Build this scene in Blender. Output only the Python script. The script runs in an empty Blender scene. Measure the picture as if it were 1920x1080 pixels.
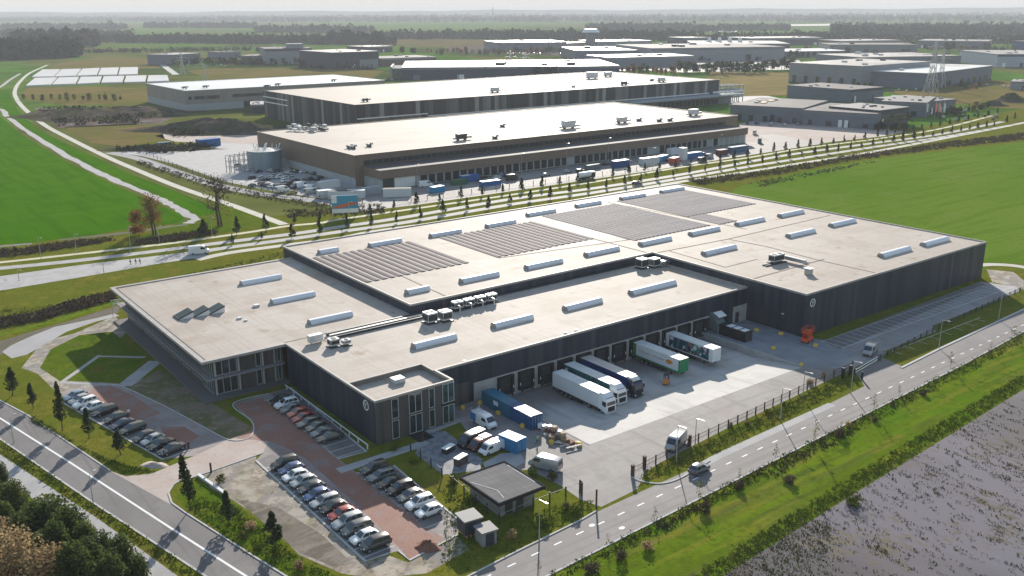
import bpy, bmesh, math, random
import numpy as np
from mathutils import Vector, Matrix
R = random.Random(7)
NR = np.random.default_rng(7)
sc = bpy.context.scene
COL = sc.collection
# ------------------------------------------------------------------ camera
H = 70.0; FPX = 1749.22; PITCH = 0.2895395; ROLL = -0.0043073; YAW = 0.9234867
cp, sp = math.cos(PITCH), math.sin(PITCH)
cy, sy = math.cos(YAW), math.sin(YAW)
FW = Vector((cy * cp, sy * cp, -sp))
R0 = Vector((sy, -cy, 0)); U0 = Vector((cy * sp, sy * sp, cp))
RT = R0 * math.cos(ROLL) + U0 * math.sin(ROLL); UP = U0 * math.cos(ROLL) - R0 * math.sin(ROLL)
cam = bpy.data.objects.new('camera', bpy.data.cameras.new('camera'))
COL.objects.link(cam)
m = Matrix((RT, UP, -FW)).transposed().to_4x4(); m.translation = Vector((0, 0, H))
cam.matrix_world = m
cam.data.sensor_width = 36; cam.data.lens = FPX / 1920 * 36
cam.data.clip_start = 1; cam.data.clip_end = 60000
sc.camera = cam

def at(x, y, h=0.0):
    """point at height h seen at photo position x, y (1920 wide)"""
    d = FW + RT * ((x - 960) / FPX) + UP * ((540 - y) / FPX)
    t = (h - H) / d.z
    return Vector((t * d.x, t * d.y, h))
def pix(P):
    d = Vector(P) - Vector((0, 0, H)); z = d.dot(FW)
    return 960 + FPX * d.dot(RT) / z, 540 - FPX * d.dot(UP) / z
def hgt(P, ytop):
    lo, hi = 0.0, 90.0
    for _ in range(40):
        mid = (lo + hi) / 2
        if pix((P[0], P[1], mid))[1] > ytop: lo = mid
        else: hi = mid
    return lo

# ------------------------------------------------------------------ light
SUN_AZ = math.radians(50.0); SUN_EL = math.radians(19.6)
w = bpy.data.worlds.new('World'); sc.world = w; w.use_nodes = True
nt = w.node_tree; nt.nodes.clear()
o = nt.nodes.new('ShaderNodeOutputWorld'); b = nt.nodes.new('ShaderNodeBackground')
s = nt.nodes.new('ShaderNodeTexSky'); s.sky_type = 'NISHITA'; s.sun_disc = False
s.sun_elevation = SUN_EL; s.sun_rotation = math.radians(90) - SUN_AZ
s.air_density = 1.0; s.dust_density = 0.6; s.ozone_density = 1.0; s.altitude = 0
b.inputs['Strength'].default_value = SKY_STRENGTH = 0.15
# thin high cloud: the glow round the low sun is evened out
mxw = nt.nodes.new('ShaderNodeMix'); mxw.data_type = 'RGBA'; mxw.blend_type = 'DARKEN'; mxw.inputs[0].default_value = 1
mxw.inputs[7].default_value = (3.25, 3.12, 2.98, 1)
nt.links.new(s.outputs[0], mxw.inputs[6]); nt.links.new(mxw.outputs[2], b.inputs[0]); nt.links.new(b.outputs[0], o.inputs[0])
sun = bpy.data.lights.new('sun', 'SUN'); sun.energy = 4.9; sun.angle = math.radians(0.6); sun.color = (1, 0.93, 0.83)
so = bpy.data.objects.new('sun', sun); COL.objects.link(so)
sd = Vector((math.cos(SUN_AZ) * math.cos(SUN_EL), math.sin(SUN_AZ) * math.cos(SUN_EL), math.sin(SUN_EL)))
so.rotation_euler = sd.to_track_quat('Z', 'Y').to_euler()
sc.view_settings.view_transform = 'Standard'; sc.view_settings.look = 'None'
sc.view_settings.exposure = 0.8; sc.view_settings.gamma = 1
sc.cycles.max_bounces = 6; sc.cycles.volume_bounces = 0; sc.cycles.diffuse_bounces = 3; sc.cycles.glossy_bounces = 3
sc.cycles.transparent_max_bounces = 8
sc.cycles.use_denoising = True

# ------------------------------------------------------------------ materials
MATS = {}
def mat(name, col, rough=0.85, metal=0.0, layers=(), bump=0.0, bscale=3.0, spec=0.35, coat=0.0, objinfo=0.0, brick=None):
    """col base colour; layers: (scale xyz or number, colour, lo, hi, strength, detail)"""
    if name in MATS: return MATS[name]
    M = bpy.data.materials.new(name); M.use_nodes = True; MATS[name] = M
    t = M.node_tree; N = t.nodes; L = t.links
    p = N['Principled BSDF']
    p.inputs['Roughness'].default_value = rough; p.inputs['Metallic'].default_value = metal
    p.inputs['Specular IOR Level'].default_value = spec; p.inputs['Coat Weight'].default_value = coat
    M.diffuse_color = (*col, 1)
    if not layers and not bump and not objinfo:
        p.inputs['Base Color'].default_value = (*col, 1); return M
    g = N.new('ShaderNodeNewGeometry')
    cur = N.new('ShaderNodeRGB'); cur.outputs[0].default_value = (*col, 1); cur = cur.outputs[0]
    for i, ly in enumerate(layers):
        scl, c2, lo, hi = ly[:4]; st = ly[4] if len(ly) > 4 else 1.0; det = ly[5] if len(ly) > 5 else 4.0
        if not isinstance(scl, (tuple, list)): scl = (scl,) * 3
        mp = N.new('ShaderNodeMapping'); mp.inputs['Scale'].default_value = scl
        mp.inputs['Location'].default_value = (i * 13.7, i * 5.1, i * 3.3)
        if len(ly) > 6: mp.inputs['Rotation'].default_value = (0, 0, ly[6])
        L.new(g.outputs['Position'], mp.inputs['Vector'])
        no = N.new('ShaderNodeTexNoise'); no.inputs['Scale'].default_value = 1; no.inputs['Detail'].default_value = det
        L.new(mp.outputs[0], no.inputs['Vector'])
        mr = N.new('ShaderNodeMapRange'); mr.inputs[1].default_value = lo; mr.inputs[2].default_value = hi
        mr.inputs[3].default_value = 0; mr.inputs[4].default_value = st
        L.new(no.outputs[0], mr.inputs[0])
        mx = N.new('ShaderNodeMix'); mx.data_type = 'RGBA'
        L.new(mr.outputs[0], mx.inputs[0]); L.new(cur, mx.inputs[6]); mx.inputs[7].default_value = (*c2, 1)
        cur = mx.outputs[2]
    if brick:      # laid sheets or slabs: joints of their own colour, (length, width, joint, colour, strength, turn)
        mp = N.new('ShaderNodeMapping'); mp.inputs['Rotation'].default_value = (0, 0, brick[5] if len(brick) > 5 else 0); L.new(g.outputs['Position'], mp.inputs[0])
        bk = N.new('ShaderNodeTexBrick'); bk.inputs['Scale'].default_value = 1; bk.inputs['Brick Width'].default_value = brick[0]; bk.inputs['Row Height'].default_value = brick[1]; bk.inputs['Mortar Size'].default_value = brick[2]; bk.inputs['Mortar Smooth'].default_value = .3
        bk.inputs['Color1'].default_value = (0, 0, 0, 1); bk.inputs['Color2'].default_value = (.22, .22, .22, 1); bk.inputs['Mortar'].default_value = (1, 1, 1, 1); L.new(mp.outputs[0], bk.inputs[0])
        mu = N.new('ShaderNodeMath'); mu.operation = 'MULTIPLY'; mu.inputs[1].default_value = brick[4]; L.new(bk.outputs[0], mu.inputs[0])
        mx = N.new('ShaderNodeMix'); mx.data_type = 'RGBA'; L.new(mu.outputs[0], mx.inputs[0]); L.new(cur, mx.inputs[6]); mx.inputs[7].default_value = (*brick[3], 1); cur = mx.outputs[2]
    if objinfo:
        oi = N.new('ShaderNodeObjectInfo'); hs = N.new('ShaderNodeHueSaturation')
        mr = N.new('ShaderNodeMapRange'); mr.inputs[3].default_value = 1 - objinfo; mr.inputs[4].default_value = 1 + objinfo
        L.new(oi.outputs['Random'], mr.inputs[0]); L.new(mr.outputs[0], hs.inputs['Value'])
        L.new(cur, hs.inputs['Color']); cur = hs.outputs[0]
    L.new(cur, p.inputs['Base Color'])
    if bump:
        no = N.new('ShaderNodeTexNoise'); no.inputs['Scale'].default_value = bscale; no.inputs['Detail'].default_value = 5
        L.new(g.outputs['Position'], no.inputs['Vector'])
        bp = N.new('ShaderNodeBump'); bp.inputs['Strength'].default_value = min(bump, 1); bp.inputs['Distance'].default_value = max(bump, .05)
        L.new(no.outputs[0], bp.inputs['Height']); L.new(bp.outputs[0], p.inputs['Normal'])
    return M

def panel_mat(name, cols, width, rough=0.5, metal=0.2, rib=0.0, grime=0.25):
    """upright cladding panels of random tone; panel number from world x + y"""
    M = bpy.data.materials.new(name); M.use_nodes = True; MATS[name] = M
    t = M.node_tree; N = t.nodes; L = t.links; p = N['Principled BSDF']
    p.inputs['Roughness'].default_value = rough; p.inputs['Metallic'].default_value = metal
    g = N.new('ShaderNodeNewGeometry'); sx = N.new('ShaderNodeSeparateXYZ'); L.new(g.outputs['Position'], sx.inputs[0])
    a = N.new('ShaderNodeMath'); a.operation = 'ADD'; L.new(sx.outputs[0], a.inputs[0]); L.new(sx.outputs[1], a.inputs[1])
    d = N.new('ShaderNodeMath'); d.operation = 'DIVIDE'; d.inputs[1].default_value = width; L.new(a.outputs[0], d.inputs[0])
    f = N.new('ShaderNodeMath'); f.operation = 'FLOOR'; L.new(d.outputs[0], f.inputs[0])
    wn = N.new('ShaderNodeTexWhiteNoise'); wn.noise_dimensions = '1D'; L.new(f.outputs[0], wn.inputs['W'])
    cr = N.new('ShaderNodeValToRGB'); cr.color_ramp.interpolation = 'LINEAR'
    e = cr.color_ramp.elements; e[0].color = (*cols[0], 1); e[1].color = (*cols[-1], 1)
    for i, c in enumerate(cols[1:-1]):
        n = e.new((i + 1) / (len(cols) - 1)); n.color = (*c, 1)
    L.new(wn.outputs['Value'], cr.inputs[0])
    # streaks
    mp = N.new('ShaderNodeMapping'); mp.inputs['Scale'].default_value = (.9, .9, .06); L.new(g.outputs['Position'], mp.inputs[0])
    no = N.new('ShaderNodeTexNoise'); no.inputs['Scale'].default_value = 1; no.inputs['Detail'].default_value = 5; L.new(mp.outputs[0], no.inputs[0])
    mr = N.new('ShaderNodeMapRange'); mr.inputs[1].default_value = .3; mr.inputs[2].default_value = .75
    mr.inputs[3].default_value = 1 - grime; mr.inputs[4].default_value = 1 + grime; L.new(no.outputs[0], mr.inputs[0])
    hs = N.new('ShaderNodeHueSaturation'); L.new(cr.outputs[0], hs.inputs['Color']); L.new(mr.outputs[0], hs.inputs['Value'])
    L.new(hs.outputs[0], p.inputs['Base Color'])
    if rib:
        wv = N.new('ShaderNodeMath'); wv.operation = 'PINGPONG'; wv.inputs[1].default_value = rib; L.new(a.outputs[0], wv.inputs[0])
        bp = N.new('ShaderNodeBump'); bp.inputs['Strength'].default_value = .6; bp.inputs['Distance'].default_value = .08
        L.new(wv.outputs[0], bp.inputs['Height']); L.new(bp.outputs[0], p.inputs['Normal'])
    return M

m_roof = mat('roof_membrane', (.435, .375, .32), .7, layers=[(.03, (.49, .43, .375), .4, .62, .9), (.11, (.375, .315, .26), .5, .64, .8), ((1.3, .03, .5), (.365, .315, .265), .52, .64, .6), ((.05, .9, .5), (.385, .33, .28), .56, .66, .5),
        (.22, (.27, .20, .14), .62, .74, .85), (.8, (.24, .19, .14), .66, .74, .7), (2.2, (.33, .28, .235), .56, .72, .6), (.07, (.34, .25, .17), .62, .74, .7)], spec=.08, brick=(24, 1.9, .035, (.27, .22, .18), .55))
m_roof_far = mat('roof_far', (0.422, 0.361, 0.304), .8, layers=[(.03, (0.475, 0.418, 0.361), .4, .65, .8), (.15, (0.279, 0.232, 0.187), .6, .78, .5), ((0.016, 0.224, 0.072), (0.279, 0.239, 0.202), .6, .7, .4)], spec=.15)
m_trim = mat('parapet_metal', (.40, .365, .335), .6, .0, layers=[(.6, (.30, .275, .255), .45, .7, .7), ((.08, .08, 1), (.34, .31, .285), .5, .65, .6)], spec=.15)
m_dtrim = mat('dark_trim', (.05, .052, .058), .5, .2)
m_clad = panel_mat('dark_cladding', [(.018, .024, .042), (.026, .032, .053), (.040, .046, .068), (.022, .028, .048), (.054, .059, .078)], 1.25, .5, .15, .15, .3)
m_clad2 = panel_mat('taupe_cladding', [(.062, .055, .054), (.085, .077, .074), (.072, .064, .062)], .6, .6, .05, .1)
m_brown = panel_mat('brown_cladding', [(.16, .113, .082), (.18, .128, .094), (.17, .12, .088)], 6.0, .6, .05, .0, .08)
m_stripe = panel_mat('striped_cladding', [(.02, .023, .032), (.035, .038, .048), (.05, .053, .064), (.03, .03, .04), (.12, .12, .125), (.20, .195, .19), (.04, .04, .052), (.30, .285, .28), (.03, .032, .042), (.045, .045, .055)], 3.1, .5, .15, .0, .2)
m_beige = panel_mat('beige_cladding', [(.25, .22, .19), (.27, .24, .21)], 5, .7, .0, .0, .06)
m_conc = mat('concrete', (.36, .355, .345), .85, layers=[(.5, (.26, .255, .25), .45, .7, .7), (4, (.40, .39, .38), .5, .7, .5)])
m_conc_l = mat('light_concrete', (0.611, 0.576, 0.531), .8, layers=[(.12, (0.481, 0.454, 0.419), .45, .62, .8), (.9, (0.546, 0.512, 0.469), .5, .7, .6), ((.05, .6, 1), (0.429, 0.403, 0.375), .6, .72, .5), (.3, (0.325, 0.282, 0.250), .66, .78, .6)])
m_asph = mat('asphalt', (.225, .203, .19), .8, layers=[(.08, (.27, .245, .23), .4, .62, .9), (.3, (.18, .162, .152), .52, .66, .8), (1.2, (.17, .155, .146), .52, .75, .6), ((.6, .03, 1), (.155, .14, .132), .57, .68, .7), ((.03, .5, 1), (.165, .148, .138), .58, .7, .6), (.15, (.26, .19, .15), .62, .72, .7), (9, (.28, .26, .245), .6, .75, .4)], bump=.03, bscale=12)
m_road = mat('road_asphalt', (.17, .152, .147), .78, layers=[(.1, (.205, .185, .178), .4, .62, .9), ((.02, 1.2, 1), (.125, .113, .11), .54, .66, .7, 4, -.08), (.4, (.135, .122, .118), .56, .68, .6), (2.0, (.13, .118, .114), .55, .75, .5), (10, (.22, .205, .198), .6, .75, .4)], bump=.02, bscale=15)
m_road2 = mat('side_road_asphalt', (.135, .122, .12), .78, layers=[(.1, (.165, .15, .147), .4, .62, .9), ((1.2, .02, 1), (.10, .092, .09), .54, .66, .7, 4, -.24), (.4, (.11, .10, .098), .56, .68, .6), (2.0, (.105, .097, .095), .55, .75, .5), (10, (.18, .168, .164), .6, .75, .4)], bump=.02, bscale=15)
m_pave = mat('grey_paving', (0.244, 0.207, 0.192), .85, layers=[(.14, (0.329, 0.280, 0.259), .42, .6, .9), (.35, (0.293, 0.151, 0.113), .55, .68, .65), (2.2, (0.171, 0.146, 0.137), .5, .7, .5), (8, (0.342, 0.291, 0.270), .6, .75, .4)], bump=.03, bscale=8, brick=(2.4, 1.2, .05, (.13, .12, .115), .35))
m_red = mat('red_brick_paving', (.27, .125, .088), .85, layers=[(.16, (.30, .165, .125), .4, .6, .8), (.3, (.25, .20, .185), .52, .64, .75), (2.2, (.18, .09, .07), .5, .7, .5), (9, (.34, .22, .17), .6, .75, .4)], bump=.03, bscale=8, brick=(.8, .4, .04, (.19, .10, .075), .4))
m_drive = mat('pink_concrete', (.40, .315, .27), .85, layers=[(.2, (.44, .37, .325), .42, .62, .8), (1.5, (.33, .24, .20), .55, .75, .6), ((.06, .8, 1), (.30, .21, .17), .6, .72, .5)], bump=.02, brick=(3, 1.5, .05, (.28, .21, .175), .35, .25))
m_bay = mat('bay_paving', (0.155, 0.141, 0.135), .85, layers=[(.5, (0.207, 0.187, 0.178), .45, .65, .7), (6, (0.115, 0.105, 0.100), .5, .7, .5)], bump=.03, bscale=9)
m_sand = mat('sandy_ground', (.24, .19, .14), .92, layers=[(.7, (.10, .10, .035), .57, .66, .75), (.28, (.42, .35, .265), .5, .6, .8), (1.6, (.14, .115, .085), .54, .64, .8), (.16, (.20, .18, .165), .45, .55, .85), (.4, (.36, .315, .25), .5, .62, .8), (.9, (.12, .105, .085), .58, .68, .8), (.5, (.16, .17, .075), .6, .7, .6), (5, (.33, .29, .235), .55, .75, .4)], bump=.12, bscale=2.5)
m_mud = mat('wet_mud', (.155, .128, .105), .85, layers=[(.12, (.20, .168, .138), .45, .56, .8), (.35, (.105, .088, .066), .5, .6, .85), ((.15, 1.2, 1), (.23, .19, .15), .54, .64, .7, 4, .9), (.8, (.10, .105, .04), .58, .66, .7), (3, (.12, .10, .08), .52, .7, .6)], bump=.1, bscale=3, spec=.1)
m_grass = mat('rough_grass', (0.145, 0.146, 0.019), .95, layers=[(1.8, (0.079, 0.084, 0.012), .5, .64, .8), (.06, (0.112, 0.137, 0.013), .4, .6, .9), (.25, (0.201, 0.173, 0.028), .5, .68, .8), (.7, (0.089, 0.100, 0.012), .5, .7, .7), (.12, (0.193, 0.146, 0.034), .60, .74, .7), (3.5, (0.073, 0.081, 0.011), .5, .72, .75), (9, (0.237, 0.208, 0.041), .58, .72, .5)], bump=.35, bscale=3, spec=0.0)
m_lawn = mat('fresh_grass', (0.105, 0.152, 0.010), .95, layers=[(.22, (.15, .125, .05), .54, .66, .8), (2.2, (.06, .065, .015), .5, .66, .7), (.1, (0.074, 0.128, 0.007), .4, .6, .9), (.35, (0.154, 0.158, 0.016), .5, .7, .8), (.15, (0.148, 0.115, 0.022), .6, .72, .8), (1.2, (0.061, 0.091, 0.008), .5, .7, .7), (5, (0.055, 0.073, 0.007), .52, .72, .7)], bump=.35, bscale=3, spec=0.0)
m_verge = mat('verge_grass', (0.131, 0.191, 0.011), .95, layers=[((.02, .22, 1), (0.120, 0.108, 0.035), .5, .62, .8, 4, .1), ((.05, .9, 1), (0.073, 0.103, 0.020), .52, .64, .7, 4, .1), (.45, (0.052, 0.088, 0.012), .52, .66, .7), ((.03, .3, 1), (0.098, 0.145, 0.009), .45, .6, .9), ((.05, .5, 1), (0.195, 0.191, 0.022), .52, .66, .8), (.1, (0.078, 0.176, 0.006), .5, .66, .7), (1.0, (0.084, 0.106, 0.009), .5, .7, .7), (5, (0.065, 0.083, 0.008), .52, .72, .6)], bump=.35, bscale=3, spec=0.0)
m_field = mat('green_field', (0.046, 0.138, 0.001), .95, layers=[((.04, 1.4, 1), (0.055, 0.160, 0.004), .5, .62, .6, 3, .5), ((.006, .12, 1), (0.066, 0.155, 0.006), .5, .6, .7, 3, .75), (.012, (0.066, 0.156, 0.001), .4, .6, .8), ((.3, .02, 1), (0.037, 0.115, 0.001), .5, .62, .6, 3, .9), (.09, (0.035, 0.106, 0.001), .52, .7, .6), (1.2, (0.053, 0.138, 0.002), .5, .7, .5)], bump=.3, bscale=1.5, spec=0.0)
m_field2 = mat('pale_green_field', (0.097, 0.173, 0.011), .95, layers=[((1.2, .03, 1), (0.097, 0.178, 0.033), .5, .62, .5, 3, .15), (.25, (0.075, 0.130, 0.022), .55, .68, .6), (.012, (0.128, 0.193, 0.022), .42, .58, .9), ((.02, .25, 1), (0.084, 0.153, 0.008), .5, .62, .7, 4, .25), (.05, (0.133, 0.187, 0.031), .54, .68, .7), (.9, (0.078, 0.136, 0.009), .5, .7, .6)], bump=.3, bscale=1.5, spec=0.0)
m_dry = mat('dry_meadow', (0.184, 0.140, 0.050), .95, layers=[(.02, (0.125, 0.128, 0.033), .42, .58, .9), ((.01, .1, 1), (0.226, 0.156, 0.061), .5, .62, .8), (.1, (0.155, 0.112, 0.044), .5, .68, .7), (.6, (0.106, 0.089, 0.033), .52, .72, .6)], bump=.3, bscale=1, spec=0.0)
m_soil = mat('bare_soil', (.17, .13, .115), .95, layers=[(.05, (.10, .075, .06), .45, .6, .9), (.12, (.32, .28, .26), .58, .66, .8), (.5, (.08, .06, .05), .5, .7, .6)], bump=.4, bscale=.8, spec=0.0)
m_pinksand = mat('pale_sand', (.40, .32, .275), .95, layers=[(.04, (.34, .26, .22), .45, .6, .8), ((.02, .2, 1), (.27, .20, .165), .56, .7, .7), (.3, (.45, .38, .33), .5, .7, .6)], bump=.2, bscale=1)
m_path = mat('path_gravel', (.47, .44, .37), .9, layers=[(.2, (.40, .37, .31), .45, .65, .8), (1.5, (.34, .31, .26), .55, .75, .5)])
m_path2 = mat('light_paving', (.36, .345, .335), .85, layers=[(.3, (.29, .275, .27), .45, .65, .8), (3, (.25, .24, .235), .55, .75, .5)])
m_cycle = mat('cycle_path', (.50, .46, .31), .9, layers=[(.15, (.42, .39, .27), .45, .65, .7)])
m_water = mat('water', (.03, .032, .034), .09, spec=.5, layers=[(.05, (.045, .045, .042), .4, .6, .8)], bump=.015, bscale=.8)
m_pond = mat('pond_water', (.36, .345, .345), .22, spec=.5, layers=[(.15, (.30, .285, .28), .4, .6, .8)])  # pale base colour stands in for bright glare on the water
m_white_line = mat('road_paint', (.72, .71, .68), .7, layers=[(2.5, (.45, .44, .42), .55, .75, .6)])
m_kerb = mat('kerb_concrete', (.46, .44, .42), .85, layers=[(.8, (.34, .33, .31), .45, .7, .7)])
m_glass = mat('window_glass', (.022, .032, .036), .06, .0, spec=.9)
m_glass_g = mat('green_glass', (.05, .10, .095), .12, .1, spec=.9, layers=[((.4, .4, .5), (.02, .03, .03), .45, .6, .9)])
m_alu = mat('pale_frame', (.55, .58, .58), .4, .5)
m_rubber = mat('black_rubber', (.016, .017, .02), .7)
m_door = mat('dock_door', (.03, .032, .036), .6, layers=[((.1, .1, 3), (.05, .052, .056), .45, .6, .8)])
m_white = mat('white_metal', (.74, .74, .73), .45, .0, layers=[(.8, (.6, .6, .59), .5, .75, .5)])
m_skyl = mat('skylight_dome', (.70, .71, .74), .4, .0, spec=.4, layers=[((.15, 6, 1), (.58, .59, .62), .5, .6, .6)])
m_skyl_end = mat('skylight_end', (.30, .29, .285), .6)
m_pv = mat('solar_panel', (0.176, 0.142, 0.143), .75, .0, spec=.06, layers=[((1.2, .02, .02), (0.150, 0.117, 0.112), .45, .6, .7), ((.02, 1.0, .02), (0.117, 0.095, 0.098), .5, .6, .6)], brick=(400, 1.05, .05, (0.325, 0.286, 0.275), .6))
m_pv2 = mat('solar_panel_glare', (.27, .24, .235), .8, .0, spec=.04, layers=[((1.2, .02, .02), (.32, .285, .275), .45, .6, .7), ((.02, .3, .02), (.215, .19, .188), .5, .62, .8)], brick=(1.62, 1.05, .08, (.42, .38, .36), .7))  # sun glare on the farther arrays painted as a paler matt base
m_pvf = mat('solar_frame', (.25, .24, .24), .5, .6)
m_steel = mat('galvanised_steel', (.42, .44, .46), .42, .7, layers=[(.6, (.33, .35, .37), .45, .65, .7)])
m_steel_d = mat('dark_steel', (.06, .065, .07), .5, .5)
m_unit = mat('air_unit_casing', (.55, .56, .56), .5, .2, layers=[(1.5, (.42, .43, .44), .5, .7, .6)])
m_fan = mat('fan_grille', (.05, .055, .06), .6, .3)
m_pipe = mat('silver_duct', (.66, .67, .68), .3, .8)
m_rust = mat('seam_brown', (.22, .16, .12), .9, layers=[(.5, (.32, .26, .2), .45, .65, .8)])
m_wood = mat('timber', (.30, .21, .13), .8, layers=[(3, (.2, .14, .09), .45, .7, .7)])
m_rustbrown = mat('fence_brown', (.075, .05, .04), .8)
m_fence = mat('fence_mesh', (.07, .075, .075), .6, .5)
m_lamp = mat('lamp_post_metal', (.45, .46, .46), .4, .6)
m_yellow = mat('yellow_block', (.62, .40, .06), .7, layers=[(3, (.45, .3, .07), .5, .7, .6)])
m_tyre = mat('tyre', (.018, .018, .019), .8)
m_rim = mat('wheel_rim', (.40, .41, .42), .35, .8)
m_head = mat('headlight_glass', (.6, .62, .64), .15, .2)
m_tail = mat('tail_light_red', (.35, .015, .012), .3)
m_bark = mat('bark', (.075, .058, .045), .95, layers=[(4, (.05, .04, .03), .45, .65, .8)])
def leafmat(name, c, c2, c3, tr=.42):
    M = mat(name, c, .8, layers=[(.5, c2, .42, .62, .9), (2.5, c3, .52, .7, .8)], objinfo=.22, spec=.08)
    t = M.node_tree; p = t.nodes['Principled BSDF']; q = p.inputs['Base Color'].links[0].from_socket      # light shining through the leaves
    tb = t.nodes.new('ShaderNodeBsdfTranslucent'); t.links.new(q, tb.inputs[0]); mx = t.nodes.new('ShaderNodeMixShader'); mx.inputs[0].default_value = tr
    t.links.new(p.outputs[0], mx.inputs[1]); t.links.new(tb.outputs[0], mx.inputs[2]); t.links.new(mx.outputs[0], t.nodes['Material Output'].inputs[0]); return M
m_leaf = leafmat('dark_leaves', (0.042, 0.061, 0.025), (0.024, 0.039, 0.018), (0.075, 0.090, 0.030))
m_leaf2 = leafmat('hedge_leaves', (0.083, 0.109, 0.029), (0.045, 0.065, 0.021), (0.150, 0.167, 0.046))
m_leaf3 = leafmat('olive_leaves', (0.120, 0.126, 0.035), (0.078, 0.090, 0.026), (0.180, 0.168, 0.055))
m_leaf4 = leafmat('autumn_leaves', (0.216, 0.086, 0.033), (0.142, 0.066, 0.028), (0.162, 0.108, 0.039))
m_leaf5 = leafmat('brown_leaves', (0.325, 0.234, 0.122), (0.227, 0.164, 0.086), (0.423, 0.328, 0.172))
m_twig = leafmat('bare_twigs', (.085, .066, .048), (.06, .048, .035), (.10, .085, .05))
m_wood_far = mat('far_foliage', (0.046, 0.057, 0.030), .95, layers=[(.006, (0.070, 0.063, 0.036), .42, .6, .9), (.05, (0.031, 0.042, 0.024), .45, .62, .8), (.15, (0.093, 0.090, 0.042), .56, .7, .7), (.003, (0.085, 0.060, 0.039), .56, .66, .6)], spec=0.0)
m_reed = mat('reed_brown', (0.156, 0.110, 0.069), .95, layers=[(.3, (0.104, 0.073, 0.046), .42, .6, .9), (1.2, (0.234, 0.188, 0.127), .55, .7, .7), (.5, (0.078, 0.094, 0.032), .58, .68, .7)], spec=0.0)
m_weed = mat('weed_green', (0.139, 0.171, 0.016), .95, layers=[(.2, (0.090, 0.116, 0.013), .42, .6, .9), (.6, (0.211, 0.186, 0.029), .55, .7, .7)], spec=0.0)

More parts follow.
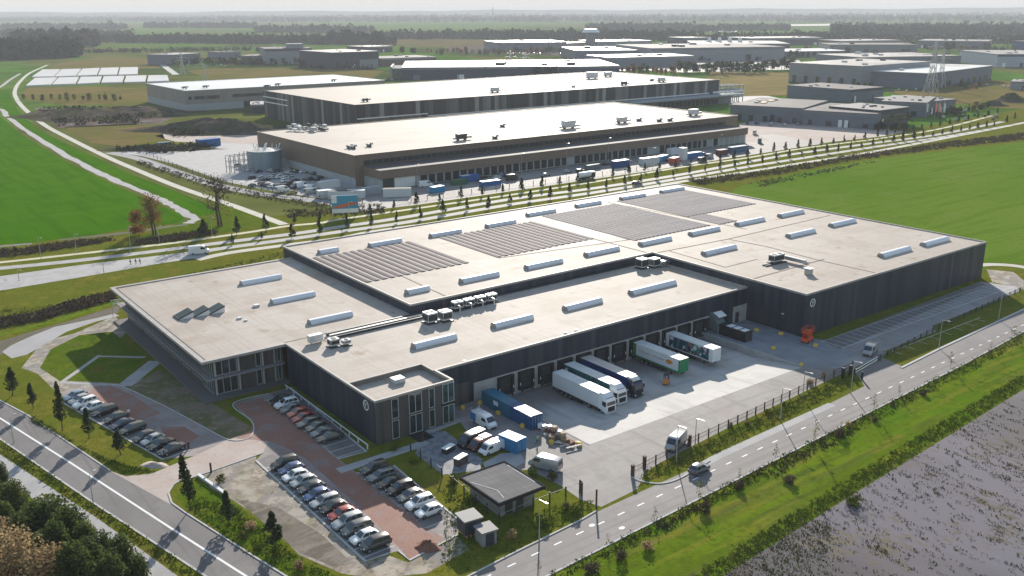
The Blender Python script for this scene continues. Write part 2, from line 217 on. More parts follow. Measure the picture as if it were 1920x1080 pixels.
# ------------------------------------------------------------------ mesh building
class MB:
    def __init__(self): self.v = []; self.f = []; self.mi = []; self.ms = []; self.cur = 0
    def use(self, m):
        if m not in self.ms: self.ms.append(m)
        self.cur = self.ms.index(m); return self
    def face(self, pts):
        n = len(self.v); self.v += [tuple(p) for p in pts]; self.f.append(tuple(range(n, n + len(pts)))); self.mi.append(self.cur)
    def add(self, V, F):
        n = len(self.v); self.v += [tuple(p) for p in V]
        for f in F: self.f.append(tuple(i + n for i in f)); self.mi.append(self.cur)
    def box(self, x0, x1, y0, y1, z0, z1):
        V = [(x0, y0, z0), (x1, y0, z0), (x1, y1, z0), (x0, y1, z0), (x0, y0, z1), (x1, y0, z1), (x1, y1, z1), (x0, y1, z1)]
        self.add(V, [(0, 3, 2, 1), (4, 5, 6, 7), (0, 1, 5, 4), (1, 2, 6, 5), (2, 3, 7, 6), (3, 0, 4, 7)]); return self
    def bar(self, p0, p1, wd, ht=None, up=(0, 0, 1)):
        p0 = Vector(p0); p1 = Vector(p1); d = (p1 - p0).normalized(); ht = ht or wd
        u = Vector(up); 
        if abs(d.dot(u)) > .99: u = Vector((1, 0, 0))
        r = d.cross(u).normalized() * wd / 2; u2 = r.cross(d).normalized() * ht / 2
        V = [p0 - r - u2, p0 + r - u2, p0 + r + u2, p0 - r + u2, p1 - r - u2, p1 + r - u2, p1 + r + u2, p1 - r + u2]
        self.add(V, [(0, 3, 2, 1), (4, 5, 6, 7), (0, 1, 5, 4), (1, 2, 6, 5), (2, 3, 7, 6), (3, 0, 4, 7)]); return self
    def cyl(self, p0, p1, r0, r1=None, n=10, caps=True):
        p0 = Vector(p0); p1 = Vector(p1); r1 = r0 if r1 is None else r1
        d = (p1 - p0).normalized(); a = Vector((0, 0, 1)) if abs(d.z) < .9 else Vector((1, 0, 0))
        u = d.cross(a).normalized(); v = d.cross(u)
        V = []
        for p, r in ((p0, r0), (p1, r1)):
            for i in range(n):
                t = 2 * math.pi * i / n; V.append(p + (u * math.cos(t) + v * math.sin(t)) * r)
        F = [(i, i + n, (i + 1) % n + n, (i + 1) % n) for i in range(n)]
        if caps: F += [tuple(range(n)), tuple(range(2 * n - 1, n - 1, -1))]
        self.add(V, F); return self
    def prism(self, poly, z0, z1, top=True, bottom=True, side=True):
        n = len(poly); V = [(p[0], p[1], z0) for p in poly] + [(p[0], p[1], z1) for p in poly]; F = []
        if side: F += [(i, (i + 1) % n, (i + 1) % n + n, i + n) for i in range(n)]
        if bottom: F.append(tuple(range(n - 1, -1, -1)))
        if top: F.append(tuple(range(n, 2 * n)))
        self.add(V, F); return self
    def loft(self, rings, cap=True):
        n = len(rings[0]); V = [p for r in rings for p in r]; F = []
        for k in range(len(rings) - 1):
            F += [(k * n + i, k * n + (i + 1) % n, (k + 1) * n + (i + 1) % n, (k + 1) * n + i) for i in range(n)]
        if cap: F += [tuple(range(n - 1, -1, -1)), tuple(range((len(rings) - 1) * n, len(rings) * n))]
        self.add(V, F); return self
    def mesh(self, name, off=(0, 0, 0), smooth=None, fix=True):
        me = bpy.data.meshes.new(name)
        V = self.v if off == (0, 0, 0) else [(p[0] - off[0], p[1] - off[1], p[2] - off[2]) for p in self.v]
        me.from_pydata(V, [], self.f)
        for m in self.ms: me.materials.append(m)
        if len(self.ms) > 1: me.polygons.foreach_set('material_index', self.mi)
        if fix:
            bm = bmesh.new(); bm.from_mesh(me); bmesh.ops.recalc_face_normals(bm, faces=bm.faces)
            big = [f for f in bm.faces if len(f.verts) > 4]
            if big: bmesh.ops.triangulate(bm, faces=big)
            bm.to_mesh(me); bm.free()
        if smooth is not None:
            me.polygons.foreach_set('use_smooth', [True] * len(me.polygons)); me.set_sharp_from_angle(angle=math.radians(smooth))
        me.update(); return me
    def build(self, name, parent=None, m=None, smooth=None, fix=True):
        off = (0, 0, 0)
        if m is not None: self.ms = [m]; self.mi = [0] * len(self.f)
        if parent is not None:
            q = parent; off = Vector((0, 0, 0))
            while q is not None: off += q.location; q = q.parent
            off = tuple(off)
        ob = bpy.data.objects.new(name, self.mesh(name, off, smooth, fix)); COL.objects.link(ob)
        if parent is not None: ob.parent = parent
        return ob

def tag(o, label=None, cat=None, group=None, kind=None):
    if label: o['label'] = label
    if cat: o['category'] = cat
    if group: o['group'] = group
    if kind: o['kind'] = kind
    return o
def thing(name, label, cat, loc=(0, 0, 0), rz=0.0, group=None):
    o = bpy.data.objects.new(name, None); COL.objects.link(o); o.location = loc; o.rotation_euler = (0, 0, rz)
    o.empty_display_size = .5
    return tag(o, label, cat, group)
def part(name, me, parent, loc=None, m=None):
    o = bpy.data.objects.new(name, me); COL.objects.link(o); o.parent = parent
    if loc is not None: o.location = loc
    if m is not None:
        o.material_slots[0].link = 'OBJECT'; o.material_slots[0].material = m
    return o
def kids(o): return [c for c in bpy.data.objects if c.parent == o]
_ONES = 'zeroth first second third fourth fifth sixth seventh eighth ninth tenth eleventh twelfth thirteenth fourteenth fifteenth sixteenth seventeenth eighteenth nineteenth'.split()
_TENS = {2: 'twent', 3: 'thirt', 4: 'fort', 5: 'fift', 6: 'sixt', 7: 'sevent', 8: 'eight', 9: 'ninet'}
def ordw(n):
    if n < 20: return _ONES[n]
    t, u = divmod(n, 10)
    return _TENS[t] + ('ieth' if u == 0 else 'y-' + _ONES[u])

# ------------------------------------------------------------------ ground patches
def patch(name, pts, z, m, px=True, kind='structure', label=None, cat=None):
    P = [at(*p) for p in pts] if px else [Vector((p[0], p[1], 0)) for p in pts]
    b = MB(); b.face([(p.x, p.y, z) for p in P])
    me = b.mesh(name); 
    o = bpy.data.objects.new(name, me); COL.objects.link(o); me.materials.append(m)
    for pl in me.polygons:
        pass
    # face up
    if me.polygons and me.polygons[0].normal.z < 0:
        bm = bmesh.new(); bm.from_mesh(me); bmesh.ops.reverse_faces(bm, faces=bm.faces); bm.to_mesh(me); bm.free()
    return tag(o, label, cat, kind=kind)
def smooth_line(P, n=6):
    out = []
    for i in range(len(P) - 1):
        p0 = P[max(i - 1, 0)]; p1 = P[i]; p2 = P[i + 1]; p3 = P[min(i + 2, len(P) - 1)]
        for k in range(n):
            t = k / n
            out.append(.5 * ((2 * p1) + (p2 - p0) * t + (2 * p0 - 5 * p1 + 4 * p2 - p3) * t * t + (3 * p1 - p0 - 3 * p2 + p3) * t ** 3))
    out.append(P[-1]); return out
def strip(name, pts, wd, z, m, px=True, sm=True, kind='structure', jit=0.0, h=None):
    P = [at(*p) if px else Vector((p[0], p[1], 0)) for p in pts]
    if sm and len(P) > 2: P = smooth_line(P)
    b = MB(); A = []; B = []
    for i, p in enumerate(P):
        d = (P[min(i + 1, len(P) - 1)] - P[max(i - 1, 0)]).normalized(); r = Vector((d.y, -d.x, 0))
        ww = wd / 2 * (1 + (R.uniform(-jit, jit) if jit else 0)); w2 = wd / 2 * (1 + (R.uniform(-jit, jit) if jit else 0))
        A.append(p + r * ww); B.append(p - r * w2)
    n = len(P)
    if h is None:
        b.add([(p.x, p.y, z) for p in A] + [(p.x, p.y, z) for p in B], [(i, i + 1, i + 1 + n, i + n) for i in range(n - 1)])
    else:
        rings = [[(A[i].x, A[i].y, z), (A[i].x, A[i].y, z + h), (B[i].x, B[i].y, z + h), (B[i].x, B[i].y, z)] for i in range(n)]
        b.loft(rings)
    me = b.mesh(name)
    if h is None and me.polygons[0].normal.z < 0:
        bm = bmesh.new(); bm.from_mesh(me); bmesh.ops.reverse_faces(bm, faces=bm.faces); bm.to_mesh(me); bm.free()
    me.materials.append(m); o = bpy.data.objects.new(name, me); COL.objects.link(o)
    return tag(o, kind=kind)
# ------------------------------------------------------------------ setting: ground, roads, water
YX0, YX1, YB0, YB1 = 96.4, 154.0, 106.0, 132.9        # sunken loading yard
def gz(x, y):
    if YX0 < x < YX1 and YB0 < y < YB1 + .3:
        t = min((y - YB0) / 12.0, 1); return -1.1 * t - .1 * max(0, (y - 118) / 15)
    return 0.0
def atg(x, y, h=0.0):
    P = at(x, y, h)
    for _ in range(4): P = at(x, y, gz(P.x, P.y) + h)
    return P
# far land: patchwork of fields
FL = bpy.data.materials.new('far_land'); FL.use_nodes = True
t_ = FL.node_tree; N = t_.nodes; L = t_.links; pb = N['Principled BSDF']; pb.inputs['Roughness'].default_value = .95; pb.inputs['Specular IOR Level'].default_value = 0
g = N.new('ShaderNodeNewGeometry'); mp = N.new('ShaderNodeMapping'); mp.inputs['Scale'].default_value = (.0045, .0022, .001); mp.inputs['Rotation'].default_value = (0, 0, .5)
L.new(g.outputs['Position'], mp.inputs[0])
vo = N.new('ShaderNodeTexVoronoi'); vo.inputs['Scale'].default_value = 1; L.new(mp.outputs[0], vo.inputs['Vector'])
cr = N.new('ShaderNodeValToRGB'); cr.color_ramp.interpolation = 'CONSTANT'; e = cr.color_ramp.elements
e[0].color = (.075, .15, .02, 1); e[1].position = .3; e[1].color = (.12, .13, .035, 1)
for p_, c_ in ((.45, (.09, .15, .025)), (.6, (.15, .12, .05)), (.72, (.07, .10, .025)), (.85, (.10, .16, .03))):
    n_ = e.new(p_); n_.color = (*c_, 1)
sp_ = N.new('ShaderNodeSeparateColor'); L.new(vo.outputs['Color'], sp_.inputs[0]); L.new(sp_.outputs[0], cr.inputs[0])
no = N.new('ShaderNodeTexNoise'); no.inputs['Scale'].default_value = .02; no.inputs['Detail'].default_value = 6; L.new(g.outputs['Position'], no.inputs[0])
mr = N.new('ShaderNodeMapRange'); mr.inputs[1].default_value = .3; mr.inputs[2].default_value = .7; mr.inputs[3].default_value = .65; mr.inputs[4].default_value = 1.25; L.new(no.outputs[0], mr.inputs[0])
hs = N.new('ShaderNodeHueSaturation'); L.new(cr.outputs[0], hs.inputs['Color']); L.new(mr.outputs[0], hs.inputs['Value']); L.new(hs.outputs[0], pb.inputs['Base Color'])

b = MB(); xs = [-900, YX0, YX1, 16000]; ys = [-900, YB0, YB1, 16000]
for i in range(3):
    for j in range(3):
        if i == 1 and j == 1: continue
        b.face([(xs[i], ys[j], 0), (xs[i + 1], ys[j], 0), (xs[i + 1], ys[j + 1], 0), (xs[i], ys[j + 1], 0)])
g_ = b.build('ground', m=FL, fix=False); tag(g_, kind='structure')
# near rough grass with the same hole for the yard
b = MB(); xs = [-60, YX0, YX1, 700]; ys = [20, YB0, YB1, 262]
for i in range(3):
    for j in range(3):
        if i == 1 and j == 1: continue
        b.face([(xs[i], ys[j], .004), (xs[i + 1], ys[j], .004), (xs[i + 1], ys[j + 1], .004), (xs[i], ys[j + 1], .004)])
tag(b.build('grass_ground', m=m_grass, fix=False), kind='structure')
patch('grass_ground', [(-100, 262), (760, 262), (900, 340), (445, 300), (170, 300), (100, 320), (30, 330), (-200, 330)], .004, m_grass, px=False)

# flooded field: standing water with islands of rotting grass
FW_ = bpy.data.materials.new('flooded_field'); FW_.use_nodes = True; t_ = FW_.node_tree; N = t_.nodes; L = t_.links
p1 = N['Principled BSDF']; p1.inputs['Base Color'].default_value = (.036, .029, .032, 1); p1.inputs['Roughness'].default_value = .07; p1.inputs['IOR'].default_value = 1.95
p2 = N.new('ShaderNodeBsdfPrincipled'); p2.inputs['Roughness'].default_value = .8; p2.inputs['Specular IOR Level'].default_value = .3
g = N.new('ShaderNodeNewGeometry')
def noi(scale, rot=0.0, det=5):
    mp = N.new('ShaderNodeMapping'); mp.inputs['Scale'].default_value = scale; mp.inputs['Rotation'].default_value = (0, 0, rot); L.new(g.outputs['Position'], mp.inputs[0])
    n = N.new('ShaderNodeTexNoise'); n.inputs['Scale'].default_value = 1; n.inputs['Detail'].default_value = det; n.inputs['Roughness'].default_value = .6; L.new(mp.outputs[0], n.inputs[0]); return n.outputs[0]
a1 = noi((1.1, .30, 1), -.1, 6); a2 = noi((.045, .045, 1), 0, 3); a3 = noi((.02, .012, 1), .4, 3); a4 = noi((2.2, .8, 1), -.1, 4)
mm = N.new('ShaderNodeMath'); mm.operation = 'MULTIPLY_ADD'; mm.inputs[1].default_value = .95; L.new(a2, mm.inputs[0]); L.new(a1, mm.inputs[2])
mr = N.new('ShaderNodeMapRange'); mr.inputs[1].default_value = 1.06; mr.inputs[2].default_value = 1.15; mr.inputs[4].default_value = .9; L.new(mm.outputs[0], mr.inputs[0])
cr = N.new('ShaderNodeValToRGB'); cr.color_ramp.elements[0].color = (.040, .038, .014, 1); cr.color_ramp.elements[1].color = (.12, .085, .05, 1); cr.color_ramp.elements[0].position = .35; cr.color_ramp.elements[1].position = .65
L.new(a4, cr.inputs[0]); L.new(cr.outputs[0], p2.inputs['Base Color'])
cw = N.new('ShaderNodeValToRGB'); cw.color_ramp.elements[0].color = (.022, .016, .014, 1); cw.color_ramp.elements[1].color = (.115, .098, .125, 1); cw.color_ramp.elements[0].position = .36; cw.color_ramp.elements[1].position = .58      # broad patches, dark brown to lilac, in the muddy water
L.new(a3, cw.inputs[0]); L.new(cw.outputs[0], p1.inputs['Base Color'])
p1.inputs['Roughness'].default_value = .05; p1.inputs['IOR'].default_value = 1.9
mx = N.new('ShaderNodeMixShader'); L.new(mr.outputs[0], mx.inputs[0]); L.new(p1.outputs[0], mx.inputs[1]); L.new(p2.outputs[0], mx.inputs[2]); L.new(mx.outputs[0], N['Material Output'].inputs[0])

patch('verge', [(1027, 1080), (1440, 870), (1814, 680), (1920, 622), (2150, 505), (2150, 620), (1920, 728), (1600, 925), (1350, 1085), (1200, 1200), (780, 1220)], .010, m_verge)
FE = [at(*p) for p in ((1340, 1090), (1600, 927), (1920, 730), (2150, 620))]; fd = (FE[-1] - FE[-2]).normalized()
patch('flooded_field', [(p.x, p.y) for p in FE] + [(FE[-1].x + fd.x * 130, FE[-1].y + fd.y * 130), (FE[-1].x + fd.x * 160, -60), (20, -60), (40, 55)], .012, FW_, px=False)
# front road
ROADU = [(700, 1175), (880, 1080), (1119, 960), (1197, 924), (1438, 815), (1621, 724), (1693, 688), (1920, 580), (2200, 450)]
ROADL = [(2200, 482), (1920, 622), (1814, 680), (1440, 870), (1027, 1080), (840, 1180)]
patch('road', ROADU + ROADL, .012, m_road)
strip('road_shoulder', [(1290, 893), (1335, 862), (1420, 822), (1560, 758)], 1.6, .016, m_path2)
strip('kerb', [(840, 1180), (1027, 1080), (1440, 870), (1814, 680), (1920, 622), (2200, 482)], .3, .0, m_kerb, sm=False, h=.1)
strip('kerb', [(700, 1175), (880, 1080), (960, 1039), (1090, 975), (1119, 958)], .25, .0, m_kerb, sm=False, h=.12)
strip('kerb', [(1184, 894), (1200, 902), (1237, 907), (1275, 897), (1331, 864)], .25, .0, m_kerb, h=.12)
strip('kerb', [(1690, 690), (1760, 655), (1920, 580), (2200, 450)], .5, .0, m_kerb, sm=False, h=.12)
# dashes along the front road
p0, p1 = at(905, 1085), at(1960, 590); dv = (p1 - p0); ln = dv.length; dv.normalize(); nrm = Vector((-dv.y, dv.x, 0))
b = MB(); k = 0.0
while k < ln:
    c = p0 + dv * k; e = c + dv * 1.4
    b.face([(c + nrm * .12).to_tuple()[:2] + (.02,), (c - nrm * .12).to_tuple()[:2] + (.02,), (e - nrm * .12).to_tuple()[:2] + (.02,), (e + nrm * .12).to_tuple()[:2] + (.02,)]); k += 4.1
for px_, py_ in ((1110, 985), (1166, 990)):
    c = at(px_, py_); b.face([(c.x + .5 * math.cos(i * .524), c.y + .35 * math.sin(i * .524), .02) for i in range(12)])
tag(b.build('road_markings', m=m_white_line, fix=False), kind='structure')
# left road, footpath
patch('road', [(-200, 652), (0, 752), (53, 780), (206, 883), (347, 960), (480, 1047), (545, 1085), (700, 1180), (540, 1180), (386, 1080), (178, 944), (0, 822), (-200, 700)], .011, m_road2)
strip('road_markings', [(-200, 675), (0, 784), (131, 867), (320, 990), (461, 1080), (620, 1180)], .34, .016, m_white_line, sm=False)
strip('kerb', [(-200, 702), (0, 823), (178, 945), (386, 1081), (540, 1181)], .3, .0, m_kerb, sm=False, h=.08)
strip('kerb', [(-200, 650), (0, 751), (53, 779), (206, 882)], .25, .0, m_kerb, sm=False, h=.08)
strip('kerb', [(316, 925), (322, 943), (347, 961), (480, 1046), (545, 1086), (700, 1181)], .25, .0, m_kerb, sm=False, h=.1)
patch('footpath', [(-200, 735), (0, 852), (183, 972), (333, 1080), (420, 1150), (330, 1150), (262, 1080), (120, 975), (0, 893), (-200, 790)], .010, m_path2)
# driveway, car parks
DR = [(206, 883), (236, 893), (285, 888), (364, 855), (430, 824), (478, 806), (505, 826), (492, 850), (375, 890), (330, 905), (316, 925), (320, 943), (347, 961)]
patch('driveway', DR, .018, m_drive)
patch('car_park_paving', [(112, 745), (125, 730), (165, 725), (210, 721), (235, 727), (315, 765), (380, 800), (430, 824), (364, 855), (305, 861)], .014, m_pave)
patch('car_park_paving', [(437, 757), (505, 737), (545, 727), (686, 848), (634, 860), (668, 886), (738, 873), (862, 980), (858, 1003), (768, 1051), (747, 1033), (728, 1038), (685, 1053), (480, 864), (493, 848), (478, 806), (470, 790)], .014, m_pave)
patch('brick_paving', [(440, 758), (492, 746), (560, 800), (640, 868), (740, 945), (835, 1012), (768, 1049), (705, 980), (640, 920), (575, 862), (535, 838), (505, 828), (440, 822), (470, 806), (474, 790)], .019, m_red)
patch('brick_paving', [(178, 726), (206, 722), (250, 742), (300, 775), (262, 790), (215, 770), (165, 738)], .0165, m_red)
patch('brick_paving', [(300, 800), (345, 800), (375, 818), (345, 838), (310, 822)], .0165, m_red)
patch('parking_bays', [(118, 755), (140, 738), (200, 768), (356, 843), (305, 860)], .022, m_bay)
patch('parking_bays', [(482, 864), (512, 851), (735, 1034), (685, 1051)], .022, m_bay)
patch('parking_bays', [(682, 886), (735, 874), (845, 966), (800, 990)], .022, m_bay)
patch('parking_bays', [(508, 738), (545, 728), (684, 847), (634, 859)], .022, m_bay)
strip('kerb', [(112, 752), (305, 862), (356, 844)], .3, .0, m_kerb, sm=False, h=.1)
strip('kerb', [(480, 864), (685, 1053), (729, 1038)], .35, .0, m_kerb, sm=False, h=.1)
strip('kerb', [(738, 873), (863, 978)], .3, .0, m_kerb, sm=False, h=.1)
strip('kerb', [(858, 1003), (768, 1051), (747, 1033)], .3, .0, m_kerb, sm=False, h=.1)
strip('kerb', [(545, 727), (687, 847), (634, 861)], .3, .0, m_kerb, sm=False, h=.1)
strip('kerb', [(492, 850), (375, 891), (330, 906), (316, 925)], .2, .0, m_kerb, h=.1)
strip('kerb', [(210, 721), (235, 727), (315, 765), (380, 800), (430, 825), (465, 822), (476, 806), (470, 788), (437, 757), (505, 738)], .2, .0, m_kerb, h=.1)
b = MB()      # bay lines
def bayline(x0, x1, y, wd=.1, z=.026): b.face([(x0, y - wd / 2, z), (x1, y - wd / 2, z), (x1, y + wd / 2, z), (x0, y + wd / 2, z)])
for k in range(14): bayline(49.8, 54.6, 131.2 - k * 2.47)
for k in range(9): bayline(60.4, 65.0, 120.8 - k * 2.55)
for k in range(13): bayline(60.3, 65.0, 157.0 - k * 2.45)
for k in range(31): bayline(170.8 + k * 2.45, 170.9 + k * 2.45, 110.2, 5.0)
bayline(170, 246, 112.8); bayline(170, 246, 107.6); bayline(177, 214, 100.0)
for k in range(8): bayline(177 + k * 5, 177.1 + k * 5, 98.9, 2.2)
tag(b.build('parking_markings', m=m_white_line, fix=False), kind='structure')
patch('sandy_ground', [(375, 891), (480, 852), (481, 865), (684, 1054), (730, 1042), (765, 1055), (858, 1006), (880, 1030), (800, 1075), (700, 1085), (640, 1075), (560, 1040), (510, 985), (440, 940), (395, 915)], .008, m_sand)
patch('wet_ground', [(440, 935), (520, 950), (600, 1000), (655, 1050), (630, 1065), (560, 1035), (500, 985)], .013, m_mud)
patch('grass_bank', [(330, 935), (345, 912), (372, 905), (440, 945), (505, 990), (560, 1045), (640, 1085), (560, 1090), (470, 1035), (355, 955)], .012, m_lawn)
# office surroundings
patch('bare_ground', [(80, 640), (140, 625), (215, 592), (240, 620), (200, 660), (150, 690), (180, 700), (330, 720), (200, 720), (110, 740), (70, 700), (40, 690)], .008, m_sand)
patch('lawn', [(95, 655), (150, 628), (210, 622), (270, 668), (185, 665), (113, 715), (75, 690)], .010, m_lawn)
patch('lawn', [(125, 714), (185, 672), (268, 674), (228, 719)], .012, m_lawn)
patch('bare_ground', [(243, 727), (300, 692), (400, 757), (470, 800), (455, 822), (430, 822), (380, 798), (315, 763)], .010, mat('dark_earth', (.20, .145, .095), .95, layers=[(.15, (.10, .105, .03), .42, .55, .9), (.6, (.25, .185, .13), .52, .66, .8), (3, (.10, .085, .05), .5, .66, .7)], bump=.3, bscale=2))
strip('garden_path', [(272, 670), (184, 668), (115, 717), (235, 723)], 1.1, .016, m_path2, sm=False)
strip('garden_path', [(233, 724), (292, 677)], 3.0, .018, m_path2, sm=False)
patch('pond', [(4, 660), (20, 648), (50, 634), (102, 613), (183, 596), (215, 588), (224, 592), (180, 603), (125, 622), (85, 645), (50, 665), (22, 672)], .014, m_pond)
patch('swale_bank', [(-60, 650), (0, 640), (60, 622), (130, 602), (225, 572), (222, 586), (183, 595), (102, 612), (20, 646), (0, 668)], .010, mat('swale_soil', (.09, .07, .055), .95, layers=[(.2, (.06, .055, .03), .45, .6, .8), (1, (.13, .10, .085), .55, .7, .6)], bump=.3))
strip('grass_bank', [(-60, 640), (0, 628), (110, 600), (220, 565)], 2.4, .012, m_verge)
strip('garden_path', [(634, 883), (700, 862), (775, 838), (800, 828)], 2.0, .020, m_path2, sm=False)
strip('garden_path', [(790, 815), (860, 788), (905, 770)], 1.6, .016, m_path2)
patch('terrace', [(778, 850), (800, 812), (835, 808), (905, 862), (900, 882), (830, 890)], .018, mat('terrace_slabs', (.22, .225, .24), .8, layers=[(.8, (.13, .135, .15), .45, .58, .9), (3, (.28, .28, .29), .5, .7, .5)]))
patch('terrace', [(905, 868), (940, 850), (975, 848), (985, 866), (950, 885), (920, 900)], .016, m_path2)
# loading yard: surrounding paving, sunken part
AX = [(84.2, 132.85), (YX0 - .05, 132.85), (YX0 - .05, YB0 - .05), (YX1 + .05, YB0 - .05), (YX1 + .05, 132.85), (169.35, 132.85), (169.35, 117.0), (172, 113), (171, 108), (171, 103.2), (176, 100.6), (173, 99.5), (160, 99.2), (140, 97.6), (120, 96.2), (101, 94.2), (96.5, 93.2), (92, 90.2), (84, 89.6), (83.0, 93), (83.4, 98), (82.8, 105), (80.5, 107), (81, 110.5), (84.5, 112), (85, 117.5), (82.5, 121.5), (84.2, 127)]
patch('yard_asphalt', AX, .014, m_asph, px=False)
patch('yard_paving', [(84.3, 132.8), (YX0 - .1, 132.8), (YX0 - .1, 117), (90, 114), (85.5, 115), (84.6, 122)], .018, m_pave, px=False)
patch('yard_paving', [(YX1 + .1, 132.8), (169.3, 132.8), (169.3, 117), (172, 112), (170, 104), (160, 101.5), (YX1 + .1, 106)], .018, mat('blue_grey_paving', (.20, .205, .215), .8, layers=[(.2, (.25, .255, .27), .42, .6, .9), ((.5, .08, 1), (.15, .155, .165), .52, .66, .7), (3, (.14, .14, .15), .55, .75, .5)]), px=False)
b = MB(); ny = 14; rows = []
for j in range(ny + 1):
    y = YB0 + (YB1 - YB0) * j / ny; rows.append([(x, y, gz(min(max(x, YX0 + .1), YX1 - .1), y)) for x in (YX0, 110, 125, 140, YX1)])
for j in range(ny):
    for i in range(4): b.face([rows[j][i], rows[j][i + 1], rows[j + 1][i + 1], rows[j + 1][i]])
m_yard = mat('loading_yard_concrete', (.45, .42, .388), .8, brick=(6, 5, .06, (.36, .34, .32), .5), layers=[(.12, (.38, .355, .33), .45, .6, .9), (.9, (.41, .385, .36), .5, .66, .7), ((.05, .6, 1), (.30, .28, .265), .58, .68, .6), ((.4, .02, 1), (.29, .27, .255), .57, .67, .6), (9, (.38, .36, .335), .55, .75, .4)])
yt = m_yard.node_tree; yp = yt.nodes['Principled BSDF']; yl = yp.inputs['Base Color'].links[0].from_socket      # tyre and oil stains where lorries stand
yg = yt.nodes.new('ShaderNodeNewGeometry'); ys_ = yt.nodes.new('ShaderNodeSeparateXYZ'); yt.links.new(yg.outputs['Position'], ys_.inputs[0])
ym = yt.nodes.new('ShaderNodeMapRange'); ym.inputs[1].default_value = 116; ym.inputs[2].default_value = 131; ym.inputs[3].default_value = -.12; ym.inputs[4].default_value = .38; yt.links.new(ys_.outputs[1], ym.inputs[0])
ymp = yt.nodes.new('ShaderNodeMapping'); ymp.inputs['Scale'].default_value = (.22, .09, 1); yt.links.new(yg.outputs['Position'], ymp.inputs[0])
yn = yt.nodes.new('ShaderNodeTexNoise'); yn.inputs['Scale'].default_value = 1; yn.inputs['Detail'].default_value = 6; yt.links.new(ymp.outputs[0], yn.inputs[0])
ya = yt.nodes.new('ShaderNodeMath'); ya.operation = 'ADD'; yt.links.new(ym.outputs[0], ya.inputs[0]); yt.links.new(yn.outputs[0], ya.inputs[1])
yr = yt.nodes.new('ShaderNodeMapRange'); yr.inputs[1].default_value = .5; yr.inputs[2].default_value = .82; yr.inputs[4].default_value = .85; yt.links.new(ya.outputs[0], yr.inputs[0])
yx = yt.nodes.new('ShaderNodeMix'); yx.data_type = 'RGBA'; yt.links.new(yr.outputs[0], yx.inputs[0]); yt.links.new(yl, yx.inputs[6]); yx.inputs[7].default_value = (.17, .135, .12, 1); yt.links.new(yx.outputs[2], yp.inputs['Base Color'])
tag(b.build('loading_yard', m=m_yard, fix=False), kind='structure')
b = MB()      # side walls of the sunken part
for x, dx in ((YX0, -.3), (YX1, .3)):
    for j in range(ny): b.box(min(x, x + dx), max(x, x + dx), rows[j][0][1], rows[j + 1][0][1], -1.6, .06 if x == YX0 else .22)
tag(b.build('retaining_wall', m=m_conc), 'low concrete retaining walls edging the sunken loading yard', 'wall')
patch('lorry_parking', [(1538, 642), (1838, 528), (1905, 537), (1912, 546), (1748, 611), (1755, 622), (1640, 665), (1600, 690), (1560, 690)], .016, mat('lorry_park_asphalt', (.25, .232, .225), .8, layers=[(.08, (.31, .29, .285), .42, .6, .9), (.4, (.20, .185, .18), .52, .68, .7), ((.03, .5, 1), (.33, .315, .31), .58, .68, .6), (3, (.2, .185, .18), .55, .75, .5)]))
patch('lorry_parking', [(1855, 532), (1905, 537), (1912, 546), (1888, 556), (1870, 545)], .02, m_path2)  # sunlit corner past the hall's shadow edge, painted as paler paving
patch('road', [(1621, 724), (1605, 700), (1650, 668), (1693, 688)], .013, m_road)
patch('lorry_parking', [(1544, 640), (1836, 529), (1850, 534), (1575, 655)], .02, m_bay)
# avenue between the two sites
strip('cycle_path', [(-150, 505), (0, 492), (200, 470), (330, 455), (400, 445), (470, 435), (538, 424), (600, 418), (640, 411), (800, 388), (960, 365), (1120, 340), (1280, 313), (1400, 296), (1500, 279), (1600, 266), (1640, 261), (1760, 242), (1860, 217)], 2.4, .012, m_cycle)
strip('road', [(-150, 516), (0, 503), (150, 488), (300, 470), (400, 457), (480, 447), (560, 437), (640, 425), (760, 407), (960, 373), (1120, 352), (1290, 325), (1400, 304), (1500, 287), (1640, 268), (1760, 252), (1880, 228)], 3.9, .013, m_path2)
strip('road', [(-150, 533), (0, 528), (130, 508), (240, 493), (330, 480), (400, 468), (480, 457), (560, 446), (640, 434), (760, 417), (960, 383), (1120, 360), (1290, 332), (1400, 313), (1520, 294), (1650, 274), (1780, 255), (1890, 236)], 3.9, .014, m_path2)
patch('road', [(-150, 522), (0, 518), (150, 497), (300, 479), (372, 470), (392, 480), (300, 494), (150, 520), (0, 545), (-150, 560)], .016, m_path2)
strip('cycle_path', [(370, 487), (430, 474), (540, 459), (640, 446), (720, 431), (960, 400), (1080, 376), (1250, 345), (1400, 322), (1520, 303), (1640, 284), (1840, 246), (1890, 236), (1940, 226)], 3.4, .015, m_path)
strip('cycle_path', [(89, 122), (56, 137), (36, 155), (28, 170), (30, 183), (44, 202), (80, 232), (127, 258), (200, 294), (253, 317), (333, 350), (433, 384), (533, 421)], 3.4, .020, m_path)
patch('green_field', [(0, 218), (40, 252), (85, 280), (130, 306), (200, 340), (262, 368), (300, 384), (338, 402), (347, 409), (335, 416), (318, 420), (285, 424), (232, 430), (180, 440), (110, 448), (60, 455), (0, 459), (-500, 500), (-500, 120), (-60, 180)], .02, m_field)
patch('green_field', [(1392, 347), (1500, 323), (1640, 298), (1780, 281), (1920, 266), (2300, 225), (2600, 330), (2200, 560), (1920, 494), (1860, 492), (1830, 520), (1500, 520), (1270, 420)], .008, m_field2)
strip('track', [(1835, 497), (1870, 496), (1920, 501), (2000, 520)], 3, .014, m_path)
patch('bare_ground', [(1850, 505), (1900, 510), (1925, 530), (1925, 545), (1860, 528)], .011, m_sand)
patch('grass_bank', [(385, 373), (440, 391), (528, 421), (470, 431), (380, 442), (290, 450), (250, 452), (290, 432), (345, 416), (372, 410)], .016, m_lawn)
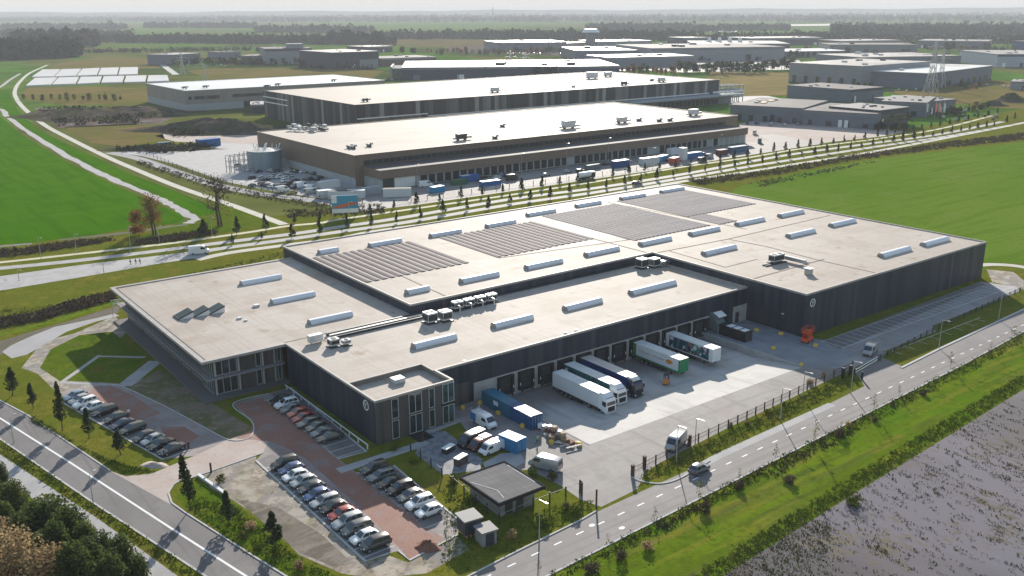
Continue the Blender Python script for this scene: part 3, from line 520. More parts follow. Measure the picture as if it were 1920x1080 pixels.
strip('grass_bank', [(9, 168), (10, 182), (18, 203), (36, 224), (62, 246), (95, 264), (150, 291), (230, 330), (300, 358), (360, 384), (392, 402)], 9, .018, m_field)
# water: canal and ditches
strip('canal_water', [(-30, 200), (3, 206), (18, 222), (60, 252), (120, 289), (170, 316), (213, 337), (277, 364), (313, 380), (337, 393), (360, 407), (366, 411), (352, 419)], 3.6, .024, m_pond, jit=.35)
strip('canal_water', [(-60, 190), (0, 163), (18, 150), (38, 138)], 3.5, .024, m_pond)
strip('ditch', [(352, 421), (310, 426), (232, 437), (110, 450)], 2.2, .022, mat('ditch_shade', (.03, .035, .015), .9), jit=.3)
strip('ditch', [(60, 457), (0, 462), (-100, 474)], 2.2, .022, m_water)
# far patches
patch('meadow', [(50, 164), (150, 162), (290, 166), (290, 192), (130, 198), (50, 188), (42, 175)], .05, m_dry)
patch('meadow', [(80, 135), (110, 118), (200, 105), (300, 112), (300, 128), (90, 131)], .05, m_dry)
patch('meadow', [(120, 238), (250, 232), (300, 240), (310, 262), (230, 275), (170, 268)], .03, m_dry)
patch('meadow', [(350, 133), (400, 128), (590, 128), (720, 133), (700, 146), (400, 150)], .06, m_dry)
patch('meadow', [(1335, 134), (1478, 136), (1480, 160), (1620, 170), (1500, 178), (1340, 182), (1310, 160)], .06, mat('orange_meadow', (.25, .185, .075), .95, layers=[(.015, (.19, .16, .06), .42, .58, .9), ((.01, .1, 1), (.29, .215, .095), .5, .62, .8), (.1, (.2, .15, .06), .5, .68, .7)], spec=0))
patch('meadow', [(1655, 168), (1740, 170), (1860, 150), (1960, 158), (1960, 205), (1880, 203), (1730, 190)], .05, m_dry)
patch('earth_yard', [(62, 202), (130, 204), (285, 208), (335, 216), (300, 232), (110, 240)], .03, m_soil)
patch('earth_yard', [(290, 255), (330, 245), (420, 246), (490, 255), (480, 270), (330, 266)], .03, m_pinksand)
patch('earth_yard', [(1385, 232), (1420, 226), (1500, 228), (1700, 246), (1660, 255), (1560, 266), (1440, 284), (1395, 268)], .02, m_pinksand)
patch('earth_yard', [(1345, 178), (1440, 180), (1490, 190), (1370, 200)], .03, m_path2)
patch('site_concrete', [(214, 286), (262, 281), (455, 262), (505, 262), (545, 318), (686, 352), (740, 362), (720, 384), (600, 372), (500, 356), (420, 340), (330, 308), (262, 292)], .02, m_path2)
patch('site_asphalt', [(180, 296.5), (300, 297), (440, 302), (452, 345), (440, 346), (430, 330), (183, 330), (176, 345), (160, 345), (150, 300)], .024, m_asph, px=False)
strip('site_road', [(205, 286), (262, 298), (330, 322), (400, 345), (480, 362), (560, 372), (640, 382), (720, 376), (760, 372)], 6, .026, mat('site_road_grey', (.27, .255, .255), .85, layers=[(.3, (.22, .21, .21), .4, .65, .8)]))
patch('earth_yard', [(225, 262), (330, 262), (420, 268), (262, 280), (215, 285)], .018, m_grass)
strip('road', [(640, 122), (420, 116), (330, 140), (300, 118), (292, 112)][2:], 8, .06, m_path2)
for pts in ([(100, 86), (250, 82), (430, 80), (420, 87), (150, 90)], [(0, 62), (12, 60), (14, 66), (0, 67)], [(230, 56), (330, 51), (340, 60), (240, 62)],
            [(650, 52), (760, 48), (960, 49), (960, 53), (700, 60)], [(665, 78), (720, 75), (730, 82), (680, 83)], [(1280, 66), (1420, 54), (1590, 52), (1590, 60), (1300, 70)],
            [(0, 116), (60, 115), (40, 119), (0, 121)], [(1150, 70), (1280, 66), (1280, 74), (1160, 76)]):
    patch('green_field', pts, .15, mat('far_field_green', (.08, .155, .018), .95, spec=0, layers=[(.01, (.11, .16, .035), .4, .6, .8)]))
for pts in ([(1455, 46), (1600, 44), (1570, 48), (1460, 49)], [(1290, 58), (1385, 57), (1380, 60), (1300, 60)]):
    patch('pale_field', pts, .2, m_path2)
# shiny wet car park far off
patch('car_park_asphalt', [(930, 118), (1100, 112), (1185, 118), (1190, 132), (1010, 137), (920, 128)], .08, mat('wet_asphalt', (.25, .24, .23), .28, spec=.6))
patch('car_park_asphalt', [(830, 88), (930, 86), (1060, 98), (1050, 104), (850, 98)], .08, m_soil)
patch('industrial_asphalt', [(1075, 113), (1300, 108), (1500, 112), (1500, 130), (1280, 136), (1190, 130)], .07, m_asph)
# distant ridge
b = MB(); n = 60; A = []
for i in range(n + 1):
    th = math.radians(8 + 92 * i / n); rr = 13200; hh = 66 + 6 * math.sin(i * .7) + 5 * math.sin(i * 1.9 + 1) + 8 * max(0, (40 - i) / 40)
    A.append((rr * math.cos(th), rr * math.sin(th), hh))
V = [(x * .93, y * .93, -1) for x, y, z in A] + A + [(x * 1.06, y * 1.06, -1) for x, y, z in A]
b.add(V, [(i, i + 1, i + n + 2, i + n + 1) for i in range(n)] + [(i + n + 1, i + n + 2, i + 2 * n + 3, i + 2 * n + 2) for i in range(n)])
tag(b.build('hills', m=m_wood_far, fix=False), kind='structure')
# ------------------------------------------------------------------ main distribution building
HU, HL = 10.1, 8.1
main = thing('warehouse_building', 'large dark-clad warehouse with pale flat roofs, solar panels and a row of loading docks', 'warehouse', (67.8, 133, 0))
def walls(name, poly, z0, z1, m, skip=(), parent=main):
    b = MB(); n = len(poly)
    for i in range(n):
        if i in skip: continue
        a, c = poly[i], poly[(i + 1) % n]
        b.face([(a[0], a[1], z0), (c[0], c[1], z0), (c[0], c[1], z1), (a[0], a[1], z1)])
    return b.build(name, parent, m, fix=False)
def roofface(name, poly, z, m, parent=main):
    b = MB(); b.face([(p[0], p[1], z) for p in poly]); o = b.build(name, parent, m, fix=True)
    if o.data.polygons[0].normal.z < 0: o.data.flip_normals()
    return o
def parapet(name, segs, z0, z1, wd, m, parent=main):
    """segs: (x0,y0,x1,y1, inward dx, dy) axis parallel rim pieces"""
    b = MB()
    for (x0, y0, x1, y1, ix, iy) in segs:
        b.box(min(x0, x1, x0 + ix * wd), max(x0, x1, x0 + ix * wd), min(y0, y1, y0 + iy * wd), max(y0, y1, y0 + iy * wd), z0, z1)
    return b.build(name, parent, m)
# high hall (L shaped)
HP = [(96.8, 164), (169.4, 164), (169.4, 117), (247.7, 117), (247.7, 229), (96.8, 229)]
walls('wall', HP, 0, HU - .05, m_clad)
roofface('roof', HP, HU - .28, m_roof)
e_ = .003
parapet('parapet', [(96.8 - .06, 164 - .06, 169.4 - .06, 164 - .06, 0, 1), (169.4 - .06, 117 - .06, 169.4 - .06, 164 - .06 + e_, 1, 0), (169.4 + .34, 117 - .06, 247.7 + .06, 117 - .06, 0, 1),
        (247.76, 117.34, 247.76, 229.06, -1, 0), (247.36, 229.06, 96.74, 229.06, 0, -1), (96.74, 164.34, 96.74, 228.66, 1, 0)], HU - .45, HU, .4, m_trim)
# low wing and entrance block
WP = [(67.8, 164), (67.8, 127.5), (83.4, 127.5), (83.4, 133), (169.4, 133), (169.4, 164)]
b = MB()
for (a, c, z0) in (((67.8, 162.5), (67.8, 127.5), 0),):
    b.face([(a[0], a[1], z0), (c[0], c[1], z0), (c[0], c[1], HL - .05), (a[0], a[1], HL - .05)])
b.build('wall', main, m_clad, fix=False)
b = MB(); b.face([(83.4, 133, 3.55), (169.4, 133, 3.55), (169.4, 133, HL - .05), (83.4, 133, HL - .05)]); b.face([(83.4, 127.5, 0), (83.4, 133, 0), (83.4, 133, HL - .05), (83.4, 127.5, HL - .05)])
b.face([(84, 133, 0), (91.5, 133, 0), (91.5, 133, 3.55), (84, 133, 3.55)]); b.face([(154.8, 133, 0), (169.4, 133, 0), (169.4, 133, 3.55), (154.8, 133, 3.55)])
b.build('wall', main, m_clad, fix=False)
walls('facade', [(67.8, 127.48), (83.4, 127.48)], 0, HL - .05, m_clad2, skip=(1,))
RP = [(67.8, 164), (67.8, 137.6), (83.4, 137.6), (83.4, 133), (169.4, 133), (169.4, 164)]
roofface('roof', RP, HL - .28, m_roof)
roofface('roof', [(67.8, 127.5), (83.4, 127.5), (83.4, 137.6), (67.8, 137.6)], HL - 1.15, m_roof)
b = MB(); b.face([(67.8, 137.6, HL - 1.15), (83.4, 137.6, HL - 1.15), (83.4, 137.6, HL - .28), (67.8, 137.6, HL - .28)]); b.face([(83.1, 127.5, HL - 1.15), (83.1, 137.6, HL - 1.15), (83.1, 137.6, HL - .1), (83.1, 127.5, HL - .1)])
b.build('parapet_face', main, mat('taupe_panel', (.20, .175, .155), .7), fix=False)
parapet('parapet', [(67.74, 127.44, 83.46, 127.44, 0, 1), (67.74, 127.84, 67.74, 162.4, 1, 0), (83.46, 127.84, 83.46, 132.94, -1, 0), (83.06, 132.94, 169.3, 132.94, 0, 1), (169.3, 133.34, 169.3, 163.9, -1, 0)], HL - .42, HL, .4, m_trim)
b = MB(); b.box(68.3, 83.0, 137.4, 137.7, HL - .3, HL - .12); b.box(82.95, 83.25, 133.4, 137.4, HL - .3, HL - .12); b.build('parapet', main, m_trim)
# office with wide eaves
OX0, OX1, OY0, OY1 = 51.2, 96.8, 162.5, 224.0
b = MB(); b.box(OX0, 67.8, OY0, OY0 + .9, HL - .5, HL); b.box(OX0, OX0 + .9, OY0 + .9, OY1, HL - .5, HL); b.box(OX0 + .9, 96.7, OY1 - .9, OY1, HL - .5, HL)
b.build('eaves', main, m_trim)
roofface('roof', [(OX0 + .9, OY0 + .9), (67.8, OY0 + .9), (67.8, 164), (96.8, 164), (96.8, OY1 - .9), (OX0 + .9, OY1 - .9)], HL - .22, m_roof)
b = MB(); b.box(OX0 + .02, 67.7, OY0 + .02, OY1, HL - .62, HL - .5); b.build('soffit', main, m_dtrim)
b = MB(); b.box(OX0 + 1.1, OX0 + 1.3, OY0 + 1.2, OY1 - 2, HL - .3, HL - .14); b.box(OX0 + 1.1, 67.8, OY0 + 1.0, OY0 + 1.2, HL - .3, HL - .14); b.build('roof_edge_joint', main, m_dtrim)
IX, IY = OX0 + 2.6, OY0 + 1.9          # inner wall lines
b = MB(); b.box(IX, 67.8, IY, OY1 - 2.2, 0, HL - .62); b.build('wall', main, m_clad2)
b = MB(); b.box(OX0 - .3, 68.0, OY0 - .4, OY0 + 2.2, .0, .32); b.box(OX0 - .3, OX0 + 2.9, OY0 + 2.2, OY1 - 1, .0, .32); b.build('plinth', main, mat('plinth_dark', (.13, .12, .118), .8))
b = MB(); b.box(OX0 + 1.0, 67.6, OY0 + .7, IY, 3.75, 4.0); b.box(OX0 + 1.0, IX, IY, OY1 + .2, 3.75, 4.0); b.build('walkway', main, mat('walkway_grey', (.26, .25, .255), .8))
b = MB()
for i in range(30):
    y = OY0 + 1 + i * 2.06; b.box(OX0 + 1.0, OX0 + 1.05, y, y + .05, 4.0, 4.95)
b.box(OX0 + 1.0, OX0 + 1.05, OY0 + 1, OY1, 4.9, 4.96); b.box(OX0 + 1.0, OX0 + 1.05, OY0 + 1, OY1, 4.45, 4.49); b.build('railing', main, m_steel)
# front windows of the office (bays with pale columns)
def window(parent, x0, x1, y0, y1, z0, z1, axis, m=m_glass, mull=1, tran=0, fr=m_alu, name='window'):
    """pane standing 5 cm proud of a wall; axis 'y-' faces -y, 'x-' faces -x"""
    b = MB(); f = MB(); t = .12
    if axis == 'y-':
        b.box(x0, x1, y0 - .05, y0, z0, z1)
        for k in range(mull + 2):
            x = x0 + (x1 - x0 - t) * k / (mull + 1); f.box(x, x + t, y0 - .10, y0 - .052, z0, z1)
        for k in range(tran + 2):
            z = z0 + (z1 - z0 - t) * k / (tran + 1); f.box(x0, x1, y0 - .13, y0 - .102, z, z + t)
    else:
        b.box(x0 - .05, x0, y0, y1, z0, z1)
        for k in range(mull + 2):
            y = y0 + (y1 - y0 - t) * k / (mull + 1); f.box(x0 - .10, x0 - .052, y, y + t, z0, z1)
        for k in range(tran + 2):
            z = z0 + (z1 - z0 - t) * k / (tran + 1); f.box(x0 - .13, x0 - .102, y0, y1, z, z + t)
    wn = b.build(name, parent, m); f.build('frame', wn, fr); return wn
for z0, z1 in ((.4, 3.6), (4.15, 7.35)):
    window(main, IX + .2, IX + 4.6, IY, 0, z0, z1, 'y-', m_glass, 2)
    window(main, IX + 8.3, IX + 9.4, IY, 0, z0, z1, 'y-', m_glass, 0)
    window(main, IX + 12.0, 67.3, IY, 0, z0, z1, 'y-', m_glass_g, 1)
    for k in range(9):
        window(main, IX, 0, IY + .4 + k * 6.35, IY + 5.9 + k * 6.35, z0 + (.8 if k else 0), z1, 'x-', m_glass_g if k in (0, 8) else m_glass, 4)
    for k in (0, 1, 2, 3):
        b = MB(); x = IX + (.1, 4.7, 9.5, 11.9)[k]; b.box(x, x + .28, IY - .45, IY - .14, z0, z1); b.build('column', main, m_alu)
# stair at the far end
b = MB()
for k in range(6): b.bar((OX0 + .4 + k * .5, OY1 + .3, 3.3 + .1 * k), (OX0 + .4 + k * .5, OY1 + 1.8, 4.2 + .1 * k), .08)
b.bar((OX0 + .2, OY1 + .2, 3.8), (OX0 + 3.4, OY1 + .2, 3.8), .15); b.bar((OX0 + .2, OY1 + 1.8, 4.4), (OX0 + 3.4, OY1 + 1.8, 4.4), .12); b.bar((OX0 + .3, OY1 + 1.7, 0), (OX0 + .3, OY1 + 1.7, 4.4), .12); b.bar((OX0 + 3.2, OY1 + 1.7, 0), (OX0 + 3.2, OY1 + 1.7, 4.4), .12)
b.build('stair', main, m_alu)
# entrance block windows
for x0, x1, mu, gm in ((70.8, 72.2, 0, m_glass), (74.2, 76.8, 1, m_glass), (78.2, 79.4, 0, m_glass)):
    for z0, z1 in ((.3, 3.7), (4.0, 7.6)): window(main, x0, x1, 127.46, 0, z0, z1, 'y-', gm, mu)
for z0, z1 in ((.2, 3.6), (4.1, 7.7)): window(main, 81.0, 83.44, 127.46, 0, z0, z1, 'y-', m_glass_g, 1)
b = MB(); b.box(80.9, 83.6, 127.3, 127.42, 3.62, 4.05); b.build('window_band', main, m_rubber)
b = MB(); b.box(74.0, 77.2, 124.2, 127.4, .015, .03); b.build('door_mat', main, m_rubber)
# concrete strip of the docks
b = MB(); b.box(91.5, 154.8, 132.90, 133.2, -1.6, 3.55); b.box(83.42, 85.6, 132.88, 133.2, 0, 3.0); b.box(164.6, 169.35, 132.86, 133.2, 0, 4.0); b.box(154.8, 160.2, 132.9, 133.2, 3.2, 3.55)
b.build('concrete_plinth', main, m_conc)
def small_door(x0, x1, y, z1, name='door'):
    b = MB(); b.box(x0, x1, y - .05, y, 0.02, z1); d = b.build(name, main, m_steel_d); h = MB(); h.box(x1 - .2, x1 - .1, y - .09, y - .052, 1, 1.12); h.build('handle', d, m_steel)
small_door(83.9, 85.0, 132.86, 2.3); small_door(165.4, 166.6, 132.84, 2.5)
b = MB(); b.box(86.2, 90.6, 132.93, 132.98, .02, 4.2); sh = b.build('roller_door', main, m_clad2)
DOORX = [98.7 + 4.93 * k for k in range(12)]
for x in DOORX:
    b = MB(); b.box(x - 1.85, x + 1.85, 132.3, 132.89, 3.05, 3.3); b.box(x - 1.85, x - 1.4, 132.35, 132.89, -.35, 3.05); b.box(x + 1.4, x + 1.85, 132.35, 132.89, -.35, 3.05)
    d = b.build('dock_shelter', main, m_rubber)
    b = MB(); b.box(x - 1.4, x + 1.4, 132.80, 132.88, -.3, 3.05); b.build('door', d, m_door)
    b = MB(); b.box(x - 1.25, x + 1.25, 132.2, 132.88, -.55, -.32); b.build('leveller', d, m_steel_d)
    for s in (-1, 1):
        b = MB(); b.box(x + s * 1.62 - .07, x + s * 1.62 + .07, 132.30, 132.345, .6, 1.15); b.build('marker', d, m_white)
        b = MB(); b.box(x + s * 1.3 - .14, x + s * 1.3 + .14, 132.1, 132.35, -.75, -.35); b.build('bumper', d, m_rubber)
# windows of the right hall
b = MB(); b.box(169.32, 169.39, 126.5, 130.5, 0.02, 4.4); b.build('roller_door', main, m_dtrim)
b = MB(); b.box(169.2, 169.39, 122.4, 123.0, 4.0, 4.2); b.build('wall_lamp', main, m_white)
# emblems: ring with a slanted V
def emblem(P, ux, nrm):
    b = MB(); P = Vector(P); ux = Vector(ux); uz = Vector((0, 0, 1)); nr = Vector(nrm) * .06
    n = 28
    for i in range(n):
        a0, a1 = 2 * math.pi * i / n, 2 * math.pi * (i + 1) / n
        q = [P + (ux * math.cos(a) + uz * math.sin(a)) * r for a, r in ((a0, .95), (a1, .95), (a1, .74), (a0, .74))]
        b.add([v for v in q] + [v + nr for v in q], [(0, 1, 2, 3), (4, 7, 6, 5), (0, 4, 5, 1), (2, 6, 7, 3)])
    for a, c in (((-.42, .4), (0, -.05)), ((.42, .4), (0, -.05)), ((0, -.05), (-.1, -.48))):
        b.bar(P + ux * a[0] + uz * a[1] + nr, P + ux * c[0] + uz * c[1] + nr, .17, .06)
    b.build('emblem', main, m_white)
emblem((171.9, 116.99, 7.6), (1, 0, 0), (0, -1, 0))
emblem((67.79, 130.6, 6.3), (0, -1, 0), (-1, 0, 0))
# skylights
SKY = [(8.1, q) for q in ((450, 531, 528, 520), (508, 566, 590, 552), (577, 604, 661, 590), (771, 648, 857, 633), (921, 610, 1000, 596), (1056, 578, 1128, 564), (1178, 548, 1268, 531))] + \
      [(10.1, q) for q in ((597, 473, 634, 468), (689, 459, 755, 452), (805, 442, 865, 434), (911, 424, 966, 416), (988, 403, 1040, 395), (1078, 386, 1127, 380), (1164, 373, 1208, 366), (1238, 360, 1282, 354), (761, 548, 804, 541),
        (863, 527, 934, 514), (986, 502, 1052, 489), (1098, 478, 1158, 466), (1200, 458, 1256, 447), (1293, 439, 1347, 429), (1381, 421, 1430, 411), (1460, 405, 1505, 397), (1319, 476, 1377, 463), (1476, 443, 1526, 433),
        (1556, 423, 1602, 414), (1651, 480, 1703, 466), (1728, 459, 1777, 448))]
for h, (xa, ya, xb, yb) in SKY:
    z = h - .27; A = at(xa, ya, h); B_ = at(xb, yb, h); y = (A.y + B_.y) / 2; L_ = max(B_.x - A.x, 4); x0 = A.x; wd = .95
    b = MB(); rings = []
    prof = [(-wd - .1, 0), (-wd - .1, .35)] + [(wd * math.cos(t), .38 + .62 * math.sin(t)) for t in [math.pi * (1 - i / 8) for i in range(9)]] + [(wd + .1, .35), (wd + .1, 0)]
    n_ = max(int(L_ / 1.1), 2)
    for i in range(n_ + 1):
        for dx, s in ((0, 1.0), (.12, 1.0)) if 0 < i < n_ else ((0, 1.0),):
            rings.append([(x0 + L_ * i / n_ + dx, y + p[0], z + p[1] * s) for p in prof])
    b.loft(rings); sk = b.build('skylight', main, m_skyl, smooth=40)
    c = MB(); c.face([(x0 - .02, y + p[0], z + p[1]) for p in prof]); c.build('end_panel', sk, m_skyl_end)
# solar arrays: rows of panels along y
def arr(x0, x1, y0, y1, pitch, wd, z=HU - .28, pm=None):
    n = int((x1 - x0) / pitch)
    for i in range(n):
        x = x0 + i * pitch; b = MB()
        b.use(pm or m_pv); b.face([(x, y0, z + .10), (x + wd / 2, y0, z + .20), (x + wd / 2, y1, z + .20), (x, y1, z + .10)]); b.face([(x + wd / 2 + .02, y0, z + .20), (x + wd, y0, z + .10), (x + wd, y1, z + .10), (x + wd / 2 + .02, y1, z + .20)])
        b.use(m_rubber); b.face([(x, y0, z + .02), (x + wd, y0, z + .02), (x + wd, y0, z + .10), (x + wd / 2, y0, z + .20), (x, y0, z + .10)])
        b.use(m_pvf); b.box(x + .05, x + wd - .05, y0 + .05, y1, z + .02, z + .09)
        b.build('solar_row', main, fix=False)
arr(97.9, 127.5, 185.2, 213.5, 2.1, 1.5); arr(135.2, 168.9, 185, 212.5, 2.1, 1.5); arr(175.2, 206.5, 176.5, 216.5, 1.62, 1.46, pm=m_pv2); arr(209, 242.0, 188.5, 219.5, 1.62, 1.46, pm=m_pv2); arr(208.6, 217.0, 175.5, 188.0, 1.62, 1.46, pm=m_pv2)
# roof seams
def seam(pts, h, wd=.45, m=m_rust):
    b = MB()
    P = [at(x, y, h) for x, y in pts]
    for i in range(len(P) - 1): b.bar((P[i].x, P[i].y, h - .26), (P[i + 1].x, P[i + 1].y, h - .26), wd, .07)
    b.build('roof_seam', main, m)
seam([(748, 513), (840, 555)], HU, .3); seam([(1113, 446), (1222, 474)], HU); seam([(1222, 474), (1367, 446), (1556, 402)], HU); seam([(1256, 469), (1360, 499), (1420, 484)], HU, .3)
seam([(1368, 447), (1440, 461), (1540, 487), (1640, 509)], HU); seam([(1414, 520), (1545, 484)], HU); seam([(1040, 406), (1180, 448)], HU, .3); seam([(935, 482), (1185, 447)], HU, .3)
seam([(1140, 378), (1300, 408), (1400, 428)], HU, .35); seam([(540, 612), (620, 640)], HL, .25)
# ducts on the low roof
for dy, r, m_ in ((0, .26, m_steel_d), (-1.5, .32, m_pipe), (-2.4, .12, m_steel_d)):
    A = at(612, 628, HL); B_ = at(800, 585, HL); b = MB(); b.box(A.x, 97.5, A.y + dy - r, A.y + dy + r, HL - .2, HL + .12 + r); b.build('duct', main, m_)
b = MB(); b.box(97, 169, 163.1, 163.4, HL - .2, HL + .1); b.build('duct', main, m_steel_d)
def ac_unit(x, y, z, sx, sy, h, fans=2, legs=.4):
    b = MB(); b.box(x, x + sx, y, y + sy, z + legs, z + h); u = b.build('air_unit', main, m_unit)
    g = MB(); g.box(x + .1, x + sx - .1, y - .03, y - .005, z + legs + .3, z + h - .3); g.box(x - .03, x - .005, y + .1, y + sy - .1, z + legs + .3, z + h - .3); g.build('grille', u, m_fan)
    for k in range(fans):
        f = MB(); cx = x + sx * (k + .5) / fans; f.cyl((cx, y + sy / 2, z + h + .002), (cx, y + sy / 2, z + h + .1), min(sx / fans, sy) * .33, n=14); f.build('fan', u, m_fan)
    l = MB(); l.box(x - .2, x + sx + .2, y - .25, y + sy + .2, z, z + .18); l.build('base_frame', u, m_steel_d); return u
z_ = HL - .26
P = at(812, 608, HL); ac_unit(P.x - .6, P.y + .8, z_, 2.3, 2.4, 2.3); ac_unit(P.x - .6 + 3.2, P.y + .1, z_, 2.3, 2.2, 2.2)
P = at(850, 587, HL)
for k in range(4):
    ac_unit(P.x + 1.2 + k * 3.0, P.y + 1.2, z_, 2.3, 1.5, 2.0, 1, .6)
    b = MB(); x = P.x + 1.2 + k * 3.0; b.cyl((x + .4, P.y - .2, z_), (x + .4, P.y - .2, z_ + 1.5), .14); b.cyl((x + .4, P.y - .2, z_ + 1.5), (x + .4, P.y + 1.2, z_ + 1.5), .14); b.build('pipe', main, m_pipe)
P = at(1215, 505, HL); ac_unit(P.x - .8, P.y + 1.4, z_, 2.4, 2.2, 2.5); ac_unit(P.x + 2.4, P.y + .4, z_, 2.4, 2.0, 2.3); b = MB(); b.box(P.x + 5.2, P.x + 8.8, P.y - .2, P.y + 1.2, z_ + .7, z_ + 1.5); b.box(P.x + 5.0, P.x + 9.2, P.y - .6, P.y - .4, z_, z_ + .15); b.build('duct', main, m_steel)
P = at(592, 642, HL); b = MB(); b.box(P.x - 1.2, P.x + 1.6, P.y, P.y + 1.2, z_ + .3, z_ + 1.7); b.box(P.x - .8, P.x - .6, P.y + .2, P.y + .5, z_, z_ + .3); b.box(P.x + 1.2, P.x + 1.4, P.y + .2, P.y + .5, z_, z_ + .3); b.build('duct', main, m_unit)
P = at(622, 650, HL); ac_unit(P.x - .3, P.y - .3, z_, 1.9, 1.6, 1.7, 1); ac_unit(P.x + 2.2, P.y - .9, z_, 1.5, 1.3, 1.2, 1)
P = at(1452, 492, HU); zu = HU - .27; ac_unit(P.x - .5, P.y - .3, zu, 4.0, 1.8, 2.1, 2); b = MB(); b.box(P.x + 3.7, P.x + 4.6, P.y - 6.0, P.y + .4, zu + .5, zu + 1.4); b.box(P.x + 3.8, P.x + 4.5, P.y - 6.9, P.y - 6.0, zu + .3, zu + 1.2); b.build('duct', main, m_pipe)
b = MB(); b.bar((P.x - 4, P.y - .5, zu + .15), (P.x - .7, P.y - .8, zu + .15), .3); b.bar((P.x - 4, P.y + .4, zu + .15), (P.x - .7, P.y + .3, zu + .15), .25); b.bar((P.x - .7, P.y - .9, zu + .1), (P.x + 3.6, P.y - .9, zu + .1), .3); b.build('pipe', main, m_steel_d)
P = at(1516, 512, HU); b = MB(); b.loft([[(P.x + sx * r, P.y + sy_ * r, zu + z) for sx, sy_ in ((-1, -1), (1, -1), (1, 1), (-1, 1))] for z, r in ((0, .7), (1.2, .7), (1.5, 1.0))]); b.build('roof_hood', main, m_steel)
# tilted roof lights on the office
for px_, py_ in ((345, 592), (375, 587), (404, 582)):
    P = at(px_, py_, HL); b = MB(); x0, y0 = P.x - 1.6, P.y - 1.6; z = HL - .22; zl, zh = .25, 1.35; xw, yw = 3.1, 3.3
    b.use(m_white); b.add([(x0, y0, z), (x0 + xw, y0, z), (x0 + xw, y0 + yw, z), (x0, y0 + yw, z), (x0, y0, z + zl), (x0 + xw, y0, z + zh), (x0 + xw, y0 + yw, z + zh), (x0, y0 + yw, z + zl)], [(0, 1, 5, 4), (1, 2, 6, 5), (2, 3, 7, 6), (3, 0, 4, 7), (4, 5, 6, 7)])
    s_ = b.build('roof_light', main); g = MB(); u = .05
    for k in range(4):
        ya, yb = y0 + .06 + k * .8, y0 + .06 + k * .8 + .73
        g.face([(x0 + .05, ya, z + zl + u), (x0 + xw - .05, ya, z + zh + u), (x0 + xw - .05, yb, z + zh + u), (x0 + .05, yb, z + zl + u)])
    g.build('glazing', s_, mat('roof_glass', (.03, .06, .07), .35, .0, spec=.25), fix=False)
    f = MB(); f.bar((x0 - .05, y0 - .06, z + zl - .04), (x0 + xw + .05, y0 - .06, z + zh - .04), .1, .28); f.box(x0 - .12, x0 - .003, y0 - .1, y0 + yw + .1, z + .05, z + zl + .06); f.build('frame', s_, m_dtrim)
for px_, py_, s in ((448, 596, .35), (480, 573, .5), (744, 715, .9), (460, 600, .25), (1060, 623, .2), (1080, 618, .2), (870, 676, .2)):
    P = at(px_, py_, HL if py_ != 715 else HL - 1); zz = HL - .25 if py_ != 715 else HL - 1.13
    b = MB(); b.box(P.x - s, P.x + s * 1.4, P.y - s, P.y + s, zz, zz + s * .8 + .1); b.build('roof_vent', main, m_unit)
# low railing in front of the side wall
rl = thing('low_railing', 'white knee-high rail along the dark wall behind the parked cars', 'railing', (65.9, 127, 0))
b = MB(); b.box(65.85, 66.0, 127.0, 160, .75, .9); b.build('rail', rl, m_white)
for k in range(11):
    b = MB(); b.box(65.85, 66.0, 127.2 + k * 3.2, 127.4 + k * 3.2, 0, .75); b.build('post', rl, m_white)

# ------------------------------------------------------------------ neighbouring warehouses
def hall(name, label, x0, x1, y0, y1, h, wall, roof=m_roof_far, cat='warehouse', rim=.5, trim=None, base=None):
    t = thing(name, label, cat, (x0, y0, 0))
    b = MB()
    for a, c in (((x0, y0), (x1, y0)), ((x1, y0), (x1, y1)), ((x1, y1), (x0, y1)), ((x0, y1), (x0, y0))): b.face([(a[0], a[1], 0), (c[0], c[1], 0), (c[0], c[1], h), (a[0], a[1], h)])
    b.build('wall', t, wall, fix=False)
    b = MB(); b.face([(x0, y0, h - .25), (x1, y0, h - .25), (x1, y1, h - .25), (x0, y1, h - .25)]); b.build('roof', t, roof, fix=False)
    q = .06; b = MB(); b.box(x0 - q, x1 + q, y0 - q, y0 + rim, h - .3, h + .05); b.box(x0 - q, x1 + q, y1 - rim, y1 + q, h - .3, h + .05); b.box(x0 - q, x0 + rim, y0 + rim, y1 - rim, h - .3, h + .05); b.box(x1 - rim, x1 + q, y0 + rim, y1 - rim, h - .3, h + .05)
    b.build('parapet', t, trim or m_trim)
    if base:
        b = MB(); z, m_ = base; b.box(x0 - .12, x1 + .12, y0 - .12, y1 + .12, 0, z); b.build('plinth', t, m_)
    return t
m_conc_b = mat('pale_plinth', (.36, .385, .40), .8, layers=[(.2, (.30, .32, .335), .45, .65, .7)])
# brown distribution centre
BX0, BX1, BY0, BY1, BH = 179.5, 419.5, 344.5, 446.0, 13.0
tb = hall('distribution_centre', 'long brown distribution centre with a window band above many grey loading docks', BX0, BX1, BY0, BY1, BH, m_brown, trim=m_brown)
b = MB(); b.box(BX0 - .12, BX0, BY0, BY1, 0, 3.4); b.build('plinth', tb, m_conc_b)
LX0, LX1, LY = 183.0, 411.0, 330.0
b = MB(); b.face([(LX0, LY, 4.6), (LX1, LY, 4.6), (LX1, LY, 8.2), (LX0, LY, 8.2)]); b.face([(LX0, BY0, 4.6), (LX0, LY, 4.6), (LX0, LY, 8.2), (LX0, BY0, 8.2)]); b.face([(LX1, LY, 4.6), (LX1, BY0, 4.6), (LX1, BY0, 8.2), (LX1, LY, 8.2)])
b.face([(LX0, LY, 4.6), (LX0, LY + 1.5, 4.6), (LX1, LY + 1.5, 4.6), (LX1, LY, 4.6)]); b.build('dock_canopy', tb, m_brown, fix=False)
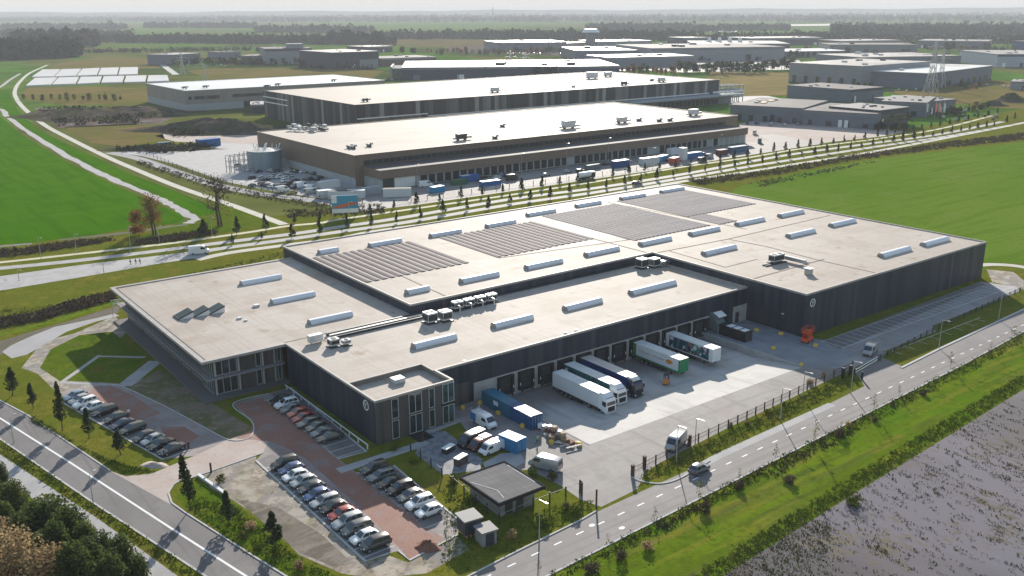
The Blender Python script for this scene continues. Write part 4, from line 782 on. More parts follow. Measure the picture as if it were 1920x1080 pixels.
b = MB(); b.face([(LX0, LY, 8.19), (LX1, LY, 8.19), (LX1, BY0, 8.19), (LX0, BY0, 8.19)]); b.build('lower_roof', tb, mat('shaded_roof', (.07, .068, .07), .8), fix=False)  # shadow behind the upper wall painted in as a dark roof colour
b = MB(); b.box(BX0 + 4, LX1 - 2, BY0 - .25, BY0 - .05, 8.6, 10.6); wb = b.build('window_band', tb, m_glass)
b = MB()
for k in range(76): b.box(BX0 + 4 + k * 3.0, BX0 + 4.25 + k * 3.0, BY0 - .32, BY0 - .252, 8.6, 10.6)
b.box(BX0 + 4, LX1 - 2, BY0 - .34, BY0 - .322, 8.55, 8.7); b.box(BX0 + 4, LX1 - 2, BY0 - .34, BY0 - .322, 10.5, 10.65)
b.build('frame', wb, mat('brown_frame', (.13, .105, .085), .6))
b = MB(); b.box(LX0 + .5, LX1 - .5, LY + 1.5, BY0, 0, 4.58); b.build('dock_wall', tb, m_conc_b)
for k in range(46):
    x = 203 + k * 4.05
    if k in (20, 33, 34, 44): continue
    b = MB(); b.box(x, x + 2.9, LY + 1.2, LY + 1.48, .5, 4.0); d = b.build('dock_door', tb, m_rubber)
b = MB(); b.box(185, 190, LY + 1.2, LY + 1.48, 0, 4.4); b.build('gate', tb, m_door)
b = MB(); b.box(190.3, 200, LY + 1.1, LY + 1.46, 0, 4.3); b.build('gate', tb, m_white)
for k in range(9): b = MB(); b.box(374 + k * 4.4, 374.3 + k * 4.4, LY + .1, LY + .4, 0, 4.6); b.build('column', tb, m_alu)
def roof_plant(t, px_, py_, h, s, mk=0):
    P = at(px_, py_, h)
    b = MB(); b.box(P.x - 2.2 * s, P.x + 2.2 * s, P.y - 1.2 * s, P.y + 1.2 * s, h + .5, h + 2.6 * s); u = b.build('air_unit', t, m_unit if mk != 1 else m_steel_d)
    b = MB(); b.box(P.x + 2.2 * s, P.x + 5 * s, P.y - .5, P.y + .5, h + .6, h + 1.6); b.box(P.x - 4 * s, P.x - 2.2 * s, P.y - .4, P.y + .4, h + .5, h + 1.3); b.build('duct', u, m_steel)
    b = MB()
    for sx in (-1.8, 1.8): b.box(P.x + sx * s - .1, P.x + sx * s + .1, P.y - 1, P.y + 1, h - .25, h + .5)
    b.build('stand', u, m_steel_d)
for a in ((865, 262, 1.1, 1), (1066, 240, 1.5, 0), (1166, 230, 1.2, 0), (1300, 216, 1.3, 0), (655, 277, .35, 1), (662, 278, .35, 1), (692, 274, .35, 1), (928, 259, .35, 1), (942, 237, .35, 1), (1198, 226, .4, 1), (1236, 227, .4, 1), (1256, 226, .4, 1)): roof_plant(tb, a[0], a[1], BH, a[2], a[3])
for k in range(16):
    P = at(542 + (k // 2) * 9.5 + R.uniform(-2, 2), 240 + (k % 2) * 5 + R.uniform(-1.5, 1.5), BH); q = R.uniform(.5, 1.3); b = MB(); b.box(P.x - q, P.x + q, P.y - q * 2, P.y + q * 1.4, BH + .3, BH + 1.0 + (k % 3) * .5); b.bar((P.x, P.y, BH - .2), (P.x, P.y, BH + 2.4), .2); b.bar((P.x - 1.5, P.y, BH + 1.4), (P.x + 1.5, P.y + 1, BH + 1.9), .22); b.build('cooling_unit', tb, R.choice([m_steel, m_steel_d, m_unit]))
# striped warehouse
tc = hall('striped_warehouse', 'tall warehouse clad in dark and grey upright stripes behind the brown distribution centre', 257, 572, 489.5, 622, 18.0, m_stripe, trim=m_dtrim)
for z in (14.0, 10.6):
    b = MB(); b.box(256.6, 256.95, 582, 621.5, z - .35, z + .35); b.build('white_band', tc, m_white)
b = MB(); b.box(258, 306, 489.0, 489.4, 9.5, 10.2); b.box(306, 560, 489.0, 489.4, 8.0, 8.7); b.build('pipe', tc, m_white)
b = MB(); b.box(262, 300, 489.2, 489.45, 6.5, 9.2); b.build('window_band', tc, m_glass_g)
b = MB(); b.box(470, 588, 478, 489.4, 6.4, 7.4); b.build('canopy', tc, mat('canopy_grey', (.33, .36, .38), .6))
b = MB(); b.box(480, 580, 484, 489.4, 0, 6.4); b.build('dock_wall', tc, mat('dock_grey', (.20, .22, .24), .8))
for k in range(15):
    b = MB(); b.box(500 + k * 4.4, 503.2 + k * 4.4, 483.6, 483.98, .5, 4.6); b.build('dock_door', tc, m_rubber)
for a in ((685, 190, .7, 1), (928, 172, 1.2, 0), (1110, 147, 1.9, 0), (1140, 143, 1.4, 0), (1170, 159, 1.0, 1), (1240, 153, 1.2, 0), (1222, 151, .5, 1), (1075, 163, .3, 1)): roof_plant(tc, a[0], a[1], 18.0, a[2], a[3])
# pipe bridge at its end
pb_ = thing('pipe_rack', 'tangle of pale pipes and steel frames at the end of the striped warehouse', 'pipe rack', (576, 490, 0))
b = MB()
for i in range(5):
    for j in range(3): b.bar((576 + i * 5, 486 + j * 6, 0), (576 + i * 5, 486 + j * 6, 13), .5)
for z in (4, 7, 10, 13):
    for j in range(3): b.bar((576, 486 + j * 6, z), (596, 486 + j * 6, z), .4)
    for i in range(5): b.bar((576 + i * 5, 486, z), (576 + i * 5, 498, z), .4)
b.build('frame', pb_, mat('green_steel', (.22, .27, .25), .6))
b = MB()
for z in (6.0, 9.0): b.cyl((560, 485, z), (596, 485, z), .7); b.cyl((596, 485, z), (598, 495, z - 3), .7)
b.build('pipe', pb_, m_white)
# beige hall
td = hall('beige_hall', 'beige two-tone hall with a bright roof beyond the silo tank', 227, 392, 692, 785, 15.0, m_beige, roof=mat('bright_roof', (.70, .70, .69), .42, layers=[(.03, (.6, .6, .59), .4, .65, .7)], spec=.5), trim=m_white)
b = MB(); b.box(226.85, 392.1, 691.85, 785, 0, 5.0); b.build('plinth', td, mat('pale_grey_plinth', (.34, .36, .37), .8))
for x0, x1 in ((229, 231), (233, 252), (262, 294), (296, 300), (305, 330), (333, 337)):
    b = MB(); b.box(x0, x1, 691.7, 691.95, 8.4, 10.6); b.build('window_band', td, m_glass)
for x0, x1 in ((270, 277), (290, 295), (306, 312), (325, 331)): b = MB(); b.box(x0, x1, 691.6, 691.83, 0, 5.2 if x0 == 270 else 4); b.build('gate', td, m_door)
for a in ((346, 166), (385, 164), (520, 160), (625, 152), (500, 163)): roof_plant(td, a[0], a[1], 15, .6, 1)
# generic far building from photo positions
def fb(name, label, p0, p1, ytop, depth, wall, roof=m_roof_far, cat='hall', stripe=None, win=0):
    A = at(*p0); B_ = at(*p1); d = B_ - A; L_ = d.length; h = hgt(A, ytop); rz = math.atan2(d.y, d.x)
    t = thing(name, label, cat, A, rz)
    n_ = MB(); n_.prism([(0, 0), (L_, 0), (L_, depth), (0, depth)], 0, h, top=False, bottom=False); me = n_.mesh('wall'); me.materials.append(wall); part('wall', me, t)
    b = MB(); q = .15; b.prism([(-q, -q), (L_ + q, -q), (L_ + q, depth + q), (-q, depth + q)], h, h + .35); me = b.mesh('roof'); me.materials.append(roof); part('roof', me, t)
    if stripe:
        z0, z1, m_ = stripe; b = MB(); b.box(-.1, L_ + .1, -.1, -.01, h * z0, h * z1); me = b.mesh('band'); me.materials.append(m_); part('band', me, t)
    for k in range(win):
        b = MB(); x = L_ * (k + .35) / win; b.box(x, x + L_ * .3 / win, -.12, -.01, h * .05, h * .4); me = b.mesh('window'); me.materials.append(m_glass); part('window', me, t)
    return t
def cm(name, c, r=.7): return mat(name, c, r, layers=[((.1, .1, .5), tuple(x * .8 for x in c), .45, .65, .6)])
w_lg = cm('wall_light_grey', (.235, .25, .27)); w_bg = cm('wall_blue_grey', (.135, .155, .19)); w_dk = cm('wall_dark', (.055, .06, .075)); w_mg = cm('wall_mid_grey', (.165, .175, .20)); w_cr = cm('wall_cream', (.50, .45, .38)); w_br = cm('wall_brown', (.14, .10, .085)); w_nv = cm('wall_navy', (.05, .06, .10)); w_pale = cm('wall_pale_blue', (.33, .38, .44))
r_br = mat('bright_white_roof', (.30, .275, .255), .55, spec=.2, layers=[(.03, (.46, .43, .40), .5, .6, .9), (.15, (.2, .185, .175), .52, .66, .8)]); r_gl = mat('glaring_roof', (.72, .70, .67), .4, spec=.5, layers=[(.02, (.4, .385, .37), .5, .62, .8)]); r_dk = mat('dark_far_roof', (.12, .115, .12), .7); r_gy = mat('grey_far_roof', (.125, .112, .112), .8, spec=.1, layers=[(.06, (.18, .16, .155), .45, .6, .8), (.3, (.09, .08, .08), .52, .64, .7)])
FB = [('grey_hall', 'small blue-grey hall with a white gable beside the access road', (327, 122), (377, 118), 103, 45, w_bg, r_br, 'hall', None, 3),
 ('small_shed', 'low blue-grey shed between two larger halls', (412, 110), (452, 108), 98, 30, w_bg, r_gy, 'shed', None, 0),
 ('low_block', 'low brownish block in front of the pale grey hall', (452, 118), (497, 118), 105, 40, w_br, r_dk, 'building', None, 0),
 ('pale_hall', 'pale grey hall with dark roof edge and a rooftop box', (499, 121), (586, 119), 92, 70, w_lg, r_gy, 'hall', (.84, 1.0, w_dk), 4),
 ('dark_hall', 'dark hall with a pale corner door section', (624, 130), (711, 126), 99, 90, w_dk, r_br, 'hall', None, 5),
 ('flat_shed', 'flat brown shed beyond the dark hall', (690, 99), (736, 97), 88, 60, w_dk, r_br, 'shed', None, 0),
 ('low_brown_hall', 'low hall with brownish roof behind the glass-fronted black hall', (716, 125), (818, 121), 110, 60, w_br, r_gy, 'hall', None, 0),
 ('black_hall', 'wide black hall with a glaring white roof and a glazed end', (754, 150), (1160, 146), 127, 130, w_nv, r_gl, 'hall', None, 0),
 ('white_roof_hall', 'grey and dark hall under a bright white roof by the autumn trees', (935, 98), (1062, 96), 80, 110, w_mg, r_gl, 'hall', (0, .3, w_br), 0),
 ('cream_hall', 'cream coloured low hall beside the tower with the disc top', (1063, 94), (1101, 92), 81, 60, w_cr, r_br, 'hall', None, 0),
 ('silver_hall', 'silver-grey hall behind the tower with the disc top', (1120, 92), (1222, 90), 78, 90, w_lg, r_br, 'hall', None, 0),
 ('long_grey_hall', 'long grey hall with a light roof edge beyond the glaring car park', (1078, 114), (1300, 112), 95, 140, w_bg, r_br, 'hall', None, 0),
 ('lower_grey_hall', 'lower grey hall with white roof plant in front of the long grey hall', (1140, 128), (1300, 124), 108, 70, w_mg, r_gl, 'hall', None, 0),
 ('dark_block', 'dark square block beyond the hall with silver domes', (1281, 88), (1328, 87), 71, 60, w_nv, r_dk, 'building', None, 0),
 ('domed_hall', 'wide hall with a row of white roof domes', (1300, 96), (1480, 96), 82, 150, w_dk, r_br, 'hall', None, 0),
 ('broad_grey_hall', 'broad pale grey hall stretching behind the tree row', (1220, 116), (1470, 112), 91, 160, w_lg, r_gy, 'hall', None, 0),
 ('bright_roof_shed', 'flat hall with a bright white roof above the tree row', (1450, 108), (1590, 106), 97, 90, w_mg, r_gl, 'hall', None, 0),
 ('distant_dark_hall', 'distant long dark hall near the brown forest', (1405, 86), (1542, 84), 72, 100, w_dk, r_br, 'hall', None, 0),
 ('red_brown_hall', 'long low red-brown hall near the forest edge', (1580, 90), (1690, 88), 77, 80, w_br, r_br, 'hall', None, 0),
 ('violet_grey_hall', 'violet-grey hall in front of the red-brown one', (1555, 98), (1720, 98), 84, 90, w_mg, r_gy, 'hall', None, 0),
 ('blue_trim_hall', 'distant hall with a dark band and white gate near the blue tower', (1720, 90), (1850, 92), 76, 90, w_bg, r_br, 'hall', None, 3),
 ('blue_block', 'deep blue block at the edge of the picture', (1897, 92), (1960, 94), 77, 60, mat('deep_blue_wall', (.04, .09, .25), .6), r_dk, 'building', None, 0),
 ('grey_panel_hall', 'large grey hall of tall upright panels beside the dry meadow', (1478, 155), (1612, 164), 118, 120, w_lg, r_br, 'hall', (0, .06, w_dk), 6),
 ('gabled_row_hall', 'long hall with a row of small roof gables behind the grey panel hall', (1612, 128), (1800, 124), 108, 100, w_mg, r_br, 'hall', None, 0),
 ('steel_blue_hall', 'steel-blue hall behind the lattice pylon with a bright roof', (1740, 168), (1858, 150), 138, 120, w_bg, r_gl, 'hall', (0, .12, w_dk), 5),
 ('pale_blue_hall', 'pale blue-grey hall at the picture edge', (1868, 126), (1990, 126), 102, 120, w_pale, r_br, 'hall', None, 0),
 ('white_unit', 'small white unit on the dry meadow', (1893, 168), (1950, 170), 153, 30, w_lg, r_br, 'building', None, 0),
 ('grey_block', 'grey box-shaped workshop behind the low grey workshop', (1593, 193), (1655, 187), 169, 60, w_bg, r_gy, 'workshop', None, 0),
 ('low_workshop', 'low grey workshop with yellow roof lights beside the pale sand', (1368, 225), (1503, 233), 197, 60, w_bg, r_gy, 'workshop', None, 5),
 ('grey_workshop', 'grey workshop wing with two yellow roof strips', (1503, 234), (1640, 243), 207, 55, w_bg, r_gy, 'workshop', None, 4),
 ('dark_office', 'dark glazed office with an overhanging roof beside the flags', (1645, 240), (1702, 232), 208, 35, w_dk, r_dk, 'office', (.3, .7, m_glass), 0),
 ('green_sign_hall', 'grey-green hall behind the flag poles', (1650, 217), (1735, 221), 190, 50, w_bg, r_dk, 'hall', None, 2),
 ('purple_shed', 'violet-grey shed at the foot of the pylon', (1728, 216), (1790, 210), 192, 40, w_mg, r_dk, 'shed', None, 0),
 ('container_block', 'dark flat-roofed cabin beside the striped warehouse', (471, 213), (503, 212), 197, 25, w_dk, r_br, 'cabin', None, 0)]
FBO = {}
for a in FB: FBO[a[0]] = fb(*a)
for a in FB:      # roof plant and gates so that each hall has its own fittings
    A = at(*a[2]); L5 = (at(*a[3]) - A).length; h5 = hgt(A, a[4]); dep = a[5]
    for k in range(3 + len(a[0]) % 4):
        x, y = L5 * R.uniform(.08, .9), dep * R.uniform(.1, .85); q = min(R.uniform(.012, .03) * L5, 6) + .6
        b = MB(); b.box(x, x + q * 1.6, y, y + q, h5 + .34, h5 + .5 + q * .5); me = b.mesh('roof_unit'); me.materials.append(R.choice([m_unit, m_steel_d, m_steel])); part('roof_unit', me, FBO[a[0]])
    if a[9] is None:
        b = MB(); b.box(-.15, L5 + .15, -.16, -.02, h5 * .82, h5 * .99); me = b.mesh('fascia'); me.materials.append(R.choice([w_dk, w_mg, w_lg])); part('fascia', me, FBO[a[0]])
    for k in range(2 + len(a[1]) % 3):
        x = L5 * R.uniform(.05, .88); q = min(L5 * .05, 7); b = MB(); b.box(x, x + q, -.14, -.012, 0, min(h5 * .5, 5)); me = b.mesh('gate'); me.materials.append(R.choice([m_door, w_dk, m_white, w_bg])); part('gate', me, FBO[a[0]])
def addpart(t, name, bx, m):
    b = MB(); b.box(*bx); me = b.mesh(name); me.materials.append(m); return part(name, me, t)
L_ = (at(586, 119) - at(499, 121)).length; h_ = hgt(at(499, 121), 92)
addpart(FBO['pale_hall'], 'rooftop_box', (L_ * .5, L_ * .85, 10, 30, h_ + .4, h_ + 6), w_lg)
P0 = at(754, 150); h_ = hgt(P0, 127); L2 = (at(1160, 146) - P0).length
addpart(FBO['black_hall'], 'glazed_end', (-10, -.1, .2, 60, 0, h_ * .95), m_glass_g); addpart(FBO['black_hall'], 'end_frame', (-12, -10.1, 0, 60, 0, h_ + 1), w_lg)
P0 = at(624, 130); L3 = (at(711, 126) - P0).length; addpart(FBO['dark_hall'], 'pale_section', (L3 * .58, L3 * .98, -.3, -.02, 0, hgt(P0, 99) * .52), w_lg)
for nm, xs_ in (('low_workshop', (.28, .36)), ('grey_workshop', (.5, .8))):
    i = [a for a in FB if a[0] == nm][0]; A = at(*i[2]); L4 = (at(*i[3]) - A).length; h4 = hgt(A, i[4])
    for k, y0 in enumerate((18, 34)): addpart(FBO[nm], 'roof_strip', (L4 * xs_[0], L4 * xs_[1], y0, y0 + 6, h4 + .36, h4 + .9), mat('yellow_rooflight', (.55, .40, .14), .5))
i = [a for a in FB if a[0] == 'domed_hall'][0]; A = at(*i[2]); h4 = hgt(A, i[4]); L4 = (at(*i[3]) - A).length
for k in range(4): 
    b = MB(); b.cyl((L4 * (.2 + k * .11), 60, h4 + .3), (L4 * (.2 + k * .11), 60, h4 + 9), 5, 2, n=10); me = b.mesh('roof_dome'); me.materials.append(m_white); part('roof_dome', me, FBO['domed_hall'])
# water-tower like round tower
P = at(1107, 92); tw = thing('round_tower', 'slender tower with a white disc top among distant halls', 'tower', P)
b = MB(); b.cyl((P.x, P.y, 0), (P.x, P.y, 30), 9, n=14); b.build('shaft', tw, w_mg); b = MB(); b.cyl((P.x, P.y, 30), (P.x, P.y, 36), 17, 12, n=18); b.build('disc', tw, m_white)
# solar field blocks on the left
top = [(80, 132.5), (116, 132), (155, 131), (190, 129.5), (226, 128.5), (262, 128)]; tl = [(60, 147), (103, 146.5), (144, 145), (184, 143.5), (222, 143), (261, 142)]
for k in range(5):
    q = [top[k], (top[k + 1][0] - 3, top[k + 1][1]), (tl[k + 1][0] - 3, tl[k + 1][1] - .5), (tl[k][0], tl[k][1] - .5)]
    q = [at(*p) for p in q]; b = MB(); b.face([(p.x, p.y, 1.6) for p in q]); b.prism([(p.x, p.y) for p in q], .1, 1.5); c = sum(q, Vector()) / 4
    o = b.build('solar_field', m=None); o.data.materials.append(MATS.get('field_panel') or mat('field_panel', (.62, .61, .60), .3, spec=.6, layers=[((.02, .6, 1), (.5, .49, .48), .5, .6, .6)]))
    tag(o, f'{ordw(k + 1)} glaring panel block from the curved path in the farther row', 'solar block', 'bright panel blocks beside the curved path')
top = [(66, 148.5), (111, 147.5), (152, 146.5), (195, 145.5), (237, 144.5), (279, 143.5), (318, 143)]; tl = [(49, 164), (98, 162), (145, 160.5), (190, 158.5), (233, 157.5), (276, 156.5), (321, 155)]
for k in range(6):
    q = [at(*p) for p in (top[k], (top[k + 1][0] - 4, top[k + 1][1]), (tl[k + 1][0] - 4, tl[k + 1][1] - 1), (tl[k][0], tl[k][1] - 1))]
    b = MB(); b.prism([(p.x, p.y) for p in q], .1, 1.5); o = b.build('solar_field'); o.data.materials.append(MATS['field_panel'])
    tag(o, f'{ordw(k + 1)} glaring panel block from the curved path in the nearer row', 'solar block', 'bright panel blocks beside the curved path')
# silo tank
P = at(505, 318); st = thing('storage_tank', 'round blue-grey steel tank with a cluttered top beside the brown wall', 'tank', P)
r = abs((at(536, 312) - at(474, 312)).length) / 2; h = hgt(P, 283)
b = MB(); b.cyl((P.x, P.y + r * .6, 0), (P.x, P.y + r * .6, h), r, n=32); b.build('shell', st, mat('tank_steel', (.20, .27, .32), .4, .4, layers=[((.6, .6, .05), (.27, .34, .39), .45, .6, .7)]), smooth=40)
b = MB(); b.cyl((P.x, P.y + r * .6, h), (P.x, P.y + r * .6, h + .8), r * 1.01, r * .2, n=32); b.build('lid', st, m_pipe)
b = MB()
for k in range(26):
    a = R.uniform(0, 6.28); q = R.uniform(0, r * .9); x, y = P.x + q * math.cos(a), P.y + r * .6 + q * math.sin(a); b.bar((x, y, h), (x + R.uniform(-1.5, 1.5), y + R.uniform(-1, 1), h + R.uniform(.8, 3.2)), .25)
b.build('top_fittings', st, m_white)
b = MB()
for k in range(5):
    for j in range(2): b.bar((P.x - r - 2 - k * 2.2, P.y + j * 4, 0), (P.x - r - 2 - k * 2.2, P.y + j * 4, h * (1.05 - .05 * k)), .3)
for z in (h * .3, h * .6, h * .9): b.bar((P.x - r - 11, P.y, z), (P.x - r, P.y, z), .25); b.bar((P.x - r - 11, P.y + 4, z), (P.x - r, P.y + 4, z), .25)
b.build('pipe_frame', st, m_steel)
# pylons
def pylon(px_, py_, ytop, label):
    P = at(px_, py_); h = hgt(P, ytop); t = thing('lattice_pylon', label, 'pylon', P); b = MB(); w0 = h * .11; wd = h * .006 + .08
    lv = [(0, w0), (.3, w0 * .62), (.55, w0 * .33), (1.0, w0 * .12)]
    for k in range(3):
        (a0, b0), (a1, b1) = lv[k], lv[k + 1]
        C0 = [(sx * b0, sy_ * b0, a0 * h) for sx, sy_ in ((-1, -1), (1, -1), (1, 1), (-1, 1))]; C1 = [(sx * b1, sy_ * b1, a1 * h) for sx, sy_ in ((-1, -1), (1, -1), (1, 1), (-1, 1))]
        for i in range(4): b.bar(C0[i], C1[i], wd); b.bar(C0[i], C1[(i + 1) % 4], wd * .7); b.bar(C1[i], C0[(i + 1) % 4], wd * .7); b.bar(C1[i], C1[(i + 1) % 4], wd * .7)
    me = b.mesh('mast', fix=False); me.materials.append(m_lamp); part('mast', me, t)
    for z, l in ((.62, .19), (.76, .24), (.9, .16)):
        b = MB()
        for s in (-1, 1): b.bar((0, 0, z * h), (s * l * h * cy * 0 + s * l * h * .8, -s * l * h * .6, z * h), wd); b.bar((0, 0, z * h + h * .035), (s * l * h * .8, -s * l * h * .6, z * h), wd * .7)
        me = b.mesh('cross_arm', fix=False); me.materials.append(m_lamp); part('cross_arm', me, t)
pylon(1744, 178, 78, 'tall lattice pylon in front of the steel-blue hall'); pylon(1762, 165, 92, 'lattice pylon just behind the tallest pylon'); pylon(957, 142, 95, 'dark lattice pylon before the glaring car park'); pylon(985, 138, 98, 'thinner lattice pylon beside the dark one')
pylon(343, 140, 98, 'grey lattice pylon in front of the small blue-grey hall'); pylon(385, 150, 120, 'short faint pylon near the beige hall roof'); pylon(166, 78, 40, 'faint tall pylon above the far trees')
P = at(924, 40); b = MB(); b.cyl((P.x, P.y, 0), (P.x, P.y, hgt(P, 4)), 5, 3, n=6); tag(b.build('radio_mast', m=m_steel), 'faint thin mast standing on the horizon', 'mast')
# billboard
P = at(648, 406); bb = thing('billboard', 'site hoarding with a blue top, orange sweep and white foot by the avenue', 'billboard', P); rz = math.radians(-25); bb.rotation_euler = (0, 0, rz)
b = MB(); b.box(-4.6, 4.6, -.15, .15, 1.4, 7.6); me = b.mesh('board'); me.materials.append(mat('sign_blue', (.05, .28, .42), .5)); part('board', me, bb)
b = MB(); b.loft([[(x, -.2, z0), (x, -.152, z0), (x, -.152, z1), (x, -.2, z1)] for x, z0, z1 in ((-4.2, 3.0, 3.6), (-1.5, 3.2, 4.4), (1.5, 3.8, 5.0), (4.4, 4.6, 5.0))]); me = b.mesh('orange_sweep'); me.materials.append(mat('sign_orange', (.62, .14, .05), .5)); part('orange_sweep', me, bb)
b = MB(); b.box(-4.6, 4.6, -.19, -.152, 1.4, 2.9); b.box(-4.6, -2.8, -.19, -.152, 5.0, 7.6); me = b.mesh('white_foot'); me.materials.append(m_white); part('white_foot', me, bb)
for x in (-3.6, 0, 3.6): b = MB(); b.box(x - .12, x + .12, .16, .4, 0, 7); me = b.mesh('post'); me.materials.append(m_steel_d); part('post', me, bb)
# earth mounds
def mound(px_, py_, wx, wy, h, label):
    P = at(px_, py_); n, k = 28, 9; V = [(0, 0, h)]; F = []
    ph = [R.uniform(0, 6.28) for _ in range(6)]
    for j in range(1, k + 1):
        for i in range(n):
            a = 6.283 * i / n; q = j / k; w = 1 + .16 * math.sin(2 * a + ph[0]) + .1 * math.sin(5 * a + ph[1]) + R.uniform(-.06, .06); z = h * (math.cos(q * math.pi) * .5 + .5) * (1 + R.uniform(-.22, .22)) if j < k else -.1
            V.append((wx * q * w * math.cos(a), wy * q * w * math.sin(a), z))
    F = [(0, 1 + i, 1 + (i + 1) % n) for i in range(n)]
    for j in range(k - 1): F += [(1 + j * n + i, 1 + (j + 1) * n + i, 1 + (j + 1) * n + (i + 1) % n, 1 + j * n + (i + 1) % n) for i in range(n)]
    b = MB(); b.add(V, F); me = b.mesh('earth_mound', smooth=40); me.materials.append(mat('mound_earth', (.10, .08, .062), .95, layers=[(.05, (.065, .07, .03), .45, .58, .9), (.12, (.15, .115, .09), .52, .66, .8), (.4, (.05, .045, .03), .5, .68, .7)], bump=.5, bscale=.6, spec=0))
    o = bpy.data.objects.new('earth_mound', me); COL.objects.link(o); o.location = P; o.rotation_euler = (0, 0, YAW - 1.57); return tag(o, label, 'earth mound')
mound(165, 216, 62, 38, 5, 'dark overgrown earth mound beside the curved gravel path'); mound(242, 214, 58, 34, 5, 'dark earth mound in front of the beige hall'); mound(405, 244, 62, 26, 6.5, 'long brown-topped earth mound behind the construction yard')
mound(300, 280, 40, 8, 2.5, 'low scrubby earth bank edging the construction yard'); mound(460, 250, 20, 10, 6, 'reddish earth heap against the brown hall'); mound(1895, 190, 16, 12, 6, 'dark spoil heap by the dry meadow edge'); mound(1862, 198, 12, 8, 3.5, 'smaller dark spoil heap beside the parked cars')
# ------------------------------------------------------------------ vehicles
PAINT = {}
def paint(name, c, metal=.25, rough=.28):
    if name not in PAINT: PAINT[name] = mat('paint_' + name, c, rough, metal, coat=.5, spec=.5)
    return PAINT[name]
CC = {'black': (.012, .013, .015), 'dark grey': (.045, .048, .053), 'grey': (.12, .125, .13), 'silver': (.36, .37, .38), 'white': (.74, .74, .73), 'blue': (.025, .07, .20), 'navy': (.018, .022, .06),
      'red': (.33, .022, .02), 'pale blue': (.18, .27, .36), 'dark green-grey': (.045, .055, .055), 'brown-grey': (.12, .105, .095), 'blue-grey': (.10, .125, .15), 'orange-red': (.42, .06, .03), 'dark red': (.10, .016, .016), 'yellow': (.5, .34, .05), 'teal': (.06, .2, .22), 'green': (.05, .16, .06)}
for k_, v_ in CC.items(): paint(k_, v_, 0.0 if k_ in ('white', 'red', 'orange-red') else .3)
def ring(x, w, zb, zt, r=.12):
    return [(x, -w * .92, zb), (x, -w, zb + r), (x, -w, zt - r), (x, -w * .9, zt), (x, w * .9, zt), (x, w, zt - r), (x, w, zb + r), (x, w * .92, zb)]
def wheel_mesh(r, wd):
    b = MB(); b.cyl((0, -wd / 2, 0), (0, wd / 2, 0), r, n=14); me = b.mesh('wheel', smooth=40); me.materials.append(m_tyre)
    c = MB(); c.cyl((0, -wd / 2 - .012, 0), (0, wd / 2 + .012, 0), r * .62, n=10); me2 = c.mesh('rim', smooth=40); me2.materials.append(m_rim); return me, me2
WH = wheel_mesh(.33, .22); WHT = wheel_mesh(.5, .32)
